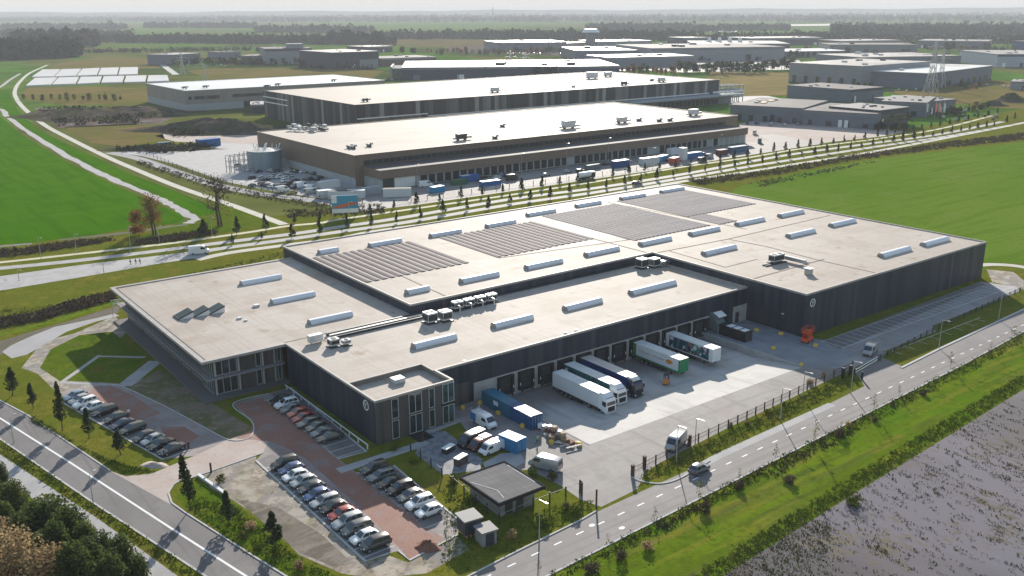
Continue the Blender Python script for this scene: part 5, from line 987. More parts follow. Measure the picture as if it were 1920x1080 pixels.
def car_meshes(kind):
    L_, rear, hs_, bx = {'hatchback': (4.1, 'hatch', 1.0, 0), 'estate': (4.6, 'estate', 1.0, 0), 'suv': (4.5, 'estate', 1.13, .06), 'saloon': (4.6, 'saloon', .97, 0), 'mpv': (4.4, 'mpv', 1.12, .02), 'coupe': (4.3, 'coupe', .92, 0)}[kind]
    k = L_ / 2; W = .89; zb = .26 + bx; belt = .90 * hs_ + bx * .5
    b = MB()
    st = [(-k, .70, .42, .78), (-k + .10, .80, .32, belt), (-k + .5, .86, zb, belt + .02), (-.3, W, zb - .02, belt), (k * .42, W, zb, belt - .02), (k * .72, .87, zb, belt - .10), (k - .18, .82, .30, .74 * hs_), (k, .68, .36, .60 * hs_)]
    b.loft([ring(*s) for s in st])
    top = 1.45 * hs_ + bx
    xr0, xr1, xf0, xf1 = {'hatch': (-k + .22, -k + .75, .25, k * .52), 'estate': (-k + .16, -k + .45, .30, k * .52), 'saloon': (-k + .75, -k + 1.35, .15, k * .48), 'mpv': (-k + .14, -k + .40, .55, k * .66), 'coupe': (-k + .35, -k + 1.2, .05, k * .5)}[rear]
    wb, wt = .80, .62
    lo = [(xr0, -wb, belt - .03), (xf1, -wb, belt - .05), (xf1, wb, belt - .05), (xr0, wb, belt - .03)]
    hi = [(xr1, -wt, top - .05), (xf0, -wt, top - .03), (xf0, wt, top - .03), (xr1, wt, top - .05)]
    mid = [(xr1 + .12, -wt * .82, top), (xf0 - .12, -wt * .82, top + .01), (xf0 - .12, wt * .82, top + .01), (xr1 + .12, wt * .82, top)]
    b.loft([lo, hi, mid])
    for s in (-1, 1): b.box(xf1 - .35, xf1 - .15, s * .93 - .09, s * .93 + .09, belt, belt + .14)
    body = b.mesh('body', smooth=38)
    g = MB(); up = Vector((0, 0, 0))
    def pane(a, c, d, e, u0, u1, v0, v1, off):
        a, c, d, e = map(Vector, (a, c, d, e)); n = (c - a).cross(e - a).normalized() * off
        P = lambda u, v: (a * (1 - u) + c * u) * (1 - v) + (e * (1 - u) + d * u) * v + n
        g.face([P(u0, v0), P(u1, v0), P(u1, v1), P(u0, v1)])
    for u0, u1 in ((.05, .34), (.38, .66), (.69, .95)) if rear in ('estate', 'mpv') else ((.08, .50), (.54, .94)):
        pane(lo[0], lo[1], hi[1], hi[0], u0, u1, .16, .90, .012); pane(lo[2], lo[3], hi[3], hi[2], 1 - u1, 1 - u0, .16, .90, .012)
    pane(lo[1], lo[2], hi[2], hi[1], .06, .94, .10, .94, .012); pane(lo[3], lo[0], hi[0], hi[3], .08, .92, .22, .90, .012)
    glass = g.mesh('windows', fix=False); glass.materials.append(m_glass)
    def lamp(nm, x0, x1, y0, y1, z0, z1, m_):
        c = MB(); c.box(x0, x1, y0, y1, z0, z1); me = c.mesh(nm); me.materials.append(m_); return me
    heads = [lamp('headlight', k - .22, k - .06, s * .62 - .15, s * .62 + .15, .56 * hs_, .70 * hs_, m_head) for s in (-1, 1)]
    tails = [lamp('tail_light', -k - .02, -k + .14, s * .66 - .1, s * .66 + .1, .66 * hs_, .92 * hs_, m_tail) for s in (-1, 1)]
    pl = lamp('number_plate', k - .02, k + .025, -.26, .26, .40, .51, m_white)
    bm_ = lamp('bumper', k - .12, k + .015, -.55, .55, .30, .40, m_rubber)
    body.materials.append(PAINT['grey']); return dict(body=body, glass=glass, heads=heads, tails=tails, plate=pl, bump=bm_, k=k, wx=(-k * .62, k * .64), wy=.80)
CARM = {}
def car(kind, colour, P, rz, label, group=None, name='parked_car', parts=True, s=1.0):
    if kind not in CARM: CARM[kind] = car_meshes(kind)
    M_ = CARM[kind]; t = thing(name, label, 'car', P, rz, group); t.scale = (s, s, s)
    part('body', M_['body'], t, m=paint(colour, CC[colour])); part('glazing', M_['glass'], t)
    for x in M_['wx']:
        for y in (-M_['wy'], M_['wy']):
            w_ = part('wheel', WH[0], t, (x, y, .33))
            if parts: part('rim', WH[1], w_)
    if parts:
        for me in M_['heads']: part('headlight', me, t)
        for me in M_['tails']: part('tail_light', me, t)
        part('number_plate', M_['plate'], t); part('bumper', M_['bump'], t)
    return t
PI = math.pi
# middle row
MID = [('suv', 'black'), ('hatchback', 'blue'), ('hatchback', 'white'), ('hatchback', 'silver'), ('hatchback', 'dark grey'), ('hatchback', 'blue'), ('estate', 'silver'), ('hatchback', 'black'), ('hatchback', 'red'), ('suv', 'silver'), ('mpv', 'grey'), ('hatchback', 'white'), ('mpv', 'dark grey')]
for i, (kd, c) in enumerate(MID):
    lab = {8: 'red hatchback, the only red car in the long middle car park row'}.get(i, f'{c} {kd}, {ordw(13 - i)} car from the road end of the middle row')
    car(kd, c, (52.3 + R.uniform(-.25, .2), 129.9 - i * 2.47 + R.uniform(-.1, .1), .022), PI + R.uniform(-.03, .03), lab, 'cars in the middle car park row', s=R.uniform(.99, 1.03))
RIGHT = [('suv', 'dark grey'), ('estate', 'blue-grey'), ('coupe', 'black'), ('suv', 'black'), ('hatchback', 'grey'), ('suv', 'white'), ('hatchback', 'white')]
for i, (kd, c) in enumerate(RIGHT):
    car(kd, c, (62.9 + R.uniform(-.25, .2), 119.6 - i * 2.72, .022), PI + R.uniform(-.03, .03), f'{c} {kd}, {ordw(7 - i)} from the brick heap in the row beside the lawn', 'cars in the row beside the lawn')
WALL = [('hatchback', 'black'), ('suv', 'white'), ('hatchback', 'blue-grey'), ('hatchback', 'orange-red'), ('hatchback', 'red'), ('estate', 'grey'), ('hatchback', 'brown-grey'), ('hatchback', 'blue-grey'), ('saloon', 'dark green-grey')]
for i, (kd, c) in enumerate(WALL):
    car(kd, c, (62.6 + R.uniform(-.25, .2), 154.3 - i * 2.5, .022), PI + R.uniform(-.03, .03), f'{c} {kd}, {ordw(9 - i)} from the empty bays in the row under the dark wall', 'cars under the dark side wall')
LEFT = [('hatchback', 'pale blue', 141, 741), ('hatchback', 'silver', 150, 748), ('suv', 'white', 160, 755), ('hatchback', 'white', 174, 762), ('estate', 'black', 196, 769), ('hatchback', 'dark grey', 217, 782), ('coupe', 'navy', 229, 793), ('estate', 'dark green-grey', 248, 802), ('hatchback', 'dark grey', 271, 817), ('hatchback', 'silver', 287, 823), ('saloon', 'black', 302, 831), ('saloon', 'dark grey', 322, 840)]
for i, (kd, c, px_, py_) in enumerate(LEFT):
    P = at(px_, py_, .7); car(kd, c, (P.x, P.y, .022), math.atan2(-.26, -.966), f'{c} {kd}, {ordw(i + 1)} from the pond end of the roadside car park row', 'cars in the roadside car park')
P = at(1311, 877, .7); car('hatchback', 'blue-grey', (P.x, P.y, .016), .03 + PI * 0 + math.radians(4), 'dark blue-grey hatchback driving alone on the roadway by the flooded field', name='moving_car')
# vans
def van_meshes(L_, Hh, W, cab=.30):
    k = L_ / 2; b = MB(); hw = W / 2
    st = [(-k, .96, .38, Hh - .06), (-k + .1, 1, .30, Hh), (k * .30, 1, .28, Hh), (k * .42, .98, .28, Hh - .04)]
    def rg(x, s, zb, zt): return [(x, -hw * s, zb), (x, -hw * s, zb + (zt - zb) * .5), (x, -hw * s * .92, zt - .14), (x, -hw * s * .8, zt), (x, hw * s * .8, zt), (x, hw * s * .92, zt - .14), (x, hw * s, zb + (zt - zb) * .5), (x, hw * s, zb)]
    fr = [(k * .52, .97, .28, Hh * .93), (k * .80, .95, .28, Hh * .56), (k * .94, .9, .30, Hh * .48), (k, .78, .36, Hh * .40)]
    b.loft([rg(*s) for s in st + fr]); body = b.mesh('body', smooth=35); body.materials.append(PAINT['white'])
    g = MB(); e = .015
    z1, z0 = Hh * .90, Hh * .58; x1, x0 = k * .54, k * .79
    g.face([(x0 + e * 2, -hw * .80, z0 + e * 2), (x0 + e * 2, hw * .80, z0 + e * 2), (x1 + e * 2, hw * .70, z1 + e * 2), (x1 + e * 2, -hw * .70, z1 + e * 2)])
    for s in (-1, 1): g.face([(k * .16, s * (hw * .985 + e), Hh * .60), (k * .66, s * (hw * .96 + e), Hh * .58), (k * .50, s * (hw * .93 + e), Hh * .84), (k * .16, s * (hw * .95 + e), Hh * .86)])
    g.face([(-k - e, -hw * .7, Hh * .55), (-k - e, hw * .7, Hh * .55), (-k - e, hw * .66, Hh * .82), (-k - e, -hw * .66, Hh * .82)])
    gl = g.mesh('windows', fix=False); gl.materials.append(m_glass)
    hd = []
    for s in (-1, 1): c = MB(); c.box(k * .90, k * .985, s * hw * .66 - .14, s * hw * .66 + .14, Hh * .34, Hh * .42); me = c.mesh('headlight'); me.materials.append(m_head); hd.append(me)
    tl = []
    for s in (-1, 1): c = MB(); c.box(-k - .03, -k + .05, s * hw * .86 - .08, s * hw * .86 + .08, .8, 1.3); me = c.mesh('tail_light'); me.materials.append(m_tail); tl.append(me)
    c = MB(); c.box(k * .9, k + .02, -hw * .6, hw * .6, .34, .52); bp_ = c.mesh('bumper'); bp_.materials.append(m_rubber)
    return dict(body=body, glass=gl, heads=hd, tails=tl, bump=bp_, wx=(-k * .60, k * .62), wy=hw * .9)
VANM = {'small': van_meshes(4.5, 1.85, 1.82), 'van': van_meshes(5.4, 2.2, 2.0), 'big': van_meshes(6.0, 2.6, 2.05)}
def van(kind, colour, P, rz, label, group=None, name='parked_van'):
    M_ = VANM[kind]; t = thing(name, label, 'van', P, rz, group)
    part('body', M_['body'], t, m=paint(colour, CC[colour])); part('glazing', M_['glass'], t)
    for x in M_['wx']:
        for y in (-M_['wy'], M_['wy']): part('rim', WH[1], part('wheel', WH[0], t, (x, y, .33)))
    for me in M_['heads']: part('headlight', me, t)
    for me in M_['tails']: part('tail_light', me, t)
    part('bumper', M_['bump'], t); return t
def lp(px_, py_, h=.9, z=.02): P = atg(px_, py_, h); return (P.x, P.y, gz(P.x, P.y) + z)
v = van('van', 'white', lp(908, 788), math.radians(-88), 'white van with blue tail and rear crane by the brick-red paving')
b = MB(); b.box(-2.72, -1.2, -1.02, 1.02, .5, 1.9); me = b.mesh('blue_panel'); me.materials.append(mat('van_blue', (.03, .17, .42), .4)); part('blue_panel', me, v)
b = MB(); b.bar((-2.4, 0, 2.2), (-1.9, .2, 2.9), .12); b.bar((-1.9, .2, 2.9), (-.9, .2, 2.5), .1); b.bar((-2.6, -.9, 1.8), (-2.6, -.9, 2.7), .1); b.bar((-2.6, .9, 1.8), (-2.6, .9, 2.7), .1); me = b.mesh('crane_arm'); me.materials.append(m_steel); part('crane_arm', me, v)
v = van('van', 'black', lp(884, 824), math.radians(188), 'black van parked on the grass beside the blue box container'); 
v = van('small', 'dark red', lp(900, 831), math.radians(188), 'dark red and black pickup van between the black and the white van')
b = MB(); b.box(-2.0, -.3, -.75, .75, 1.86, 1.95); me = b.mesh('load_cover'); me.materials.append(m_white); part('load_cover', me, v)
van('small', 'white', lp(921, 838), math.radians(186), 'white delivery van parked on the grass next to the blue box container')
van('van', 'silver', lp(1022, 868), math.radians(112), 'silver van standing in the bright glare by the concrete hut')
van('van', 'silver', lp(1267, 828), math.radians(200), 'silver-grey van parked against the brown roadside fence')
van('van', 'silver', lp(1632, 655), math.radians(196), 'silver-blue van alone in the long side parking area')
van('big', 'white', lp(373, 470, 1.0), math.radians(-20), 'white lorry-like van turning on the avenue', name='moving_van')
# lorries
m_under = mat('chassis_black', (.02, .021, .023), .7)
def poster_mat():
    M = bpy.data.materials.new('poster_art'); M.use_nodes = True; MATS['poster_art'] = M; t = M.node_tree; N = t.nodes; L = t.links; p = N['Principled BSDF']; p.inputs['Roughness'].default_value = .4
    tc = N.new('ShaderNodeTexCoord'); mp = N.new('ShaderNodeMapping'); mp.inputs['Scale'].default_value = (.9, 1, .9); L.new(tc.outputs['Object'], mp.inputs[0])
    n0 = N.new('ShaderNodeTexNoise'); n0.inputs['Scale'].default_value = .8; L.new(mp.outputs[0], n0.inputs[0])
    mx = N.new('ShaderNodeVectorMath'); mx.operation = 'ADD'; L.new(mp.outputs[0], mx.inputs[0]); L.new(n0.outputs['Color'], mx.inputs[1])
    vo = N.new('ShaderNodeTexVoronoi'); vo.inputs['Scale'].default_value = 1.5; L.new(mx.outputs[0], vo.inputs[0])
    sp_ = N.new('ShaderNodeSeparateColor'); L.new(vo.outputs['Color'], sp_.inputs[0])
    cr = N.new('ShaderNodeValToRGB'); cr.color_ramp.interpolation = 'CONSTANT'; e = cr.color_ramp.elements; e[0].color = (.01, .05, .10, 1); e[1].position = .2; e[1].color = (.012, .10, .15, 1)
    for q, c in ((.35, (.18, .06, .06)), (.48, (.02, .18, .16)), (.6, (.26, .12, .10)), (.7, (.10, .28, .20)), (.8, (.012, .03, .06)), (.9, (.5, .55, .55))): x = e.new(q); x.color = (*c, 1)
    L.new(sp_.outputs[0], cr.inputs[0]); L.new(cr.outputs[0], p.inputs['Base Color']); return M
m_poster = poster_mat()
def trailer(x, yrear, label, side, roof, front, extra=None, L_=13.2):
    """local: rear at origin, +x to the front; placed with front towards -y"""
    zf, zt = 1.15, 3.98; t = thing('semi_trailer', label, 'trailer', (x, yrear, gz(x, yrear - 3)), -PI / 2); hw = 1.27
    b = MB(); b.use(side); b.box(0, L_, -hw, hw, zf, zt - .03); me = b.mesh('box_body'); part('box_body', me, t)
    b = MB(); b.box(-.02, L_ + .02, -hw - .02, hw + .02, zt - .03, zt + .02); me = b.mesh('roof'); me.materials.append(roof); part('roof', me, t)
    b = MB(); b.box(L_ + .001, L_ + .05, -hw, hw, zf, zt - .04); me = b.mesh('front_panel'); me.materials.append(front); part('front_panel', me, t)
    b = MB(); b.box(.2, L_ - .2, -.5, .5, .75, zf - .002); b.box(2.0, 6, -hw + .05, hw - .05, .55, .62); b.box(5.4, 8.8, -hw + .02, -hw + .08, .35, 1.05); b.box(5.4, 8.8, hw - .08, hw - .02, .35, 1.05); b.box(0, .15, -hw, hw, .5, .65); me = b.mesh('chassis'); me.materials.append(m_under); part('chassis', me, t)
    for y in (-.5, .5):
        b = MB(); b.box(L_ - 2.9, L_ - 2.7, y - .1, y + .1, .05, zf); b.box(L_ - 3.0, L_ - 2.6, y - .18, y + .18, 0.01, .06); me = b.mesh('support_leg'); me.materials.append(m_steel_d); part('support_leg', me, t)
    for wx in (2.6, 3.9, 5.2):
        for s in (-1, 1): part('rim', WHT[1], part('wheel', WHT[0], t, (wx, s * 1.02, .5)))
    return t
def tractor(x, yfront, label, colour, roofc):
    """local +x forward, front at 0"""
    t = thing('lorry_tractor', label, 'lorry', (x, yfront, gz(x, yfront + 3)), -PI / 2); hw = 1.24; b = MB()
    def rg(x_, zb, zt, s=1.0, rr=.12): return [(x_, -hw * s, zb), (x_, -hw * s, zt - .3), (x_, -hw * s * .86, zt), (x_, hw * s * .86, zt), (x_, hw * s, zt - .3), (x_, hw * s, zb)]
    b.loft([rg(-2.25, .95, 3.55), rg(-1.2, .85, 3.65), rg(-.45, .55, 3.35, 1), rg(-.12, .45, 2.9, .98), rg(0, .45, 1.9, .95), rg(.03, .5, 1.0, .92)])
    me = b.mesh('cab', smooth=35); me.materials.append(paint(colour, CC[colour])); part('cab', me, t)
    g = MB(); g.face([(.03, -1.02, 1.95), (.03, 1.02, 1.95), (-.13, 1.0, 2.85), (-.13, -1.0, 2.85)])
    for s in (-1, 1): g.face([(-1.15, s * 1.256, 1.85), (-.2, s * 1.256, 1.75), (-.35, s * 1.256, 2.65), (-1.15, s * 1.256, 2.7)])
    me = g.mesh('windows', fix=False); me.materials.append(m_glass); part('glazing', me, t)
    b = MB(); b.box(.0, .06, -.85, .85, .75, 1.65); me = b.mesh('grille'); me.materials.append(m_rubber); part('grille', me, t)
    b = MB(); b.box(-.35, .1, -1.2, 1.2, .32, .68); me = b.mesh('bumper'); me.materials.append(m_steel_d if colour != 'white' else m_unit); part('bumper', me, t)
    for s in (-1, 1):
        b = MB(); b.box(-.02, .11, s * .95 - .2, s * .95 + .2, .72, .95); me = b.mesh('headlight'); me.materials.append(m_head); part('headlight', me, t)
        b = MB(); b.box(-.25, -.05, s * 1.42 - .12, s * 1.42 + .12, 1.9, 2.75); b.bar((-.2, s * 1.2, 2.7), (-.15, s * 1.42, 2.7), .06); me = b.mesh('mirror'); me.materials.append(m_rubber); part('mirror', me, t)
    b = MB(); b.loft([[(x_, y, 3.45 + z) for y, z in ((-1.0, 0), (-.9, h_), (.9, h_), (1.0, 0))] for x_, h_ in ((-2.2, .55), (-1.3, .5), (-.6, .12))]); me = b.mesh('roof_fairing'); me.materials.append(roofc); part('roof_fairing', me, t)
    b = MB(); b.box(-.62, -.35, -1.1, 1.1, 3.12, 3.3); me = b.mesh('sun_visor'); me.materials.append(m_rubber); part('sun_visor', me, t)
    b = MB(); b.box(-5.7, -.4, -.45, .45, .6, .95); b.box(-3.4, -2.3, -1.2, -.6, .4, .95); b.box(-3.4, -2.3, .6, 1.2, .4, .95); me = b.mesh('chassis'); me.materials.append(m_under); part('chassis', me, t)
    for wx in (-1.35, -4.9):
        for s in (-1, 1): part('rim', WHT[1], part('wheel', WHT[0], t, (wx, s * 1.02, .5)))
    return t
m_green = mat('trailer_green', (.02, .20, .085), .4); m_teal = mat('trailer_teal', (.012, .075, .085), .4, layers=[(.9, (.03, .19, .18), .5, .62, .8), (2, (.25, .4, .38), .64, .7, .5)]); m_blue = mat('trailer_blue', (.012, .045, .18), .4); m_wside = mat('trailer_white', (.66, .67, .68), .4, layers=[((.3, .3, .3), (.58, .59, .6), .5, .7, .6)]); m_sroof = mat('trailer_roof', (.64, .63, .60), .5, layers=[(.5, (.52, .5, .46), .5, .7, .6)]); m_proof = mat('trailer_roof_pinkish', (.56, .48, .42), .5, layers=[(.4, (.64, .58, .53), .45, .65, .7)])
trailer(109.0, 129.6, 'plain white semi-trailer behind a white tractor at the loading docks', m_wside, m_sroof, m_wside)
tractor(109.0, 114.3, 'white tractor unit coupled to the plain white trailer', 'white', m_white)
t2 = trailer(113.6, 131.6, 'teal-sided semi-trailer with white roof docked between white and blue ones', m_teal, m_sroof, m_wside)
b = MB(); b.box(.4, 1.1, -1.30, -1.272, 2.5, 3.3); b.box(.4, 1.1, 1.272, 1.30, 2.5, 3.3); me = b.mesh('white_mark'); me.materials.append(m_white); part('white_mark', me, t2)
tractor(113.6, 116.2, 'white tractor unit with black windscreen surround before the teal trailer', 'white', m_white)
trailer(118.5, 132.2, 'dark blue semi-trailer with pinkish roof docked third from the blue containers', m_blue, m_proof, m_blue)
tractor(118.5, 116.8, 'dark blue tractor unit with a pale roof fairing', 'navy', m_sroof)
t4 = trailer(133.2, 132.2, 'white and green semi-trailer with orange emblem, parked without a tractor', m_wside, m_sroof, m_green)
for sgn in (-1, 1):
    yy = (1.272, 1.292) if sgn > 0 else (-1.292, -1.272)
    for nm, bx, mm_ in (('green_end', (-.01, .9, *yy, 1.15, 3.95), m_green), ('green_skirt', (.9, 13.2, *yy, 1.15, 1.5), m_green), ('green_corner', (12.9, 13.22, *yy, 1.5, 3.95), m_green)):
        b = MB(); b.box(*bx); me = b.mesh(nm); me.materials.append(mm_); part(nm, me, t4)
    b = MB(); yl = (1.273, 1.285) if sgn > 0 else (-1.285, -1.273); rr = random.Random(5)
    x = 1.9
    while x < 8.6:      # faded lettering too small to read in the photo
        wl = rr.uniform(.18, .32); hl = rr.uniform(.38, .62) if 3.9 < x < 4.6 or x < 2.4 else rr.uniform(.28, .40)
        b.box(x, x + .09, *yl, 2.5, 2.5 + hl); b.box(x + .09, x + wl, *yl, 2.5 + hl - .12, 2.5 + hl - .02)
        if rr.random() < .6: b.box(x + wl, x + wl + .08, *yl, 2.5, 2.5 + hl - .02)
        x += wl + rr.uniform(.18, .25) + (.45 if 4.6 < x < 4.95 else 0)
    me = b.mesh('lettering'); me.materials.append(mat('lettering_brown', (.26, .17, .14), .5)); part('lettering', me, t4)
    b = MB(); b.loft([[(9.4 + dx, yl[0 if sgn < 0 else 1] * 1.001, 2.25 + z), (9.4 + dx, yl[1 if sgn < 0 else 0], 2.25 + z), (9.4 + dx, yl[1 if sgn < 0 else 0], 2.25 + z + h_), (9.4 + dx, yl[0 if sgn < 0 else 1] * 1.001, 2.25 + z + h_)] for dx, z, h_ in ((0, .35, .3), (.5, .1, .8), (1.1, .05, .95), (1.6, .25, .6), (1.9, .4, .3))]); me = b.mesh('emblem'); me.materials.append(mat('emblem_orange', (.62, .22, .03), .5)); part('emblem', me, t4)
t5 = trailer(143.0, 132.2, 'white semi-trailer with colourful poster artwork along its side', m_wside, m_sroof, m_wside)
for s in ((-1.285, -1.272), (1.272, 1.285)):
    b = MB(); b.box(1.0, 12.2, *s, 1.35, 3.75); me = b.mesh('poster'); me.materials.append(m_poster); part('poster', me, t5)
# containers
def container(x, y, z, sx, sy, h, m_, label, top=None, group=None, name='container', rz=0.0):
    t = thing(name, label, 'container', (x, y, z), rz, group); b = MB(); n = max(int(sx / .28), 3); x0 = -sx / 2; y0 = -sy / 2
    P = []                                        # corrugated long sides
    for i in range(n): 
        a = x0 + .12 + (sx - .24) * i / n; d = (sx - .24) / n; P += [(a, 0), (a + d * .3, .05), (a + d * .5, .05), (a + d * .8, 0)]
    for s in (-1, 1):
        V = [(a, s * (sy / 2 - .02 - o), .15) for a, o in P] + [(a, s * (sy / 2 - .02 - o), h - .12) for a, o in P]; k = len(P); b.add(V, [(i, i + 1, i + 1 + k, i + k) for i in range(k - 1)])
    b.box(x0 + .06, -x0 - .06, y0 + .09, -y0 - .09, .12, h - .03); me = b.mesh('body'); me.materials.append(m_); part('body', me, t)
    f = MB()
    for sx_ in (x0, -x0 - .12):
        for sy_ in (y0, -y0 - .12): f.box(sx_, sx_ + .12, sy_, sy_ + .12, 0, h)
    for sy_ in (y0 + .003, -y0 - .123): f.box(x0 + .12, -x0 - .12, sy_, sy_ + .12, 0.005, .14); f.box(x0 + .12, -x0 - .12, sy_, sy_ + .12, h - .14, h - .005)
    me = f.mesh('frame'); me.materials.append(m_); part('frame', me, t)
    d = MB()
    for k in range(2): d.box(x0 - .03, x0 - .001 + .06, y0 + .15 + k * (sy / 2 - .1), y0 + .15 + k * (sy / 2 - .1) + sy / 2 - .22, .16, h - .16)
    me = d.mesh('door'); me.materials.append(m_); dd = part('door', me, t); r_ = MB()
    for k in range(4): r_.box(x0 - .07, x0 - .032, y0 + .3 + k * (sy - .6) / 3 - .025, y0 + .3 + k * (sy - .6) / 3 + .025, .2, h - .2)
    me = r_.mesh('lock_rod'); me.materials.append(m_steel); part('lock_rod', me, dd)
    if top: q = MB(); q.box(x0 + .1, -x0 - .1 if top[1] > .9 else x0 + .1 + (sx - .2) * top[1], y0 + .1, -y0 - .1, h - .029, h + .02); me = q.mesh('roof_sheet'); me.materials.append(top[0]); part('roof_sheet', me, t)
    return t
m_cb = mat('container_blue', (.016, .075, .19), .45, .1, layers=[(.8, (.025, .10, .24), .45, .65, .7), (4, (.10, .08, .06), .68, .78, .5)]); m_ct = mat('container_teal_blue', (.02, .13, .21), .45, .1, layers=[(.8, (.03, .16, .25), .45, .65, .7), (3, (.05, .07, .07), .68, .78, .5)])
c1 = container(93.1, 126.6, .02, 8.6, 2.6, 2.6, m_ct, 'teal-blue shipping container standing against the concrete dock wall', rz=PI / 2)
b = MB(); b.box(-.8, .6, 1.301, 1.33, 1.2, 2.0); me = b.mesh('white_sign'); me.materials.append(m_white); part('white_sign', me, c1)
container(93.1, 119.4, .02, 6.4, 2.5, 2.6, m_cb, 'royal blue shipping container with a rust-pink patch on its roof', (mat('roof_pink', (.55, .42, .36), .6, layers=[(1, (.62, .58, .55), .45, .65, .8)]), .62), rz=PI / 2)
container(85.2, 112.8, .02, 4.2, 2.4, 2.3, mat('container_light_blue', (.03, .19, .40), .45), 'small bright blue box container with a stained white roof beside the white delivery van', (m_sroof, 1), rz=math.radians(100))
c = container(157.7, 126.4, .02, 7.6, 2.4, 2.3, mat('container_black', (.012, .013, .017), .5, layers=[(1, (.03, .03, .035), .5, .7, .7)]), 'black ribbed press container beside the retaining wall', rz=PI / 2)
for k in range(3): b = MB(); b.box(-3.3 + k * 1.9, -1.9 + k * 1.9, -1.0, .9, 2.30, 2.36); me = b.mesh('roof_plate'); me.materials.append(m_white); part('roof_plate', me, c)
pr = thing('waste_press', 'grey-green waste compactor chute with a white lid against the dock wall', 'compactor', (157.7, 131.6, 0))
b = MB(); b.loft([[(157.7 + x, 132.85 - y, z) for x in (-1.3, 1.3) for z in ()] or [(156.4, 132.85 - y, z0), (159.0, 132.85 - y, z0), (159.0, 132.85 - y, z1), (156.4, 132.85 - y, z1)] for y, z0, z1 in ((0, .8, 4.3), (1.2, .4, 3.6), (2.6, .2, 2.0))]); b.build('chute', pr, mat('press_green', (.10, .14, .14), .5))
b = MB(); b.loft([[(157.0, 132.3 - y, z), (159.6, 132.3 - y, z), (159.6, 132.3 - y, z + .12), (157.0, 132.3 - y, z + .12)] for y, z in ((0, 4.25), (1.7, 3.5))]); b.build('lid', pr, m_white)
b = MB(); b.box(156.3, 156.5, 130.0, 130.2, 0, 2.0); b.box(158.9, 159.1, 130.0, 130.2, 0, 2.0); b.build('support_leg', pr, m_steel)
# scissor lift
P = at(1513, 641); sl = thing('scissor_lift', 'bright orange-red scissor lift parked at the dark hall corner', 'scissor lift', P, .2); ro = mat('lift_orange', (.65, .09, .03), .45)
b = MB(); b.box(-1.4, 1.4, -.8, .8, .35, 1.1); me = b.mesh('base'); me.materials.append(ro); part('base', me, sl)
b = MB()
for k in range(4):
    for y in (-.6, .6): b.bar((-1.2, y, 1.1 + k * .28), (1.2, y, 1.38 + k * .28), .1); b.bar((1.2, y * .9, 1.1 + k * .28), (-1.2, y * .9, 1.38 + k * .28), .1)
me = b.mesh('scissor_arms'); me.materials.append(ro); part('scissor_arms', me, sl)
b = MB(); b.box(-1.5, 1.5, -.85, .85, 2.3, 2.5); me = b.mesh('platform'); me.materials.append(ro); part('platform', me, sl)
b = MB()
for z in (2.95, 3.4):
    b.bar((-1.5, -.85, z), (1.5, -.85, z), .06); b.bar((-1.5, .85, z), (1.5, .85, z), .06); b.bar((-1.5, -.85, z), (-1.5, .85, z), .06); b.bar((1.5, -.85, z), (1.5, .85, z), .06)
for x in (-1.5, 0, 1.5):
    for y in (-.85, .85): b.bar((x, y, 2.5), (x, y, 3.4), .06)
me = b.mesh('railing'); me.materials.append(ro); part('railing', me, sl)
for x in (-1, 1):
    for y in (-.75, .75): part('wheel', WH[0], sl, (x, y, .33))
# small forklift in the yard
P = lp(1249, 716, .5); fk = thing('forklift', 'small orange-brown forklift standing alone in the loading yard', 'forklift', P, .6); oc = mat('forklift_orange', (.55, .22, .06), .5)
b = MB(); b.box(-.9, .7, -.55, .55, .3, 1.0); b.box(-.95, -.35, -.5, .5, 1.0, 1.25); me = b.mesh('body'); me.materials.append(oc); part('body', me, fk)
b = MB(); b.box(-.6, .55, -.5, .5, 2.0, 2.08)
for x in (-.55, .5):
    for y in (-.45, .45): b.bar((x, y, 1.0), (x, y, 2.0), .07)
me = b.mesh('overhead_guard'); me.materials.append(m_rubber); part('overhead_guard', me, fk)
b = MB()
for y in (-.3, .3): b.box(.72, .84, y - .06, y + .06, .1, 2.1); b.box(.84, 1.8, y - .06, y + .06, .08, .14)
me = b.mesh('mast'); me.materials.append(m_steel_d); part('mast', me, fk)
for x in (-.55, .5):
    for y in (-.5, .5): o = part('wheel', WH[0], fk, (x, y, .26)); o.scale = (.75,) * 3
# ------------------------------------------------------------------ far yard vehicles beside the brown centre
def fcar(px_, py_, kd, c, lab, rz=0.3): car(kd, c, tuple(at(px_, py_)) [:2] + (.03,), rz, lab, 'cars and vans near the storage tank', parts=False)
FC = [(497, 350, 'estate', 'black', 1.9), (508, 352, 'hatchback', 'white', 1.9), (519, 351, 'hatchback', 'silver', 1.8), (497, 339, 'saloon', 'navy', .2), (516, 331, 'hatchback', 'silver', .3), (536, 341, 'suv', 'white', .3), (546, 345, 'estate', 'dark grey', .3), (547, 331, 'hatchback', 'silver', 1.2), (523, 322, 'hatchback', 'grey', .2), (559, 347, 'suv', 'silver', .1), (549, 363, 'hatchback', 'yellow', .1), (600, 335, 'hatchback', 'black', .4), (584, 337, 'estate', 'dark grey', .4), (610, 345, 'suv', 'navy', .3), (447, 312, 'hatchback', 'dark grey', .4)]
for i, (x, y, kd, c, rz) in enumerate(FC): fcar(x, y, kd, c, f'{c} {kd} on the pale concrete, {ordw(i + 1)} of the scattered cars near the tank', rz)
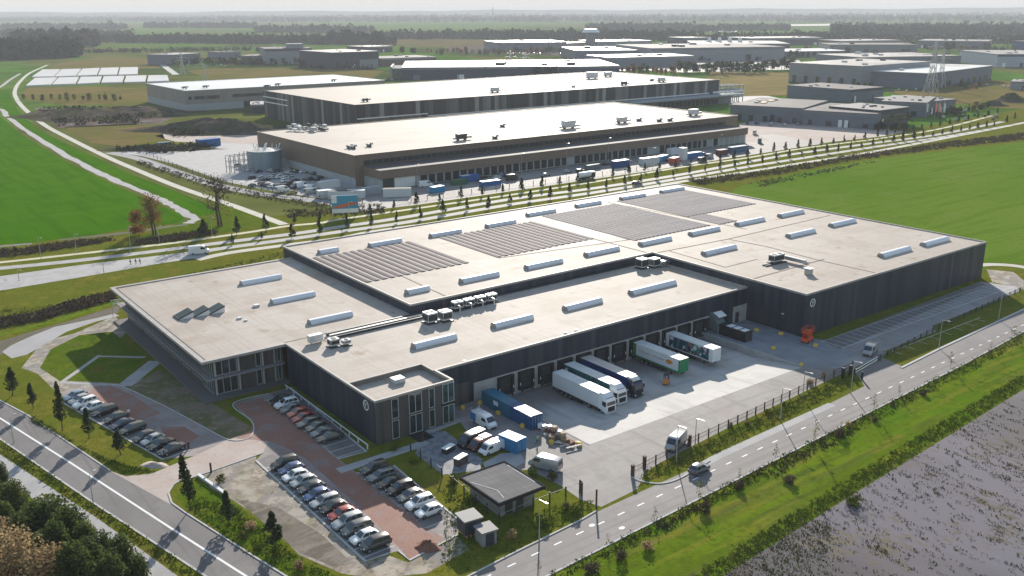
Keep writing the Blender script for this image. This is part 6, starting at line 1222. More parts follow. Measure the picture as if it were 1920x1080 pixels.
FV = [(530, 360, 'big', 'white', .2), (566, 352, 'big', 'white', .2), (582, 356, 'van', 'white', .1), (583, 363, 'van', 'silver', .1), (775, 345, 'van', 'pale blue', 1.2), (798, 350, 'big', 'white', -.2), (960, 338, 'big', 'black', -.1), (1095, 333, 'van', 'white', .1), (1415, 252, 'big', 'white', .6), (1424, 268, 'big', 'teal', .7), (1330, 296, 'van', 'silver', .2), (1317, 303, 'van', 'grey', 0)]
for i, (x, y, kd, c, rz) in enumerate(FV): van(kd, c, tuple(at(x, y))[:2] + (.03,), rz, f'{c} van outside the brown distribution centre, {ordw(i + 1)} counted from the storage tank', 'vans outside the brown distribution centre')
w2 = mat('cabin_white', (.62, .63, .62), .5); g2 = mat('skip_green', (.04, .13, .06), .6); b2 = mat('skip_blue', (.02, .12, .33), .5); b3 = mat('skip_bright_blue', (.02, .24, .45), .5); r2 = mat('skip_red', (.5, .10, .05), .5); dkr = mat('cabin_dark_roof', (.06, .058, .055), .8)
FCN = [(617, 352, 9, 3, 3, w2, None, 'long pale site cabin behind the parked vans', .05), (612, 370, 7, 3, 3, w2, None, 'white site cabin nearest the billboard', -.1), (640, 372, 10, 3, 3, w2, (dkr, 1), 'white site cabin with a dark roof strip', -.6), (668, 370, 7, 3, 3, w2, None, 'white cabin with blue door beside the hedge', -.6), (697, 364, 8, 3, 3, cm('cabin_grey', (.34, .36, .38)), None, 'pale grey site cabin before the brown wall corner', 0), (745, 368, 11, 3, 3.2, w2, (dkr, .95), 'large white container open at the top beside the gate', -.5),
       (820, 360, 6, 3, 2.4, b3, None, 'bright blue skip container on the dock apron', .2), (861, 346, 7, 3, 2.2, g2, None, 'green skip beside the dark blue lorry', 0), (880, 340, 9, 3, 2.8, b2, (w2, .5), 'dark blue container lorry body with a white cover', 0), (919, 350, 9, 3, 2.6, b2, None, 'large dark blue container on the apron', -.05), (1163, 313, 9, 3, 3.2, mat('deep_blue_box', (.012, .07, .22), .5), None, 'deep blue container box among lorries', 0),
       (1110, 317, 8, 3, 2.2, cm('grey_green_box', (.13, .18, .18)), None, 'grey-green container near the apron middle', .1), (1217, 307, 11, 3, 3, w2, None, 'white trailer body parked before the docks', 0), (1242, 302, 7, 3, 2.8, b3, None, 'sky blue container next to the red one', .3), (1264, 306, 6, 3, 2.8, r2, None, 'red container beside the white stacked cabins', .3), (1262, 289, 7, 3, 3.0, w2, None, 'white container raised behind the red one', .1), (1280, 300, 3.4, 3, 6.0, w2, None, 'tall white box unit beside the red container', .1), (1300, 297, 10, 3, 3, b2, (b3, .6), 'blue container truck body near the tall white box', 0), (1383, 285, 13, 3, 3.0, mat('long_blue', (.05, .13, .22), .5), None, 'long slate-blue container beside the dark red lorry', 0), (1353, 290, 6, 3, 2.6, mat('dark_red_box', (.14, .03, .04), .5), None, 'dark red container next to the long slate-blue one', 0),
       (391, 274, 12, 5, 4, b2, None, 'blue container by the far edge of the construction yard', .1), (308, 277, 7, 4, 3, mat('teal_box', (.03, .12, .16), .5), None, 'small teal container by the earth bank', .1)]
for x, y, sx, sy_, h, m_, tp, lab, rz in FCN: container(*tuple(at(x, y))[:2], .03, sx, sy_, h, m_, lab, tp, rz=rz)
# stand-alone lorry silhouettes / cement tanker
P = at(1096, 336); tk = thing('tank_lorry', 'white tank lorry at the apron edge beside the young trees', 'lorry', P, 0); b = MB(); b.cyl((-3, 0, 2), (3, 0, 2), 1.2, n=14); me = b.mesh('tank', smooth=40); me.materials.append(m_white); part('tank', me, tk); b = MB(); b.box(3.2, 5.2, -1.2, 1.2, .6, 3); me = b.mesh('cab'); me.materials.append(m_steel_d); part('cab', me, tk); b = MB(); b.box(-3.2, 5, -.5, .5, .5, .9); me = b.mesh('chassis'); me.materials.append(m_under); part('chassis', me, tk)
for x in (-2, -.8, 4): 
    for y in (-1, 1): part('wheel', WHT[0], tk, (x, y, .5))
# glaring far car park: rows of cars
k_ = 0
for r_ in range(5):
    for c_ in range(13):
        x = 935 + c_ * 19 + r_ * 3; y = 118.5 + r_ * 3.6
        if R.random() < .25 or x > 1180: continue
        k_ += 1; P = at(x, y); P.z = .1
        car(R.choice(['hatchback', 'estate', 'suv']), R.choice(['white', 'silver', 'silver', 'dark grey', 'black']), P, R.uniform(0, 3), 'small car glinting in the glaring far car park', 'cars in the glaring far car park', parts=False)
for i in range(22):
    P = at(1700 + R.uniform(-30, 170), R.uniform(208, 226)); 
    if pix(P)[0] > 1640: P.z = .05; car(R.choice(['hatchback', 'estate']), R.choice(['white', 'silver', 'dark grey', 'black', 'blue-grey']), P, R.uniform(-.2, .2) + .5, 'parked car among the shrubs beside the flag poles', 'cars parked near the flag poles', parts=False)
P = at(1194, 347); car('suv', 'navy', (P.x, P.y, .03), 0, 'dark blue car driving on the tree-lined avenue', name='moving_car')
for i, (x0, x1, y0, y1, n_, w_) in enumerate(((1500, 1610, 158, 166, 14, 'grey panel hall'), (1640, 1740, 168, 172, 10, 'steel-blue hall'), (500, 590, 121, 124, 9, 'pale hall'), (640, 705, 129, 131, 8, 'dark hall'), (1120, 1300, 114, 116, 12, 'long grey hall'), (930, 1060, 99, 103, 16, 'white-roofed hall'), (720, 760, 148, 151, 6, 'black hall'), (340, 430, 119, 124, 8, 'small blue-grey hall'), (1380, 1500, 231, 237, 9, 'low workshop'), (1790, 1900, 158, 164, 9, 'pale blue-grey hall'))):
    for k in range(n_):
        P = at(x0 + (x1 - x0) * (k + R.random()) / n_, R.uniform(y0, y1)); P.z = .1
        car(R.choice(['hatchback', 'estate']), R.choice(['white', 'silver', 'dark grey', 'black', 'blue']), P, R.uniform(-.3, .3) + .4, f'small car parked along the {w_}', f'cars parked along the {w_}', parts=False)
for k in range(22):
    x = 470 + (k % 8) * 17 + R.uniform(-5, 5); y = 322 + (k // 8) * 13 + R.uniform(-3, 3) + (k % 8) * .8
    P = at(x, y); P.z = .04; car(R.choice(['hatchback', 'estate', 'suv']), R.choice(['white', 'silver', 'dark grey', 'black', 'navy', 'grey']), P, R.choice([.3, 1.8]) + R.uniform(-.1, .1), 'car in the crowd parked on pale concrete before the storage tank', 'crowd of cars before the storage tank', parts=False)
for k in range(16):
    x = R.uniform(860, 1330); P = at(x, 349 - (x - 860) * .112 - R.uniform(0, 10)); P.z = .04; (car(R.choice(['estate', 'suv']), R.choice(['white', 'silver', 'dark grey', 'black', 'blue']), P, R.uniform(-.2, .2), 'car standing loose on the dark dock apron', 'loose cars on the dark dock apron', parts=False))
# flags
for x, c, lab in ((1735, (.6, .65, .65), 'white'), (1752, (.55, .2, .12), 'orange-red'), (1758, (.55, .25, .18), 'salmon'), (1767, (.62, .66, .68), 'pale blue-white')):
    P = at(x, 222); f = thing('flag_pole', f'{lab} banner flag on a pole beside the dark glazed office', 'flag', P); b = MB(); b.cyl((0, 0, 0), (0, 0, 11), .12, n=6); me = b.mesh('pole'); me.materials.append(m_lamp); part('pole', me, f)
    b = MB(); b.loft([[(.15 + k * .5, .12 * math.sin(k * 1.3), 4.5 - k * .15), (.15 + k * .5, .12 * math.sin(k * 1.3) + .05, 4.5 - k * .15), (.15 + k * .5, .12 * math.sin(k * 1.3) + .05, 10.6 - k * .4), (.15 + k * .5, .12 * math.sin(k * 1.3), 10.6 - k * .4)] for k in range(5)]); me = b.mesh('flag'); me.materials.append(mat('flag_' + lab.replace(' ', '_').replace('-', '_'), c, .7)); part('flag', me, f)
# ------------------------------------------------------------------ small structures
th = thing('transformer_hut', 'concrete transformer hut with a square grey overhanging roof inside a fence', 'hut', (69.5, 95.2, 0))
b = MB(); b.box(70.6, 76.8, 96.3, 104.0, 0, 2.7); b.build('wall', th, mat('hut_wall', (.22, .22, .215), .8, layers=[(1, (.15, .15, .148), .45, .7, .7)]))
b = MB(); b.box(69.5, 77.8, 95.2, 105.1, 2.7, 3.0); b.build('roof', th, mat('bitumen_roof', (.15, .142, .14), .85, spec=.1, layers=[((.1, 1.2, 1), (.19, .18, .178), .45, .62, .8), (.4, (.115, .11, .108), .5, .7, .6)], brick=(9, 1.0, .05, (.09, .085, .085), .6, 1.57)))
b = MB(); b.box(69.4, 77.9, 95.1, 95.3, 2.6, 3.12); b.box(69.4, 77.9, 105.0, 105.2, 2.6, 3.12); b.box(69.4, 69.6, 95.3, 105, 2.6, 3.12); b.box(77.7, 77.9, 95.3, 105, 2.6, 3.12); b.build('roof_edge', th, mat('hut_edge', (.035, .034, .036), .9, spec=.02))
b = MB(); b.bar((77.5, 103.9, 3.02), (77.5, 97, 3.02), .28, .03); b.bar((69.9, 102.8, 3.02), (71.6, 98.5, 3.02), .18, .03); b.bar((71.6, 98.5, 3.02), (71.0, 96.0, 3.02), .18, .03); b.build('roof_streak', th, mat('streak_grey', (.36, .35, .34), .8, layers=[(1.2, (.2, .195, .19), .5, .65, .9)]))
for x in (71.4, 73.4): b = MB(); b.box(x, x + 1.3, 96.24, 96.3, .1, 2.2); b.build('door', th, m_steel_d)
for nm, px_, py_, s, lab, mr_ in (('kiosk', 880, 1000, 1.15, 'dark kiosk cabin with grey flat roof standing on pallets', cm('kiosk_roof', (.22, .21, .21))), ('kiosk', 911, 1016, 1.0, 'grey kiosk cabin with dark door next to the raised one', cm('kiosk_roof', (.22, .21, .21)))):
    P = at(px_, py_); kz = thing(nm, lab, 'kiosk', P, -.12); z0 = .6 if s > 1.1 else .0
    b = MB(); b.box(-1.1 * s, 1.1 * s, -1.1 * s, 1.1 * s, z0, z0 + 2.1); me = b.mesh('body'); me.materials.append(mat('kiosk_dark', (.04, .045, .055), .6) if s > 1.1 else cm('kiosk_grey', (.24, .25, .26))); part('body', me, kz)
    b = MB(); b.box(-1.3 * s, 1.3 * s, -1.3 * s, 1.3 * s, z0 + 2.1, z0 + 2.3); me = b.mesh('roof'); me.materials.append(mr_); part('roof', me, kz)
    b = MB(); b.box(-.6 * s, .7 * s, -1.1 * s - .05, -1.1 * s - .001, z0 + .1, z0 + 1.9); me = b.mesh('door'); me.materials.append(mat('kiosk_door', (.035, .042, .055), .5)); part('door', me, kz)
    if z0:
        b = MB(); 
        for x in (-.9, -.3, .3, .9): b.box(x - .12, x + .12, -1.1, 1.1, .02, .58)
        me = b.mesh('pallet_base'); me.materials.append(mat('pallet_pink', (.42, .22, .16), .8)); part('pallet_base', me, kz)
# picnic tables / shelters
for px_, py_, lab, hh in ((841, 847, 'dark picnic bench unit beside the terrace', .9), (864, 870, 'white-topped bin shelter at the terrace edge', 1.3)):
    P = at(px_, py_); tt = thing('bin_shelter', lab, 'shelter', P, .3); b = MB(); b.box(-1.2, 1.2, -.55, .55, hh, hh + .12); me = b.mesh('top'); me.materials.append(m_white); part('top', me, tt)
    b = MB(); b.box(-1.1, 1.1, -.5, .5, .05, hh - .12); me = b.mesh('body'); me.materials.append(m_dtrim if hh < 1 else mat('shelter_brown', (.10, .07, .06), .7)); part('body', me, tt)
    for x in (-1.1, 1.1):
        for y in (-.5, .5): b = MB(); b.box(x - .05, x + .05, y - .05, y + .05, 0, hh); me = b.mesh('leg'); me.materials.append(m_steel_d); part('leg', me, tt)
# yellow blocks
YB = [(867, 763, 'beside the glazed corner'), (900, 754, 'before the grey roller door'), (934, 773, 'behind the teal-blue container'), (980, 797, 'beside the royal blue container'), (1034, 828, 'at the pallet heap'), (1086, 832, 'at the tip of the timber heap'), (1003, 798, 'under the royal blue container door'), (1418, 617, 'by the grey concrete panel'), (1464, 624, 'near the dark hall wall'), (1450, 651, 'on the blue-grey paving'), (1502, 683, 'at the yard paving edge'), (1529, 646, 'beside the scissor lift')]
for x, y, w_ in YB:
    P = at(x, y + 3); b = MB(); n = 10; rings = [[(r * math.cos(6.283 * i / n), r * .8 * math.sin(6.283 * i / n), z) for i in range(n)] for r, z in ((.62, 0), (.62, .35), (.45, .55), (.2, .62))]; b.loft(rings); me = b.mesh('traffic_block', smooth=50); me.materials.append(m_yellow)
    o = bpy.data.objects.new('traffic_block', me); COL.objects.link(o); o.location = P; o.rotation_euler = (0, 0, R.uniform(0, 3)); tag(o, f'yellow rounded block {w_}', 'traffic block')
# heap of pallets and planks
HP_ = [(1012, 800), (1020, 802), (1030, 808), (1040, 812), (1048, 816), (1055, 822), (1036, 822), (1060, 828), (1070, 830), (1026, 812)]
pos = ('nearest the blue container', 'second from the blue container', 'third from the blue container', 'fourth from the blue container', 'in the middle of the heap', 'just past the middle of the heap', 'lying out in front of the heap', 'second from the tip of the heap', 'at the tip of the heap', 'beside the worker in the green vest')
for i, (x, y) in enumerate(HP_):
    P = at(x, y + 4); pl = thing('pallet_stack', f'wooden pallet pile {pos[i]}', 'pallet pile', P, R.uniform(0, 3)); n = R.randint(2, 6); w_ = R.choice([m_wood, m_wood, mat('pale_board', (.55, .50, .44), .8), mat('rust_board', (.26, .10, .06), .8)])
    b = MB()
    for k in range(n):
        z = k * .16
        for q in range(5): b.box(-.6, .6, -.5 + q * .23, -.5 + q * .23 + .14, z + .1, z + .14)
        for q in (-.55, 0, .45): b.box(q, q + .1, -.5, .56, z, z + .1)
    me = b.mesh('pallets', fix=False); me.materials.append(w_); part('pallet', me, pl)
    if i < 6:
        b = MB(); b.box(-.5, .4, -.4, .4, n * .16, n * .16 + R.uniform(.4, .9)); me = b.mesh('load'); me.materials.append(R.choice([m_white, mat('wrap_grey', (.4, .39, .40), .5), mat('cardboard', (.38, .27, .18), .8)])); part('load', me, pl)
for i, (a, c) in enumerate((((1050, 838), (1085, 828)), ((1045, 828), (1075, 842)), ((1040, 832), (1068, 836)), ((1062, 845), (1090, 838)))):
    A = at(*a); B_ = at(*c); b = MB(); b.bar((A.x, A.y, .1 + .12 * i), (B_.x, B_.y, .1 + .12 * i), .35, .12); tag(b.build('timber_beam', m=MATS['pale_board'] if 'pale_board' in MATS else m_wood), ('pale beam lying across the front of the pallet heap', 'pale beam crossing under another beam', 'short pale beam beside the pallets', 'pale beam lying outermost on the asphalt')[i], 'timber')
# brick heap
hp = mound(802, 1026, 2.2, 1.5, 1.0, 'small heap of brick rubble at the end of the car park lane'); hp.name = 'rubble_heap'; hp['category'] = 'rubble heap'
hp.data.materials.clear(); hp.data.materials.append(mat('brick_rubble', (.22, .10, .065), .9, layers=[(2, (.12, .06, .045), .45, .65, .8)], bump=.2, bscale=4))
hp = mound(290, 872, 2.4, 1.4, .4, 'low pinkish soil heap at the driveway corner'); hp.data.materials.clear(); hp.data.materials.append(m_drive)
# ------------------------------------------------------------------ lamps, posts, fences
def lamp_post(px_, py_, h, ang, label, arm=1.2):
    P = atg(px_, py_); t = thing('street_lamp', label, 'street lamp', P, ang)
    b = MB(); b.cyl((0, 0, 0), (0, 0, h * .5), .10, .075, 8); b.cyl((0, 0, h * .5), (0, 0, h), .07, .05, 8); me = b.mesh('pole'); me.materials.append(m_lamp); part('pole', me, t)
    if arm: b = MB(); b.bar((0, 0, h - .05), (arm, 0, h + .1), .07); me = b.mesh('arm'); me.materials.append(m_lamp); part('arm', me, t)
    b = MB(); b.box(arm - .1, arm + .55, -.14, .14, h + .03, h + .15); me = b.mesh('lamp_head'); me.materials.append(m_lamp); part('lamp_head', me, t)
S = -math.pi / 2
for a in ((1011, 1017, 6.6, S, 'street lamp at the hut corner beside the front road'), (1268, 868, 6.6, S, 'street lamp behind the short fence near the silver van'), (1595, 738, 6.6, S, 'street lamp by the side entrance gate'), (1463, 788, 6.2, S, 'street lamp at the fence halfway along the yard'), (1760, 653, 6.4, S, 'street lamp beside the grass strip of the long parking area'), (1872, 600, 6.4, S, 'street lamp nearest the far end of the long parking area'),
          (26, 831, 4.6, .8, 'street lamp on the roadside verge nearest the picture edge'), (175, 944, 4.6, .8, 'street lamp on the narrow verge opposite the driveway'), (78, 489, 7, -1.2, 'street lamp at the avenue edge below the green field'), (144, 475, 6, -1.2, 'slim street lamp on the avenue verge'), (246, 473, 8, -1.2, 'tall street lamp above the three walkers'), (299, 455, 5.5, -1.2, 'slim street lamp beside the brown-leaved tree'), (398, 444, 6.5, -1.2, 'street lamp between the fir and the bare tree'), (195, 513, 3.2, -1.2, 'short lamp on the avenue median'), (36, 527, 3.2, -1.2, 'short lamp on the avenue edge near the picture border'),
          (655, 409, 6, -1.2, 'lamp next to the billboard'), (680, 401, 5, -1.2, 'thin lamp between billboard and site road'), (783, 353, 10, S, 'tall yard lamp by the pale gate of the brown centre'), (978, 340, 12, S, 'tall yard lamp in front of the brown docks, third dark fir nearby'), (1062, 318, 12, S, 'tall yard lamp before the middle docks'), (1140, 306, 12, S, 'tall yard lamp beside the deep blue container'), (1223, 318, 10, S, 'yard lamp by the white trailer body'), (1348, 290, 10, S, 'yard lamp beside the dark red container'), (1505, 745, 5.2, S, 'thin lamp post at the pale yard fence'), (1303, 838, 5.2, S, 'thin pole beside the silver-grey van')):
    lamp_post(*a)
def fence(name, pts, h, label, post=2.5, m_=None, mesh=True, px=True, pm=None, rails=2, wd=.09):
    P = [at(*p) if px else Vector((p[0], p[1], 0)) for p in pts]; m_ = m_ or m_fence; pm = pm or m_; t = thing(name, label, 'fence', P[0]); o = P[0]
    posts = []; r_ = MB()
    for i in range(len(P) - 1):
        d = P[i + 1] - P[i]; n = max(int(d.length / post), 1)
        for k in range(n + (1 if i == len(P) - 2 else 0)): posts.append(P[i] + d * k / n)
        for z in ([h * (j + 1) / (rails + .1) for j in range(rails)]): r_.bar((P[i].x, P[i].y, z), (P[i + 1].x, P[i + 1].y, z), .06)
        if mesh:
            nw = int(d.length / .35)
            for k in range(nw): q = P[i] + d * k / nw; r_.bar((q.x, q.y, .1), (q.x, q.y, h), .025)
    r_.build('panel', t, m_, fix=False)
    for q in posts[:100]: b = MB(); b.box(q.x - wd, q.x + wd, q.y - wd, q.y + wd, 0, h + .15); b.build('post', t, pm)
    return t
fence('steel_fence', [(1186, 893), (1290, 838), (1400, 786), (1480, 747), (1545, 716), (1598, 692)], 1.5, 'brown mesh fence on the planted strip in front of the yard', 2.6, m_rustbrown, pm=m_rustbrown)
fence('steel_fence', [(770, 846), (850, 912), (936, 983), (1000, 954), (1090, 920)], 1.6, 'pale wire fence around the transformer hut lawn', 3.0, mat('pale_rail', (.30, .29, .26), .7), mesh=False, pm=m_fence, rails=1)
fence('steel_fence', [(262, 285), (340, 318), (420, 343), (470, 355), (600, 375), (680, 381)], 1.8, 'dark mesh fence along the construction yard road', 6, m_fence, mesh=False, rails=4)
fence('steel_fence', [(740, 383), (860, 366), (1000, 347), (1150, 326), (1235, 313)], 1.8, 'dark mesh fence between avenue trees and the dock apron', 6, m_fence, mesh=False, rails=4)
fence('steel_fence', [(1650, 676), (1760, 618), (1912, 548), (1960, 528)], 1.2, 'low dark hedge-like fence along the grass strip', 3, m_fence, mesh=True)
gt = thing('sliding_gate', 'low white bar gate closing the side entrance', 'gate', at(1610, 700)); A = at(1602, 702); B_ = at(1646, 676); b = MB(); b.bar((A.x, A.y, .9), (B_.x, B_.y, .9), .12); b.bar((A.x, A.y, .3), (B_.x, B_.y, .3), .12); b.build('bar', gt, m_white)
for q in (A, B_): b = MB(); b.box(q.x - .12, q.x + .12, q.y - .12, q.y + .12, 0, 1.2); b.build('post', gt, m_steel_d)
def post(px_, py_, h, r, m_, label, name='gate_post'):
    P = at(px_, py_); b = MB(); b.box(-r, r, -r, r, 0, h); b.box(-r * 1.2, r * 1.2, -r * 1.2, r * 1.2, h, h + .08); me = b.mesh(name); me.materials.append(m_); o = bpy.data.objects.new(name, me); COL.objects.link(o); o.location = P; tag(o, label, 'post')
for a in ((1186, 893, 1.9, .22, m_rustbrown, 'thick dark gate post at the fence end beside the yard entrance'), (1208, 876, 1.9, .22, m_rustbrown, 'thick dark gate post second from the yard entrance'), (1293, 836, 1.9, .2, m_rustbrown, 'dark fence post behind the silver-grey van'), (1118, 952, 2.9, .1, m_rustbrown, 'tall thin dark post at the road corner by the hut'), (1091, 930, 2.2, .1, m_rustbrown, 'dark post in the pair at the hut fence corner, outer'), (1087, 925, 2.2, .1, m_rustbrown, 'dark post in the pair at the hut fence corner, inner'), (1580, 708, 2.0, .25, m_rubber, 'black gate post at the side entrance beside the mesh fence'), (1594, 703, 2.0, .25, m_rubber, 'black gate post at the side entrance nearer the bar gate'), (1616, 712, 1.6, .15, m_rubber, 'short black post between side entrance and road'), (396, 886, 1.6, .12, m_rubber, 'black post at the driveway kerb beside the sandy plot'), (354, 842, 1.3, .1, m_rubber, 'small black post at the end of the roadside car park'), (308, 856, 1.1, .1, m_rubber, 'small dark post below the roadside parked cars'), (793, 828, 1.6, .12, m_rustbrown, 'short brown post by the entrance path')): post(*a)
# pipe by the sandy plot
A = at(372, 893); B_ = at(424, 930); b = MB(); b.bar((A.x, A.y, .25), (B_.x, B_.y, .25), .5, .4); tag(b.build('concrete_beam', m=m_unit), 'long pale concrete beam lying beside the sandy plot', 'beam')
# ------------------------------------------------------------------ people
def person(px_, py_, rz, label, top, legs, skin=(.45, .28, .2), hair=(.03, .022, .018), stride=.25, arm=.2, P=None):
    P = P or atg(px_, py_); t = thing('person', label, 'person', P, rz)
    me = bpy.data.meshes.new('body'); J = [(0, 0, .95), (0, 0, 1.15), (0, 0, 1.40), (0, 0, 1.52), (.02, 0, 1.64), (.02, 0, 1.76)]
    E_ = [(0, 1), (1, 2), (2, 3), (3, 4), (4, 5)]; rad = [(.14, .17), (.13, .15), (.13, .18), (.06, .06), (.095, .085), (.07, .065)]
    def add(p, par, r): J.append(p); rad.append((r, r)); E_.append((par, len(J) - 1)); return len(J) - 1
    for s in (-1, 1):
        h = add((0, s * .10, .88), 0, .095); k = add((.06 + s * stride * .5, s * .11, .48), h, .065); f = add((s * stride, s * .11, .08), k, .045); add((s * stride + .16, s * .12, .05), f, .04)
        a = add((0, s * .20, 1.40), 2, .065); e = add((-.02 - s * arm * .3, s * .27, 1.12), a, .048); w_ = add((.10 - s * arm, s * .27, .88), e, .036)
        for q in range(3): add((.13 - s * arm, s * (.25 + q * .02), .79 + .01 * q), w_, .011)
        add((.15 - s * arm, s * .23, .84), w_, .012)
    me.from_pydata(J, E_, []); o = bpy.data.objects.new('body', me); COL.objects.link(o); o.parent = t
    sk = o.modifiers.new('skin', 'SKIN'); sub = o.modifiers.new('sub', 'SUBSURF'); sub.levels = 1; sub.render_levels = 1
    for i, r in enumerate(rad): me.skin_vertices[0].data[i].radius = r
    me.skin_vertices[0].data[0].use_root = True
    dg = bpy.context.evaluated_depsgraph_get(); m2 = bpy.data.meshes.new_from_object(o.evaluated_get(dg)); o.modifiers.clear(); o.data = m2; m2.materials.clear()
    for c_ in (mat('cloth_' + str(top), top, .8), mat('cloth_' + str(legs), legs, .8), mat('skin_tone', skin, .6), m_rubber): m2.materials.append(c_)
    for pl in m2.polygons:
        z = pl.center.z; y = abs(pl.center.y); pl.material_index = 2 if z > 1.5 or (z < .90 and y > .2) else (0 if z > .93 else (3 if z < .1 else 1)); pl.use_smooth = True
    b = MB(); rings = [[(.01 + r * 1.05 * math.cos(6.283 * i / 10) - .015, r * math.sin(6.283 * i / 10), z) for i in range(10)] for r, z in ((.10, 1.66), (.112, 1.72), (.105, 1.79), (.07, 1.845), (.02, 1.86))]; b.loft(rings); me = b.mesh('hair', smooth=60); me.materials.append(mat('hair_dark', hair, .8)); part('hair', me, t); return t
person(1008, 832, 2.4, 'person in a bright yellow-green vest walking beside the pallet heap', (.35, .62, .05), (.03, .03, .04))
person(242, 782, 1.2, 'person in a white top standing behind the roadside parked cars', (.66, .64, .62), (.03, .03, .035), stride=.06, arm=.05)
person(245, 497, .3, 'person in dark clothes walking on the avenue, outermost of the three walkers', (.02, .02, .025), (.015, .015, .02))
person(255, 496, .3, 'person in dark clothes walking in the middle of the three walkers', (.03, .02, .03), (.02, .02, .025), stride=.18)
person(263, 496, .3, 'person in dark clothes walking on the avenue, nearest the white van', (.02, .022, .03), (.015, .015, .02), stride=.2)
person(641, 437, .2, 'person in black with a dark jacket on the lower avenue path', (.02, .02, .02), (.01, .01, .012), P=at(641, 437))
person(822, 417, .2, 'person in black walking behind the warehouse roof edge', (.015, .015, .02), (.02, .02, .02), P=at(822, 417))
# ------------------------------------------------------------------ vegetation
def quads_mesh(name, C, S, m, nrm=None, smooth=False):
    """C n x 3 centres, S n sizes -> one mesh of randomly turned leaf clumps"""
    n = len(C); U = NR.normal(size=(n, 3)); U /= np.linalg.norm(U, axis=1)[:, None]; W = NR.normal(size=(n, 3)); V = np.cross(U, W); V /= np.linalg.norm(V, axis=1)[:, None]
    S = S[:, None]; a = U * S; c = V * S * NR.uniform(.55, 1, size=(n, 1))
    co = np.empty((n, 4, 3)); co[:, 0] = C - a; co[:, 1] = C - c * .9; co[:, 2] = C + a; co[:, 3] = C + c
    return raw_mesh(name, co.reshape(-1, 3), n, m)
def raw_mesh(name, co, n, m):
    me = bpy.data.meshes.new(name); me.vertices.add(n * 4); me.vertices.foreach_set('co', co.astype(np.float32).ravel())
    me.loops.add(n * 4); me.loops.foreach_set('vertex_index', np.arange(n * 4, dtype=np.int32)); me.polygons.add(n)
    me.polygons.foreach_set('loop_start', np.arange(0, n * 4, 4, dtype=np.int32)); me.polygons.foreach_set('loop_total', np.full(n, 4, dtype=np.int32))
    me.update(calc_edges=True); me.validate(); me.materials.append(m); return me
def crown(name, shape, h, r, n, leaf, m, z0=0.0, clumps=14):
    """crown points gather in clumps so that gaps and an uneven outline remain"""
    P = []
    for k in range(clumps):
        t = (k + .5) / clumps
        if shape == 'cone': z = z0 + (h - z0) * t; rr = r * (1 - t) ** .75 * min(1, t * 5 + .45); cr = r * (.42 * (1 - t) + .16); zz = (h - z0) / clumps * 1.3
        elif shape == 'oval': z = z0 + (h - z0) * t; rr = r * math.sin(math.pi * min(max(t, .08), .95)) ** .7 * .8; cr = r * .42; zz = (h - z0) * .11
        else: z = z0 + (h - z0) * NR.uniform(.1, 1); rr = r * math.sqrt(max(.05, 1 - ((z - z0) / (h - z0) * 1.6 - .7) ** 2)) * .8; cr = r * .36; zz = (h - z0) * .16
        for q in range(3 if shape != 'cone' else 2):
            a = NR.uniform(0, 6.28); d = rr * NR.uniform(.35, .85); cx, cy_ = d * math.cos(a), d * math.sin(a); mm = max(int(n / clumps / (3 if shape != 'cone' else 2)), 3)
            U = NR.normal(size=(mm, 3)); U /= np.linalg.norm(U, axis=1)[:, None]; U *= NR.uniform(.5, 1, size=(mm, 1)) ** .5
            P.append(np.stack([cx + U[:, 0] * cr, cy_ + U[:, 1] * cr, z + U[:, 2] * zz], 1))
    C = np.concatenate(P); return quads_mesh(name, C, NR.uniform(.6, 1.15, size=len(C)) * leaf, m)
def trunk(h, r, limbs=5, spread=1.0, m=None, twigs=0):
    b = MB(); x = y = 0.0; z = 0; k = 5
    for i in range(k):
        x2, y2 = x + R.uniform(-.03, .03) * h, y + R.uniform(-.03, .03) * h; b.cyl((x, y, z), (x2, y2, z + h / k), r * (1 - i / k * .75), r * (1 - (i + 1) / k * .75), 7, caps=False); x, y, z = x2, y2, z + h / k
        if i > 0:
            for q in range(max(1, limbs // 4)):
                a = R.uniform(0, 6.28); L_ = spread * R.uniform(.5, 1) * (1.1 - i / k * .6); e = (x + L_ * math.cos(a), y + L_ * math.sin(a), z + L_ * R.uniform(.3, .9)); b.cyl((x, y, z), e, r * .4, r * .1, 5, caps=False)
                for w_ in range(twigs):
                    s_ = R.uniform(.3, 1); f = (x + (e[0] - x) * s_, y + (e[1] - y) * s_, z + (e[2] - z) * s_); g_ = (f[0] + R.uniform(-.4, .4) * L_, f[1] + R.uniform(-.4, .4) * L_, f[2] + R.uniform(.1, .5) * L_); b.cyl(f, g_, r * .12, r * .03, 4, caps=False)
    me = b.mesh('trunk', fix=False); me.materials.append(m or m_bark); return me
TREE = {}
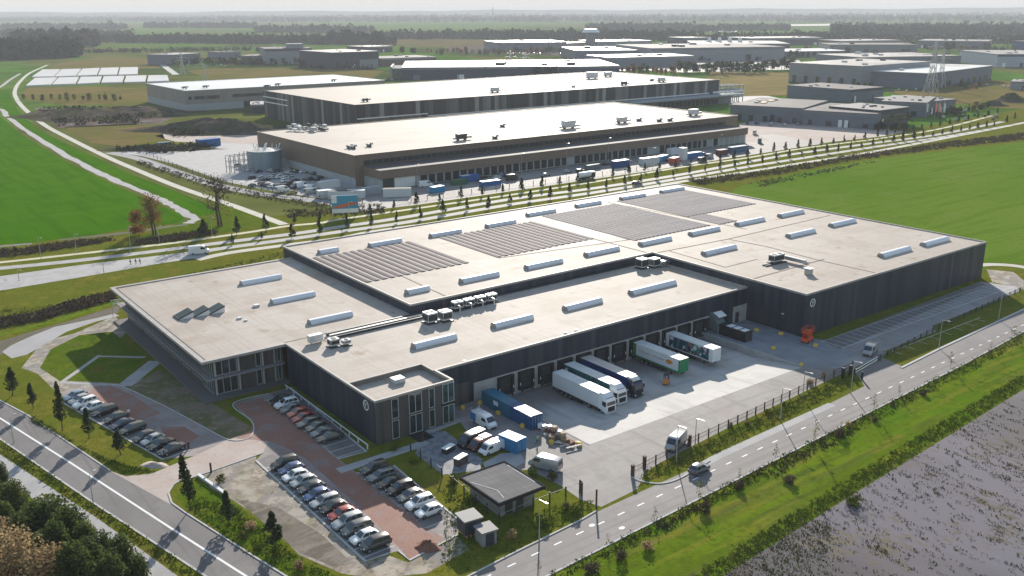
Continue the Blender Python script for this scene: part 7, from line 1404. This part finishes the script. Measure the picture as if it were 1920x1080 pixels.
def proto(kind):
    if kind in TREE: return TREE[kind]
    out = []
    for v in range(4):
        if kind == 'street': out.append((crown('crown', 'cone', 6, 1.15, 900, .20, m_leaf, 1.5, 13), trunk(4.5, .09, 4, .5)))
        elif kind == 'avenue': out.append((crown('crown', 'cone', 6, 1.45, 520, .30, m_leaf, 1.1, 11), trunk(4.5, .1, 4, .4)))
        elif kind == 'hedge': out.append((crown('crown', 'bush', 6, 2.3, 3600, .19, m_leaf2, .2, 40), trunk(4.4, .13, 8, 1.2)))
        elif kind == 'brown': out.append((crown('crown', 'bush', 6, 3.2, 4200, .17, m_leaf5, .2, 40), trunk(4.4, .13, 8, 1.2)))
        elif kind == 'sapling': out.append((crown('crown', 'oval', 3.2, .75, 60, .13, m_leaf3, 1.3, 6), trunk(2.9, .035, 8, .6, twigs=1)))
        elif kind == 'shrub': out.append((crown('crown', 'bush', 1.6, 1.3, 420, .17, (m_twig, m_weed, m_leaf3, m_leaf5)[v], 0, 12), trunk(.9, .05, 4, .6)))
        elif kind == 'round': out.append((crown('crown', 'bush', 12, 5, 420, .85, m_leaf, 2, 22), trunk(8, .25, 6, 2)))
        elif kind == 'mixed': out.append((crown('crown', 'bush', 9, 3.6, 260, .8, (m_leaf, m_leaf4, m_leaf3, m_leaf)[v], 1, 16), trunk(6, .2, 6, 2)))
    TREE[kind] = out; return out
def tree(kind, P, h, label, group=None, name='tree', cat='tree', base=6.0, var=None, sxy=None):
    pr = proto(kind); c, tr = pr[R.randrange(len(pr)) if var is None else var]
    t = thing(name, label, cat, P, R.uniform(0, 6.28), group); t.rotation_euler = (R.uniform(-.05, .05), R.uniform(-.05, .05), R.uniform(0, 6.28)); s = h / base * R.uniform(.9, 1.08); w_ = (sxy or s) * R.uniform(.75, 1.25); t.scale = (w_, w_, s)
    part('crown', c, t); part('trunk', tr, t); return t
def ptree(kind, x, yb, yt, *a, **k):
    P = at(x, yb); return tree(kind, P, hgt(P, yt), *a, **k)
# avenue trees
NEAR = [(491, 449, 434), (547, 447, 421), (600, 440, 411), (651, 431, 406), (697, 426, 401), (744, 419, 396), (789, 411, 386), (831, 400, 377), (875, 394, 372), (916, 394, 369), (956, 381, 364), (994, 377, 356), (1032, 373, 350), (1068, 363, 344), (1103, 358, 340), (1137, 353, 336), (1171, 348, 329), (1201, 343, 325), (1231, 337, 316), (1262, 331, 319), (1292, 326, 309), (1322, 322, 309), (1349, 318, 300), (1377, 314, 301), (1402, 311, 295), (1429, 308, 290), (1455, 302, 284), (1479, 298, 281), (1503, 293, 284), (1527, 292, 275), (1550, 288, 272), (1571, 287, 270), (1594, 282, 266), (1615, 278, 265), (1636, 275, 260), (1656, 269, 258), (1675, 267, 252), (1693, 265, 248), (1713, 262, 246), (1730, 258, 244), (1749, 256, 245), (1767, 253, 241), (1784, 250, 237), (1801, 247, 235), (1818, 244, 232), (1833, 242, 229), (1849, 240, 225), (1864, 237, 227), (1887, 231, 216), (1902, 224, 210)]
for i, (x, yb, yt) in enumerate(NEAR): ptree('avenue', x, yb, yt, f'{ordw(i + 1)} dark young tree from the roundabout end of the nearer avenue row', 'dark young trees of the nearer avenue row', name='avenue_tree')
FAR = [(499, 433, 404), (552, 419, 399), (600, 413, 394), (649, 405, 384), (694, 400, 383), (739, 391, 375), (782, 386, 360), (824, 380, 364), (864, 373, 350), (904, 368, 348), (942, 362, 344), (979, 358, 336), (1016, 353, 331), (1049, 347, 329), (1083, 343, 325), (1149, 333, 316), (1179, 328, 308), (1209, 322, 306), (1237, 318, 305), (1266, 315, 300), (1295, 308, 295), (1322, 304, 290), (1350, 301, 286), (1376, 299, 281), (1401, 297, 278), (1426, 290, 278), (1451, 286, 268), (1472, 283, 267), (1496, 281, 263), (1519, 277, 261), (1540, 274, 258), (1562, 271, 258), (1582, 268, 254), (1602, 265, 253), (1622, 261, 248), (1645, 258, 244), (1662, 256, 243), (1678, 251, 239), (1695, 248, 237), (1712, 246, 234), (1728, 244, 232), (1745, 241, 229), (1762, 238, 226), (1780, 234, 222), (1797, 230, 218), (1815, 226, 214), (1833, 222, 210), (1852, 218, 206), (1870, 213, 202)]
for i, (x, yb, yt) in enumerate(FAR): ptree('avenue', x, yb, yt, f'{ordw(i + 1)} dark young tree from the path junction in the farther avenue row', 'dark young trees of the farther avenue row', name='avenue_tree')
ptree('avenue', 385, 442, 414, 'dark fir beside a lamp on the avenue verge, standing alone', name='fir_tree', sxy=1.5); ptree('avenue', 444, 440, 409, 'dark fir at the edge of the light cycle path', name='fir_tree'); ptree('avenue', 436, 459, 439, 'small dark fir on the avenue median', name='fir_tree'); ptree('avenue', 375, 438, 426, 'low dark conifer touching the lone fir', name='fir_tree', sxy=1.4)
# big old trees by the canal
for x, yb, yt, c1, c2, lab, dense in ((288, 440, 366, m_leaf4, m_leaf5, 'spreading autumn tree with rusty brown leaves beside the green field', 1900), (410, 424, 332, m_twig, m_twig, 'tall bare two-stemmed tree beside the gravel path', 750)):
    P = at(x, yb); h = hgt(P, yt); t = thing('old_tree', lab, 'tree', P)
    part('trunk', trunk(h * .85, h * .028, 16, h * .38, twigs=4), t); part('trunk', trunk(h * .8, h * .022, 12, h * .34, twigs=4), t, (h * .05, -h * .04, 0))
    part('crown', crown('crown', 'bush', h, h * .36, dense, h * .018, c1, h * .18, 34), t)
    if c2 is not c1:
        o = part('crown', crown('crown', 'bush', h * .62, h * .26, 1700, h * .02, m_leaf4, h * .05, 18), t, (-h * .32, h * .16, 0)); part('crown', crown('crown', 'bush', h * .95, h * .2, 420, h * .02, m_leaf3, h * .4, 14), t)
# roadside trees
for i, (x, yb, yt, lab) in enumerate(((23, 742, 686, 'dark conifer beside the pond end of the side road'), (63, 766, 716, 'dark conifer between the pond and the roadside cars'), (117, 808, 727, 'dark conifer in front of the pale blue parked car'), (167, 822, 766, 'dark conifer before the black estate in the roadside row'), (227, 852, 808, 'slim dark conifer below the dark green-grey estate'), (357, 955, 862, 'tall dark conifer at the driveway corner by the concrete beam'), (431, 985, 922, 'dark conifer on the fresh grass near the sandy plot'), (516, 1030, 961, 'dark conifer standing over the wet mud patch'))):
    ptree('street', x, yb, yt, lab, name='conifer', sxy=1.15)
# hedge trees at the lower picture corner
HG = [(8, 905, 868), (5, 960, 905), (35, 985, 915), (70, 1000, 935), (105, 1015, 940), (135, 1040, 960), (60, 1040, 960), (20, 1020, 950), (165, 1060, 985), (200, 1075, 1000), (120, 1075, 985), (235, 1100, 1020), (265, 1110, 1045), (170, 1110, 1010), (90, 1090, 1000), (215, 1135, 1050), (150, 1150, 1040), (-30, 940, 880), (-35, 1010, 930)]
for i, (x, yb, yt) in enumerate(HG): ptree('hedge', x, yb, yt, f'dense dark green bush, {ordw(i + 1)} of the thicket along the footpath', 'dense bushes of the thicket along the footpath', name='thicket_bush', cat='bush')
for x, yb, yt, lab in ((40, 1110, 1000, 'brownish round bush in front of the dark green thicket'), (-5, 1060, 980, 'olive-brown bush at the picture corner'), (95, 1150, 1050, 'rust-tinged bush lowest in the thicket')): ptree('brown', x, yb, yt, lab, name='brown_bush', cat='bush')
# saplings along the front road
SP = [(1227, 977, 950), (1311, 943, 902), (1386, 905, 878), (1452, 868, 832), (1525, 835, 791), (1577, 806, 788), (1636, 775, 736), (1686, 747, 722), (1782, 695, 661), (1857, 664, 643), (1900, 640, 613), (1140, 1025, 1000), (1012, 1075, 1050)]
for i, (x, yb, yt) in enumerate(SP): ptree('sapling', x, yb, yt, f'thin sparse sapling, {ordw(i + 1)} along the kerb facing the flooded field', 'thin saplings along the kerb', name='sapling', base=3.2)
for i, (x, yb, sc_, v) in enumerate(((1385, 916, 1.1, 0), (1320, 960, 1.2, 0), (1480, 905, 1.0, 0), (1575, 818, 1.3, 0), (1590, 800, 1, 3), (1640, 790, .8, 0), (1730, 740, 1.0, 0), (1600, 945, 1.7, 1), (1165, 1050, 1.2, 0), (1215, 1030, 1.1, 3), (1110, 1075, 1.3, 0), (1520, 720, .9, 3), (1440, 775, .8, 1), (1370, 800, .8, 1), (1545, 706, .9, 3), (1470, 760, .7, 1), (1400, 795, .6, 3))):
    P = at(x, yb); tree('shrub', P, 1.15 * sc_, f'low {("bare brown", "green", "olive", "rusty")[v]} shrub, {ordw(i + 1)} of those dotted along the front road', 'low shrubs along the front road', name='shrub', cat='shrub', base=1.6, var=v)
for i, (x, yb, sc_, v) in enumerate(((470, 992, .8, 3), (520, 1040, .8, 1), (455, 1010, .6, 2), (560, 1068, .8, 3), (485, 1028, .5, 1), (940, 895, .7, 2), (1000, 893, .9, 1), (1035, 900, .8, 2), (850, 905, .8, 1), (880, 940, .9, 1), (1020, 985, .9, 1), (1080, 965, .8, 1), (960, 1010, .8, 3), (775, 868, .7, 1), (740, 845, .6, 2), (415, 905, .7, 2), (1060, 955, .7, 2))):
    tree('shrub', at(x, yb), 1.6 * sc_, f'small {("bare brown", "green", "olive", "rusty")[v]} shrub, {ordw(i + 1)} in the plantings near the car park', 'small shrubs near the car park', name='shrub', cat='shrub', base=1.6, var=v)
# small trees behind the curved path, trees by workshop
for i, x in enumerate((45, 63, 80, 97, 113, 127, 139, 157, 168, 187, 198, 215, 226)):
    ptree('mixed', x, 187 + (i % 3) * 1.5, 175 + (i * 7) % 5, f'small tree in the dry meadow, {ordw(i + 1)} from the curved path', 'small trees in the dry meadow', name='meadow_tree', base=9)
k_ = 0
for x0, x1, y0, y1, n, hh in ((1650, 1800, 228, 214, 22, 14), (1780, 1860, 214, 200, 10, 13)):
    for i in range(n):
        k_ += 1; x = x0 + (x1 - x0) * (i + R.random()) / n; y = y0 + (y1 - y0) * (i + .5) / n + R.uniform(-7, 5); ptree('mixed', x, y, y - hh * R.uniform(.5, 1.1), 'dark bushy tree among the cars behind the avenue by the flags', 'bushy trees by the flag poles', name='bushy_tree', base=9)
for i in range(34):
    x = 1272 + i * 6.4 + R.uniform(-3, 3); yb = 137 + R.uniform(-2, 3) - (6 if i > 24 else 0); ptree('round', x, yb, yb - R.uniform(16, 25), 'green tree in the thick row behind the dry orange meadow', 'trees in the thick row behind the dry meadow', name='row_tree', base=12)
for i in range(16): ptree('round', 905 + i * 9.5 + R.uniform(-3, 3), 147 + R.uniform(-2, 1), 127 + R.uniform(-3, 5), 'dark tree in front of the glaring car park', 'dark trees before the glaring car park', name='row_tree', base=12)
for i in range(14): ptree('mixed', 1150 + i * 9 + R.uniform(-3, 3), 140 + R.uniform(-2, 2), 124 + R.uniform(-3, 5), 'sparse tree between glaring car park and striped warehouse', 'sparse trees beside the glaring car park', name='row_tree', base=9)
for i in range(26): ptree('round', 1490 + i * 8.5 + R.uniform(-3, 3), 110 + R.uniform(-2, 2), 98 + R.uniform(-3, 4), 'green tree in the row behind the grey panel hall', 'trees behind the grey panel hall', name='row_tree', base=12)
for i in range(30): ptree('mixed', 800 + i * 8.2 + R.uniform(-3, 3), 100 + R.uniform(-3, 4), 90 + R.uniform(-2, 4), 'autumn-coloured tree near the bright white-roofed hall', 'autumn trees near the white-roofed hall', name='row_tree', base=9)
for x, lab in ((754, 'pair of dark round trees, the one nearer the dark hall'), (774, 'pair of dark round trees, the one nearer the autumn trees')): ptree('round', x, 106, 89, lab, name='round_tree', base=12)
for k in range(150):
    x0, x1, y0, y1 = R.choice([(500, 720, 122, 128), (900, 1060, 99, 104), (1100, 1500, 114, 118), (1500, 1900, 92, 100), (1480, 1900, 101, 108), (1300, 1560, 97, 101), (1130, 1300, 93, 96), (1600, 1850, 164, 172), (320, 500, 120, 126), (1640, 1700, 242, 246)])
    ptree(R.choice(['round', 'mixed']), R.uniform(x0, x1), y0 + (y1 - y0) * R.random(), y0 - R.uniform(5, 13), 'bushy tree standing between the distant halls', 'bushy trees between the distant halls', name='yard_tree', base=12)
# far woods: one mass each
def wood(name, belts, label=None):
    C = []; S = []
    for (xa, ya), (xb, yb), depth, n, h0, h1 in belts:
        A = at(xa, ya); B_ = at(xb, yb)
        for i in range(n):
            u = R.random(); P = A.lerp(B_, u); d = R.random() * depth; P = P + Vector((P.x, P.y, 0)).normalized() * d; h = R.uniform(h0, h1) * (1 if R.random() < .85 else 1.25); r = h * R.uniform(.28, .42); mm = 16
            U = NR.normal(size=(mm, 3)); U /= np.linalg.norm(U, axis=1)[:, None]
            C.append(np.stack([P.x + U[:, 0] * r, P.y + U[:, 1] * r, h * .52 + U[:, 2] * h * .46], 1)); S.append(NR.uniform(.7, 1.2, size=mm) * r * .55)
    C = np.concatenate(C); me = quads_mesh(name, C, np.concatenate(S), m_wood_far); o = bpy.data.objects.new(name, me); COL.objects.link(o); return tag(o, label, 'wood', kind='stuff')
wood('woodland', [((-60, 116), (150, 108), 160, 420, 16, 26), ((-60, 104), (130, 98), 200, 300, 16, 26), ((30, 90), (180, 88), 250, 260, 18, 30)], 'dark wood on the plain beside the curved path')
wood('woodland', [((130, 80), (490, 84), 260, 600, 9, 17), ((320, 80), (650, 84), 260, 480, 9, 17), ((-40, 70), (250, 72), 300, 300, 12, 20), ((0, 56), (240, 56), 400, 260, 14, 26), ((270, 53), (480, 53), 200, 260, 16, 26)], 'tree belts crossing the far fields')
wood('woodland', [((480, 82), (740, 86), 200, 420, 8, 16), ((620, 82), (720, 84), 120, 150, 14, 24), ((700, 74), (980, 74), 220, 420, 10, 20), ((480, 62), (700, 64), 300, 240, 12, 24), ((950, 76), (1300, 78), 260, 560, 12, 22)], 'tree belts behind the distant halls')
wood('woodland', [((1280, 84), (1600, 74), 250, 420, 8, 18), ((1300, 62), (1480, 58), 400, 260, 12, 22), ((1560, 70), (1960, 70), 900, 1400, 14, 24), ((1100, 60), (1300, 58), 500, 400, 14, 24), ((1530, 78), (1960, 84), 150, 350, 8, 16)], 'brown-green forest on the plain at the far side')
wood('woodland', [((-80, 42), (2000, 42), 2500, 4200, 16, 30), ((-80, 38), (2000, 37), 4000, 3200, 18, 34)], 'endless forest fading to the horizon')
wood('scrubland', [((160, 100), (470, 96), 60, 260, 3, 7), ((330, 120), (520, 122), 30, 120, 4, 9), ((560, 128), (700, 131), 12, 50, 3, 6), ((300, 116), (330, 124), 60, 60, 5, 10), ((480, 98), (560, 98), 60, 90, 3, 7)], 'scrub between the distant halls')
# reeds, weeds and tufts near the camera
def scatter(name, polys, n, h0, h1, leaf, m, per=5, label=None, px=True):
    C = []; S = []
    for poly, w_ in polys:
        Q = [at(*p) for p in poly] if px else [Vector((p[0], p[1], 0)) for p in poly]; x0, x1 = min(p.x for p in Q), max(p.x for p in Q); y0, y1 = min(p.y for p in Q), max(p.y for p in Q); k = 0; tr = 0
        while k < n * w_ and tr < n * w_ * 30:
            tr += 1; x, y = R.uniform(x0, x1), R.uniform(y0, y1); ins = False; j = len(Q) - 1
            for i in range(len(Q)):
                if (Q[i].y > y) != (Q[j].y > y) and x < (Q[j].x - Q[i].x) * (y - Q[i].y) / (Q[j].y - Q[i].y) + Q[i].x: ins = not ins
                j = i
            if not ins: continue
            k += 1; h = R.uniform(h0, h1); cl = NR.normal(size=(per, 3)) * np.array([.35, .35, .0]) * (h1 + .2); cl[:, 2] = NR.uniform(.1, 1, per) * h; C.append(cl + np.array([x, y, 0.0])); S.append(NR.uniform(.6, 1.2, per) * leaf)
    C = np.concatenate(C); me = quads_mesh(name, C, np.concatenate(S), m); o = bpy.data.objects.new(name, me); COL.objects.link(o); return tag(o, label, 'plants', kind='stuff')
scatter('reeds', [([(-40, 606), (80, 585), (150, 562), (212, 548), (215, 562), (150, 580), (80, 600), (-40, 622)], 1.0), ([(1290, 338), (1420, 322), (1600, 292), (1780, 266), (1920, 250), (1920, 262), (1780, 277), (1600, 301), (1420, 334), (1310, 347)], 2.2), ([(-40, 470), (40, 467), (120, 455), (210, 446), (215, 452), (120, 466), (40, 480), (-40, 484)], .6), ([(250, 452), (330, 440), (400, 432), (410, 438), (330, 452), (250, 460)], .5)], 800, .3, 1.0, .36, m_reed, 6, 'brown reeds lining the ditches')
scatter('weeds', [([(-40, 585), (120, 568), (215, 545), (540, 470), (540, 480), (215, 556), (120, 590), (-40, 612)], .8), ([(1027, 1078), (1440, 868), (1814, 678), (1920, 620), (1920, 640), (1814, 700), (1440, 895), (1060, 1085)], 1.0), ([(1350, 1080), (1600, 922), (1920, 725), (1920, 700), (1600, 890), (1300, 1080)], 1.4), ([(345, 925), (440, 948), (560, 1045), (640, 1085), (560, 1085), (460, 1035), (355, 955)], .5), ([(1200, 888), (1293, 845), (1590, 702), (1620, 715), (1440, 800), (1260, 890), (1215, 898)], .8), ([(60, 790), (200, 862), (290, 885), (230, 888), (60, 780)], .35), ([(0, 825), (180, 950), (380, 1080), (340, 1075), (185, 970), (0, 848)], .4), ([(835, 905), (900, 950), (940, 990), (1010, 960), (1110, 935), (1115, 955), (960, 1035), (880, 1070), (830, 1060)], .6)], 1100, .08, .36, .14, m_weed, 5, 'rough weeds and tufts on the verges')
QF = [at(*p) for p in ((1350, 1088), (1600, 932), (1920, 735), (2000, 705), (2000, 1200), (1200, 1200))]; C = []; S_ = []
for k in range(2300):      # drifts of drowned grass, thicker towards the camera side
    while True:
        x, y = R.uniform(70, 180), R.uniform(20, 76)
        if pix((x, y, 0))[1] > 735 - .55 * (pix((x, y, 0))[0] - 1920) + 6 and R.random() < (1.0 if pix((x, y, 0))[0] < 1560 else .22): break
    a = 1.35 + R.uniform(-.45, .45); L_ = R.uniform(.5, 2.6); n_ = int(5 + L_ * 7); t_ = NR.normal(size=n_) * L_ * .5; q_ = NR.normal(size=n_) * .22
    C.append(np.stack([x + t_ * math.cos(a) - q_ * math.sin(a), y + t_ * math.sin(a) + q_ * math.cos(a), NR.uniform(.02, .14, n_)], 1)); S_.append(NR.uniform(.06, .15, n_))
C = np.concatenate(C); me = quads_mesh('marsh_tufts', C, np.concatenate(S_), mat('marsh_grass', (.15, .125, .06), .9, layers=[(.4, (.24, .18, .10), .45, .65, .8), (.15, (.11, .13, .04), .5, .65, .8)], spec=0)); o = bpy.data.objects.new('marsh_tufts', me); COL.objects.link(o); tag(o, 'half-drowned grass tufts standing in the flooded field', 'plants', kind='stuff')
scatter('kerb_weeds', [([(1030, 1082), (1440, 872), (1640, 772), (1640, 780), (1440, 884), (1050, 1090)], 1), ([(1640, 772), (1814, 682), (1814, 690), (1640, 782)], .35), ([(1230, 985), (1330, 935), (1335, 945), (1240, 1000)], .3), ([(1440, 880), (1600, 800), (1605, 815), (1450, 895)], .4)], 170, .1, .55, .17, mat('russet_weeds', (.085, .058, .04), .95, layers=[(.3, (.05, .05, .022), .45, .6, .9), (.9, (.14, .09, .06), .52, .68, .8)], spec=0), 6, 'dark russet weeds along the kerb')
scatter('ditch_plants', [([(262, 300), (420, 350), (600, 382), (720, 384), (720, 396), (600, 392), (420, 362), (255, 308)], 1), ([(1400, 345), (1560, 316), (1640, 302), (1640, 305), (1560, 322), (1420, 352)], .3), ([(530, 395), (720, 392), (720, 400), (540, 408)], .5)], 500, .3, .9, .34, m_reed, 5, 'brown scrub along the fenced yard')
scatter('mound_scrub', [([(70, 203), (140, 203), (285, 208), (330, 216), (260, 232), (110, 236)], 1), ([(310, 240), (470, 234), (500, 246), (330, 256)], .8), ([(220, 282), (330, 276), (420, 272), (330, 288)], .4)], 260, .8, 3.5, 1.0, mat('scrub_dark', (.05, .048, .025), .95, layers=[(.1, (.085, .065, .04), .45, .6, .8)], spec=0), 6, 'dark scrub growing over the earth mounds')
# ------------------------------------------------------------------ haze
HZ = bpy.data.materials.new('haze_air'); HZ.use_nodes = True; t_ = HZ.node_tree; t_.nodes.clear()
ho = t_.nodes.new('ShaderNodeOutputMaterial'); hv = t_.nodes.new('ShaderNodeVolumePrincipled'); hv.inputs['Color'].default_value = (.84, .87, .92, 1); hv.inputs['Density'].default_value = 1.1e-4; hv.inputs['Anisotropy'].default_value = 0
t_.links.new(hv.outputs[0], ho.inputs['Volume'])
b = MB(); b.box(-950, 16050, -950, 16050, -3, 105); o = b.build('haze', m=HZ); tag(o, 'pale haze over the plain', 'haze', kind='stuff')
